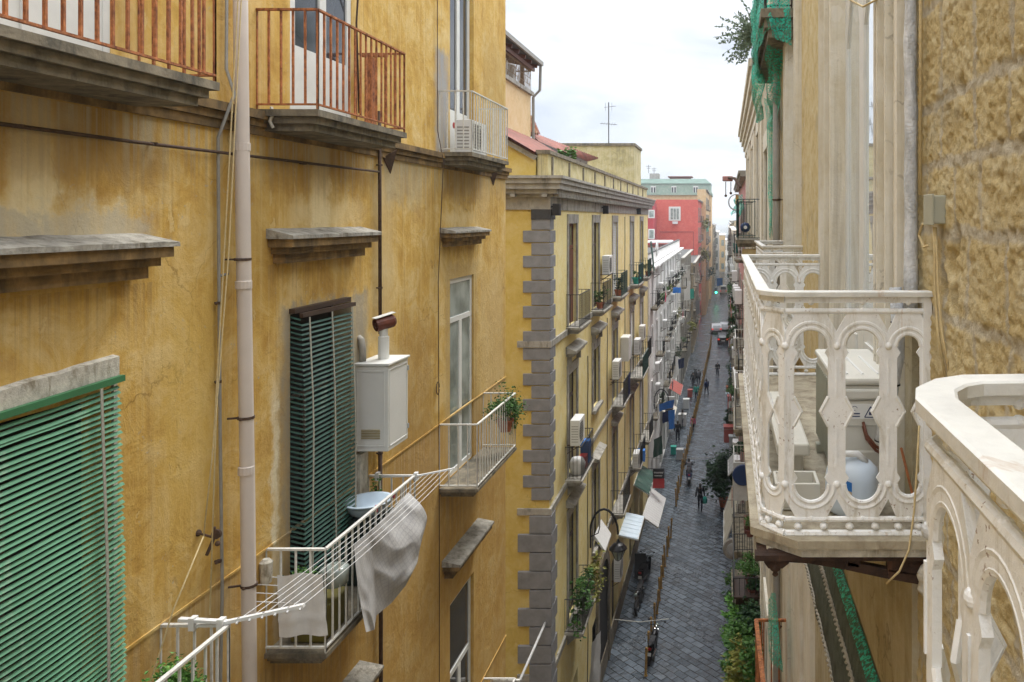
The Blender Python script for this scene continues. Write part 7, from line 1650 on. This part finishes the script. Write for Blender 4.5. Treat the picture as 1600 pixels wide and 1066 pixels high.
# ---------- wires over the street ----------
for (ya, pa, pb, Y, lb) in ((547, 1040, 1145, 60, 'upper pale wire crossing the street'), (572, 1080, 1160, 56, 'middle pale wire crossing the street'), (670, 1085, 1155, 52, 'dark wire crossing the street by the red box'), (715, 1000, 1115, 47, 'lower faint wire crossing the street'), (430, 1055, 1150, 110, 'distant wire crossing the street'), (422, 1110, 1150, 150, 'farther distant wire crossing the street')):
    a, b_ = WP(pa, ya, Y), WP(pb, ya - 1, Y + 1); a.x = max(a.x, -4.9); pts = []
    for k in range(9): f = k / 8; p = a.lerp(b_, f); p.z -= 4 * f * (1 - f) * .12; pts.append(p)
    pipe_thing('street_wire', pts, .012, 'grey_pipe', lb, 'wire', 4)
pipe_thing('street_wire', [WP(960, 968, 27), WP(1000, 972, 27), WP(1045, 967, 27)], .012, 'white_rail', 'white clothes line low over the street near the motorbikes', 'wire', 4)
pipe_thing('rail_bar', [WP(812, 1064, 18), WP(868, 937, 24)], .035, 'shutter_grey', 'grey metal tube slanting up in front of the quoins', 'bar', 8)
tag(MB().bar(WP(758, 1063, 15), WP(812, 1064, 15), .05).build('rail_end', M['white_rail']), 'short white rail end at the bottom beside the grey tube', 'rail')
# striped curtain bundle at the bottom
mb = MB(); drape(mb, [WP(925, 1005, 25), WP(938, 985, 27)], [WP(918, 1075, 25), WP(940, 1075, 26)], n=12, m=8, fold=.05, wob=.04); tag(mb.build('balcony_screen', M['shutter_grey'], smooth=True), 'grey striped screen hung over a low balcony at the bottom of the picture', 'screen')
# ---------- bollards ----------
def bx_(Y):
    ks = [(20, -3.30), (40, -3.30), (55, -3.22), (88, -2.58), (112, -2.2), (150, -2.2)]
    for (a, xa), (b_, xb_) in zip(ks, ks[1:]):
        if a <= Y <= b_: return xa + (xb_ - xa) * (Y - a) / (b_ - a)
    return -2.2
bp_ = thing('street_bollard', (0, 0, 0), 'x', 'bollard')
MB().lathe((0, 0, 0), [(.075, 0), (.075, .04), (.05, .06), (.05, .98), (.065, 1.0), (.065, 1.04), (.05, 1.06)], 10).build('post', M['bollard'], bp_)
MB().lathe((0, 0, 1.062), [(.03, 0), (.06, .02), (.065, .06), (.04, .10), (.01, .12)], 10).build('cap', M['bollard'], bp_)
Y = 25.5; first = True; k = 0
while Y < 118:
    gap = (29.8 < Y < 31.5) or (46.5 < Y < 50)
    if not gap:
        o = bp_ if first else dup(bp_, (0, 0, 0)); first = False
        o.location = (bx_(Y) + rnd.uniform(-.02, .02), Y, 0); o.rotation_euler = (R(rnd.uniform(-3, 3)), R(rnd.uniform(-3, 3)), rnd.uniform(0, 6))
        o['label'] = 'ochre rusty bollard in the long row beside the left footway'; o['group'] = 'bollards along the left footway'
    Y += 1.25; k += 1
for (x_, y_, r_, lb) in ((-1.6, 31.0, .30, 'round iron manhole cover in the street near the bottom'), (-.9, 58.0, .30, 'round iron manhole cover in the street beyond the potted tree')):
    tag(MB().lathe((x_, y_, .004), [(r_, 0), (r_, .006), (r_ * .9, .009), (.02, .009)], 24).build('manhole_cover', M['pipe_iron']), lb, 'manhole cover')
# ---------- people ----------
def person(loc, heading, label, pose='walk', top='coat', legs='denim', hgt=1.7, bag=None, hair='hair', sit=None, group=None):
    """one continuous skinned body; hair and clothes are children"""
    t = thing('person', loc, label, 'person', group); s = hgt / 1.72
    def V(x, y, z): return (x * s, y * s, z * s)
    if pose == 'ride':
        J = {'pel': V(0, 0, .78), 'sp': V(0, .06, 1.02), 'ch': V(0, .10, 1.22), 'nk': V(0, .13, 1.40), 'hd': V(0, .15, 1.53), 'tp': V(0, .15, 1.62),
             'sl': V(-.18, .11, 1.33), 'el': V(-.26, .28, 1.14), 'wl': V(-.27, .48, 1.08), 'hl': V(-.26, .56, 1.08), 'sr': V(.18, .11, 1.33), 'er': V(.26, .28, 1.14), 'wr': V(.27, .48, 1.08), 'hr': V(.26, .56, 1.08),
             'hpl': V(-.10, .02, .74), 'kl': V(-.17, .40, .70), 'al': V(-.18, .34, .30), 'tl': V(-.18, .50, .26), 'hpr': V(.10, .02, .74), 'kr': V(.17, .40, .70), 'ar': V(.18, .34, .30), 'tr': V(.18, .50, .26)}
    else:
        a = .26 if pose == 'walk' else .04
        J = {'pel': V(0, 0, .95), 'sp': V(0, .01, 1.12), 'ch': V(0, .02, 1.30), 'nk': V(0, .03, 1.47), 'hd': V(0, .05, 1.58), 'tp': V(0, .05, 1.67),
             'sl': V(-.18, .02, 1.40), 'el': V(-.25, -.06 - a * .3, 1.13), 'wl': V(-.28, .03 - a * .2, .90), 'hl': V(-.28, .05 - a * .2, .82), 'sr': V(.18, .02, 1.40), 'er': V(.25, .02 + a * .2, 1.13), 'wr': V(.28, .12 + a * .2, .90), 'hr': V(.28, .15 + a * .2, .82),
             'hpl': V(-.09, 0, .88), 'kl': V(-.10, a * .9, .50), 'al': V(-.10, a * .95, .09), 'tl': V(-.10, a * .95 + .15, .04), 'hpr': V(.09, 0, .88), 'kr': V(.10, -a * .4, .50), 'ar': V(.10, -a * 1.3, .13), 'tr': V(.10, -a * 1.3 + .13, .04)}
    Rr = {'pel': .15, 'sp': .125, 'ch': .15, 'nk': .055, 'hd': .095, 'tp': .07, 'sl': .065, 'el': .045, 'wl': .032, 'hl': .035, 'hpl': .09, 'kl': .06, 'al': .042, 'tl': .035}
    E = [('pel', 'sp'), ('sp', 'ch'), ('ch', 'nk'), ('nk', 'hd'), ('hd', 'tp'), ('ch', 'sl'), ('sl', 'el'), ('el', 'wl'), ('wl', 'hl'), ('ch', 'sr'), ('sr', 'er'), ('er', 'wr'), ('wr', 'hr'), ('pel', 'hpl'), ('hpl', 'kl'), ('kl', 'al'), ('al', 'tl'), ('pel', 'hpr'), ('hpr', 'kr'), ('kr', 'ar'), ('ar', 'tr')]
    def skin(name, keys, edges, mat, grow=0):
        me = bpy.data.meshes.new(name); ix = {k: i for i, k in enumerate(keys)}
        me.from_pydata([J[k] for k in keys], [(ix[a], ix[b]) for a, b in edges], []); me.materials.append(M[mat])
        o = bpy.data.objects.new(name, me); COL.objects.link(o); o.parent = t; o['_o'] = (0, 0, 0)
        me.skin_vertices or None
        sk = o.modifiers.new('skin', 'SKIN'); 
        if not me.skin_vertices:
            bpy.context.view_layer.objects.active = o
        for i, k in enumerate(keys):
            kk = k[:-1] + 'l' if k[-1] == 'r' and k[:-1] + 'l' in Rr else k; r_ = (Rr[kk] + grow) * s
            me.skin_vertices[0].data[i].radius = (r_ * (1.15 if k in ('ch', 'pel', 'sp') else 1), r_ * (.72 if k in ('ch', 'pel', 'sp') else 1))
        me.skin_vertices[0].data[0].use_root = True
        sb = o.modifiers.new('sub', 'SUBSURF'); sb.levels = 1; sb.render_levels = 1
        return o
    keys = list(J)
    try: skin('body', keys, E, 'skin')
    except Exception as ex:
        mb = MB()
        for a_, b_ in E: mb.tube([J[a_], J[b_]], Rr.get(a_[:-1] + 'l' if a_[-1] == 'r' else a_, .05) * s * .9, 8, Rr.get(b_[:-1] + 'l' if b_[-1] == 'r' else b_, .05) * s * .9)
        mb.build('body', M['skin'], t, origin=(0, 0, 0))
    def tubes(name, segs, mat, g):
        mb = MB(); o0 = Vector(loc)
        for a_, b_, fa, fb in segs:
            ka = a_[:-1] + 'l' if a_[-1] == 'r' else a_; kb = b_[:-1] + 'l' if b_[-1] == 'r' else b_
            A, B_ = Vector(J[a_]), Vector(J[b_]); mb.tube([o0 + A, o0 + A.lerp(B_, .5), o0 + B_], (Rr[ka] * fa + g) * s, 9, (Rr[kb] * fb + g) * s)
            mb.ball(o0 + A, (Rr[ka] * fa + g) * s, 9, 6); mb.ball(o0 + B_, (Rr[kb] * fb + g) * s, 9, 6)
        return mb.build(name, M[mat], t, smooth=True)
    tubes('trousers', [('pel', 'hpl', .75, 1), ('pel', 'hpr', .75, 1), ('hpl', 'kl', 1, 1), ('kl', 'al', 1, 1), ('hpr', 'kr', 1, 1), ('kr', 'ar', 1, 1)], legs, .012)
    jk = tubes('jacket', [('pel', 'sp', .95, 1), ('sp', 'ch', 1, .98), ('ch', 'sl', .6, 1), ('ch', 'sr', .6, 1), ('sl', 'el', 1, 1), ('el', 'wl', 1, 1), ('sr', 'er', 1, 1), ('er', 'wr', 1, 1)], top, .018)
    tubes('shoes', [('al', 'tl', .9, .9), ('ar', 'tr', .9, .9)], 'black', .012)
    mb = MB(); h_ = Vector(loc) + Vector(J['hd']) + Vector((0, -.015, .035)) * s; mb.ball(h_, .108 * s, 12, 8, (.95, 1.05, 1.0)); 
    if hair == 'hair': mb.ball(h_ + Vector((0, -.05, -.10)) * s, .075 * s, 10, 6, (1, .7, 1.5))
    mb.build('hair' if hair == 'hair' else 'helmet', M[hair], t, smooth=True)
    t.rotation_euler = (0, 0, heading)
    return t
def gy(px, py):   # ground point under a picture position
    Y = H * F / (py - VY); return ((px - VX) * Y / F, Y, 0)
person(gy(1094, 797), R(0), 'person in black coat walking up the street carrying a green bag', hgt=1.72)
c = gy(1094, 797); tag(MB().lathe((c[0] + .30, c[1] + .15, .38), [(.06, 0), (.15, .03), (.17, .25), (.10, .40), (.03, .46)], 12).build('shopping_bag', M['teal'], smooth=True), 'green shopping bag held by the person in black coat', 'bag')
person(gy(1121, 588), R(180), 'person in dark clothes walking in the middle of the street far down', hgt=1.72)
person(gy(1104, 617), R(20), 'person in dark clothes walking near the yellow bollards far down', hgt=1.70, top='navy')
person(gy(1059, 690), R(10), 'person in dark jacket standing on the left footway under the blue tarpaulin', 'stand', 'coat', 'denim', 1.75)
person(gy(1083, 674), R(160), 'person in a pink top beside the bollards', 'stand', 'pink', 'denim', 1.35)
person(gy(1067, 668), R(90), 'person in pale top by the left shopfronts', 'stand', 'cloth_white', 'greycoat', 1.6)
person(gy(1088, 625), R(180), 'person in teal jacket by the bollards farther up', 'stand', 'teal', 'denim', 1.65)
person(gy(1083, 605), R(180), 'person in black by the shopfronts far up', 'stand', 'coat', 'denim', 1.7)
person(gy(1092, 600), R(30), 'second person in black beside the far shopfronts and the row of bollards', 'stand', 'greycoat', 'denim', 1.7)
# ---------- scooter, motorbikes ----------
def wheel(c, r, w_, parent, n=20):
    t_ = MB(); pts = [(r * math.cos(2 * math.pi * k / n), r * math.sin(2 * math.pi * k / n)) for k in range(n + 1)]
    t_.tube([(c[0], c[1] + a, c[2] + b_) for a, b_ in pts], w_, 8, cap=False); o = t_.build('wheel', M['black'], parent, smooth=True)
    m2 = MB(); 
    for k in range(7): a = 2 * math.pi * k / 7; m2.bar((c[0], c[1], c[2]), (c[0], c[1] + r * math.cos(a), c[2] + r * math.sin(a)), .02, .02)
    m2.lathe((c[0] - .04, c[1], c[2]), [(.06, 0), (.06, .08)], 10, 'x'); m2.build('rim', M['chrome'], o)
def motorbike(loc, heading, label, scooter=False, col='black_gloss'):
    t = thing('scooter' if scooter else 'motorbike', loc, label, 'scooter' if scooter else 'motorbike'); x, y, z = loc; P = lambda a, b_, c_: (x + a, y + b_, z + c_)
    r = .24 if scooter else .31
    wheel(P(0, -.64, r), r, .06, t); wheel(P(0, .66, r), r, .055, t)
    mb = MB()
    if scooter:
        mb.prism([P(-.17, -.95, .50), P(-.17, -.85, .82), P(-.17, .0, .80), P(-.17, .05, .36), P(-.17, .42, .32), P(-.17, .55, .95), P(-.17, .60, .95), P(-.17, .62, .45), P(-.17, .40, .22), P(-.17, -.45, .22)], (.34, 0, 0))
    else:
        mb.ball(P(0, .16, .82), .2, 14, 8, (.75, 1.5, .72)); mb.prism([P(-.10, -.35, .45), P(-.10, -.3, .70), P(-.10, .35, .72), P(-.10, .42, .42), P(-.10, .1, .22), P(-.10, -.2, .24)], (.20, 0, 0))
        mb.prism([P(-.09, -.98, .90), P(-.09, -.9, .98), P(-.09, -.25, .84), P(-.09, -.3, .68)], (.18, 0, 0))
    mb.build('body', M[col], t, bevel=.02)
    MB().box(x - .13, x + .13, y - (.80 if scooter else .78), y - .12, z + .82, z + .90).build('seat', M['black'], t, bevel=.03)
    mb = MB(); mb.tube([P(0, .66, r), P(0, .50, .80), P(0, .44, 1.02)], .03, 6); mb.tube([P(-.07, .66, r), P(-.07, .50, .85)], .022, 6); mb.tube([P(.07, .66, r), P(.07, .50, .85)], .022, 6); mb.build('fork', M['chrome'], t)
    mb = MB(); mb.tube([P(-.38, .30, 1.04), P(-.2, .42, 1.05), P(.2, .42, 1.05), P(.38, .30, 1.04)], .018, 6); mb.build('handlebar', M['black'], t)
    for s_ in (-1, 1): mb = MB(); mb.tube([P(s_ * .26, .40, 1.05), P(s_ * .34, .46, 1.20)], .01, 4); mb.ball(P(s_ * .36, .46, 1.23), .06, 8, 5, (1, .4, .7)); mb.build('mirror', M['black'], t)
    MB().ball(P(0, .62, .93), .09, 10, 6).build('headlight', M['glass_pale'], t, smooth=True)
    MB().box(x - .07, x + .07, y - 1.0, y - .94, z + .72, z + .80).build('tail_light', M['red'], t)
    mb = MB(); mb.box(x - .09, x + .09, y - .98, y - .965, z + .46, z + .60); mb.build('number_plate', M['white_plastic'], t)
    mb = MB(); mb.tube([P(.14, -.1, .3), P(.16, -.75, .38)], .045, 8); mb.build('exhaust', M['chrome'], t)
    MB().prism([P(-.07, .35, .60), P(-.07, .66, .66), P(-.07, .98, .50), P(-.07, .66, .63 - .0)], (.14, 0, 0)).build('mudguard', M[col], t)
    t.rotation_euler = (R(0), R(6) if not scooter else 0, heading)
    return t
motorbike(gy(1019, 1022), R(-6), 'black motorbike parked in the street closest to the bottom of the picture')
motorbike(gy(1000, 950), R(176), 'black motorbike parked between the bollards and the shops, with red light', col='black_gloss')
motorbike(gy(1008, 905), R(-10), 'dark scooter parked behind the two motorbikes', True, 'black_gloss')
sc_ = gy(1077, 752); motorbike(sc_, R(2), 'dark scooter being ridden up the street away from the camera', True, 'navy')
rd = person((sc_[0], sc_[1] - .32, .10), R(2), 'person in pale patterned jacket riding the dark scooter', 'ride', 'greycoat', 'denim', 1.70)
motorbike(gy(1088, 590), R(10), 'dark scooter parked far along the left shopfronts', True)
# ---------- cars ----------
def car(loc, heading, label, col, van=False):
    t = thing('parked_car', loc, label, 'car'); x, y, z = loc; W = .86
    if van: prof = [(-2.2, .3), (-2.25, 1.0), (-2.15, 1.95), (1.2, 1.98), (1.75, 1.15), (2.25, .95), (2.3, .3)]
    else: prof = [(-2.0, .28), (-2.1, .60), (-2.0, .95), (-1.65, 1.38), (-.9, 1.50), (.35, 1.46), (1.05, .98), (1.9, .85), (2.05, .55), (2.0, .28)]
    mb = MB(); n = len(prof); rows = []
    for (u, k) in ((-1, .90), (-.93, 1), (.93, 1), (1, .90)):
        rows.append([(x + u * W * (1 - .10 * max(0, pz_ - .95)), y + py_ * (1 if abs(u) < .95 else .985), z + (pz_ if pz_ < .9 else .9 + (pz_ - .9) * (1 if abs(u) < .95 else .93))) for (py_, pz_) in prof + [prof[0]]])
    mb.sheet(rows); mb.poly(rows[0][:-1]); mb.poly(rows[-1][:-1][::-1]); mb.build('body', M[col], t, bevel=.02)
    if van: gl = [(-2.24, 1.15, -2.2, 1.8), (1.27, 1.85, 1.72, 1.22)]
    else: gl = [(-1.98, 1.0, -1.70, 1.33), (.42, 1.42, 1.02, 1.02)]
    for k, (ya, za, yb, zb) in enumerate(gl):
        off = -.012 if k == 0 else .012
        MB().poly([(x - W * .78, y + ya + off, z + za + .01), (x + W * .78, y + ya + off, z + za + .01), (x + W * .70, y + yb + off, z + zb + .01), (x - W * .70, y + yb + off, z + zb + .01)]).build('rear_window' if k == 0 else 'windscreen', M['glass'], t)
    for s_ in (-1, 1):
        MB().poly([(x + s_ * (W + .004), y - 1.5, z + .98), (x + s_ * (W + .004), y + .8, z + .98), (x + s_ * W * .965, y + .25, z + 1.38), (x + s_ * W * .965, y - 1.2, z + 1.38)]).build('side_window', M['glass'], t)
        MB().box(x + s_ * W * .62, x + s_ * W * .95, y - 2.12 - (.12 if van else 0), y - 2.0, z + .68, z + .86).build('tail_light', M['taillight'], t)
        for wy in (-1.3, 1.3): 
            o = MB().lathe((x + s_ * (W - .12) - .1, y + wy, z + .30), [(.20, 0), (.30, .01), (.30, .19), (.20, .2)], 18, 'x').build('wheel', M['black'], t)
            MB().lathe((x + s_ * (W - .02) - .005, y + wy, z + .30), [(.17, 0), (.17, .02 )], 12, 'x').build('rim', M['silver'], o)
    MB().box(x - .26, x + .26, y - 2.13 - (.13 if van else 0), y - 2.05, z + .50, z + .61).build('number_plate', M['white_plastic'], t)
    MB().box(x - W * .9, x + W * .9, y - 2.12, y - 2.0, z + .30, z + .46).build('bumper', M['black'], t)
    t.rotation_euler = (0, 0, heading); return t
car(gy(1130, 535), R(0), 'black car with red tail lights driving away far down the street', 'black_gloss')
car(gy(1133, 517), R(0), 'silver car ahead of the black one', 'silver')
car(gy(1119, 519), R(3), 'grey car parked on the left, level with the silver car', 'silver')
car((-.6, 195, 0), R(0), 'white van across the far junction', 'white_plastic', True)
# traffic light
t = thing('traffic_light', (-2.6, 175, 0), 'small green lit traffic light far down the street', 'traffic light')
c = WP(1119.5, 457, 175); MB().tube([(c.x - .35, 175.1, 0), (c.x - .35, 175.1, c.z + .5)], .07, 8).build('pole', M['grey_pipe'], t)
MB().box(c.x - .38, c.x + .22, 174.8, 175.05, c.z - .3, c.z + 1.0).build('signal_box', M['black'], t, bevel=.03)
MB().lathe((c.x - .08, 174.78, c.z), [(.24, 0), (.20, -.06), (.02, -.09)], 16, 'y').build('green_lens', M['litgreen'], t)
# barriers / clutter near the far shops
for (px, py, m_, s_, lb) in ((1062, 720, 'shutter_grey', .5, 'grey bin on the left footway under the shop sign'), (1052, 712, 'teal', .4, 'green crate on the left footway by the shop door'), (1072, 640, 'white_plastic', .6, 'white crate stack on the left footway far up'), (1078, 622, 'redbox', .5, 'reddish crate on the left footway far up'), (1066, 668, 'cloth_white', .7, 'pale stall cover on the left footway')):
    x, y, _ = gy(px, py); tag(MB().box(x - s_ / 2, x + s_ / 2, y, y + s_, .065, .065 + s_ * 1.5).box(x - s_ / 2 - .03, x + s_ / 2 + .03, y - .03, y + s_ + .03, .067 + s_ * 1.5, .11 + s_ * 1.5).build('footway_crate', M[m_], bevel=.02), lb, 'crate')
x, y, _ = gy(1000, 905); tag(MB().prism([(x - .3, y, .07), (x + .3, y, .07), (x + .3, y + .1, 1.3), (x - .3, y + .1, 1.3)], (0, .05, 0)).build('menu_board', M['black'], bevel=.01), 'dark standing board by the shopfronts near the motorbikes', 'board')
# =============== HAZE ===============
hz = MB().box(-700, 700, -70, 4200, -1.6, 70)
m, nt, b = newmat('haze_air'); nt.nodes.remove(b); out = nt.nodes['Material Output']
pv = N(nt, 'ShaderNodeVolumePrincipled'); pv.inputs['Color'].default_value = (.88, .92, .97, 1); pv.inputs['Density'].default_value = .0006; pv.inputs['Anisotropy'].default_value = .2
nt.links.new(pv.outputs[0], out.inputs['Volume'])
tag(hz.build('haze', m, origin=(0, 0, 0)), kind='stuff')
# =============== FINISH ===============
def kill(o):
    for ch in list(o.children): kill(ch)
    bpy.data.objects.remove(o, do_unlink=True)
kill(acp)
for o in bpy.data.objects:
    if '_o' in o: del o['_o']
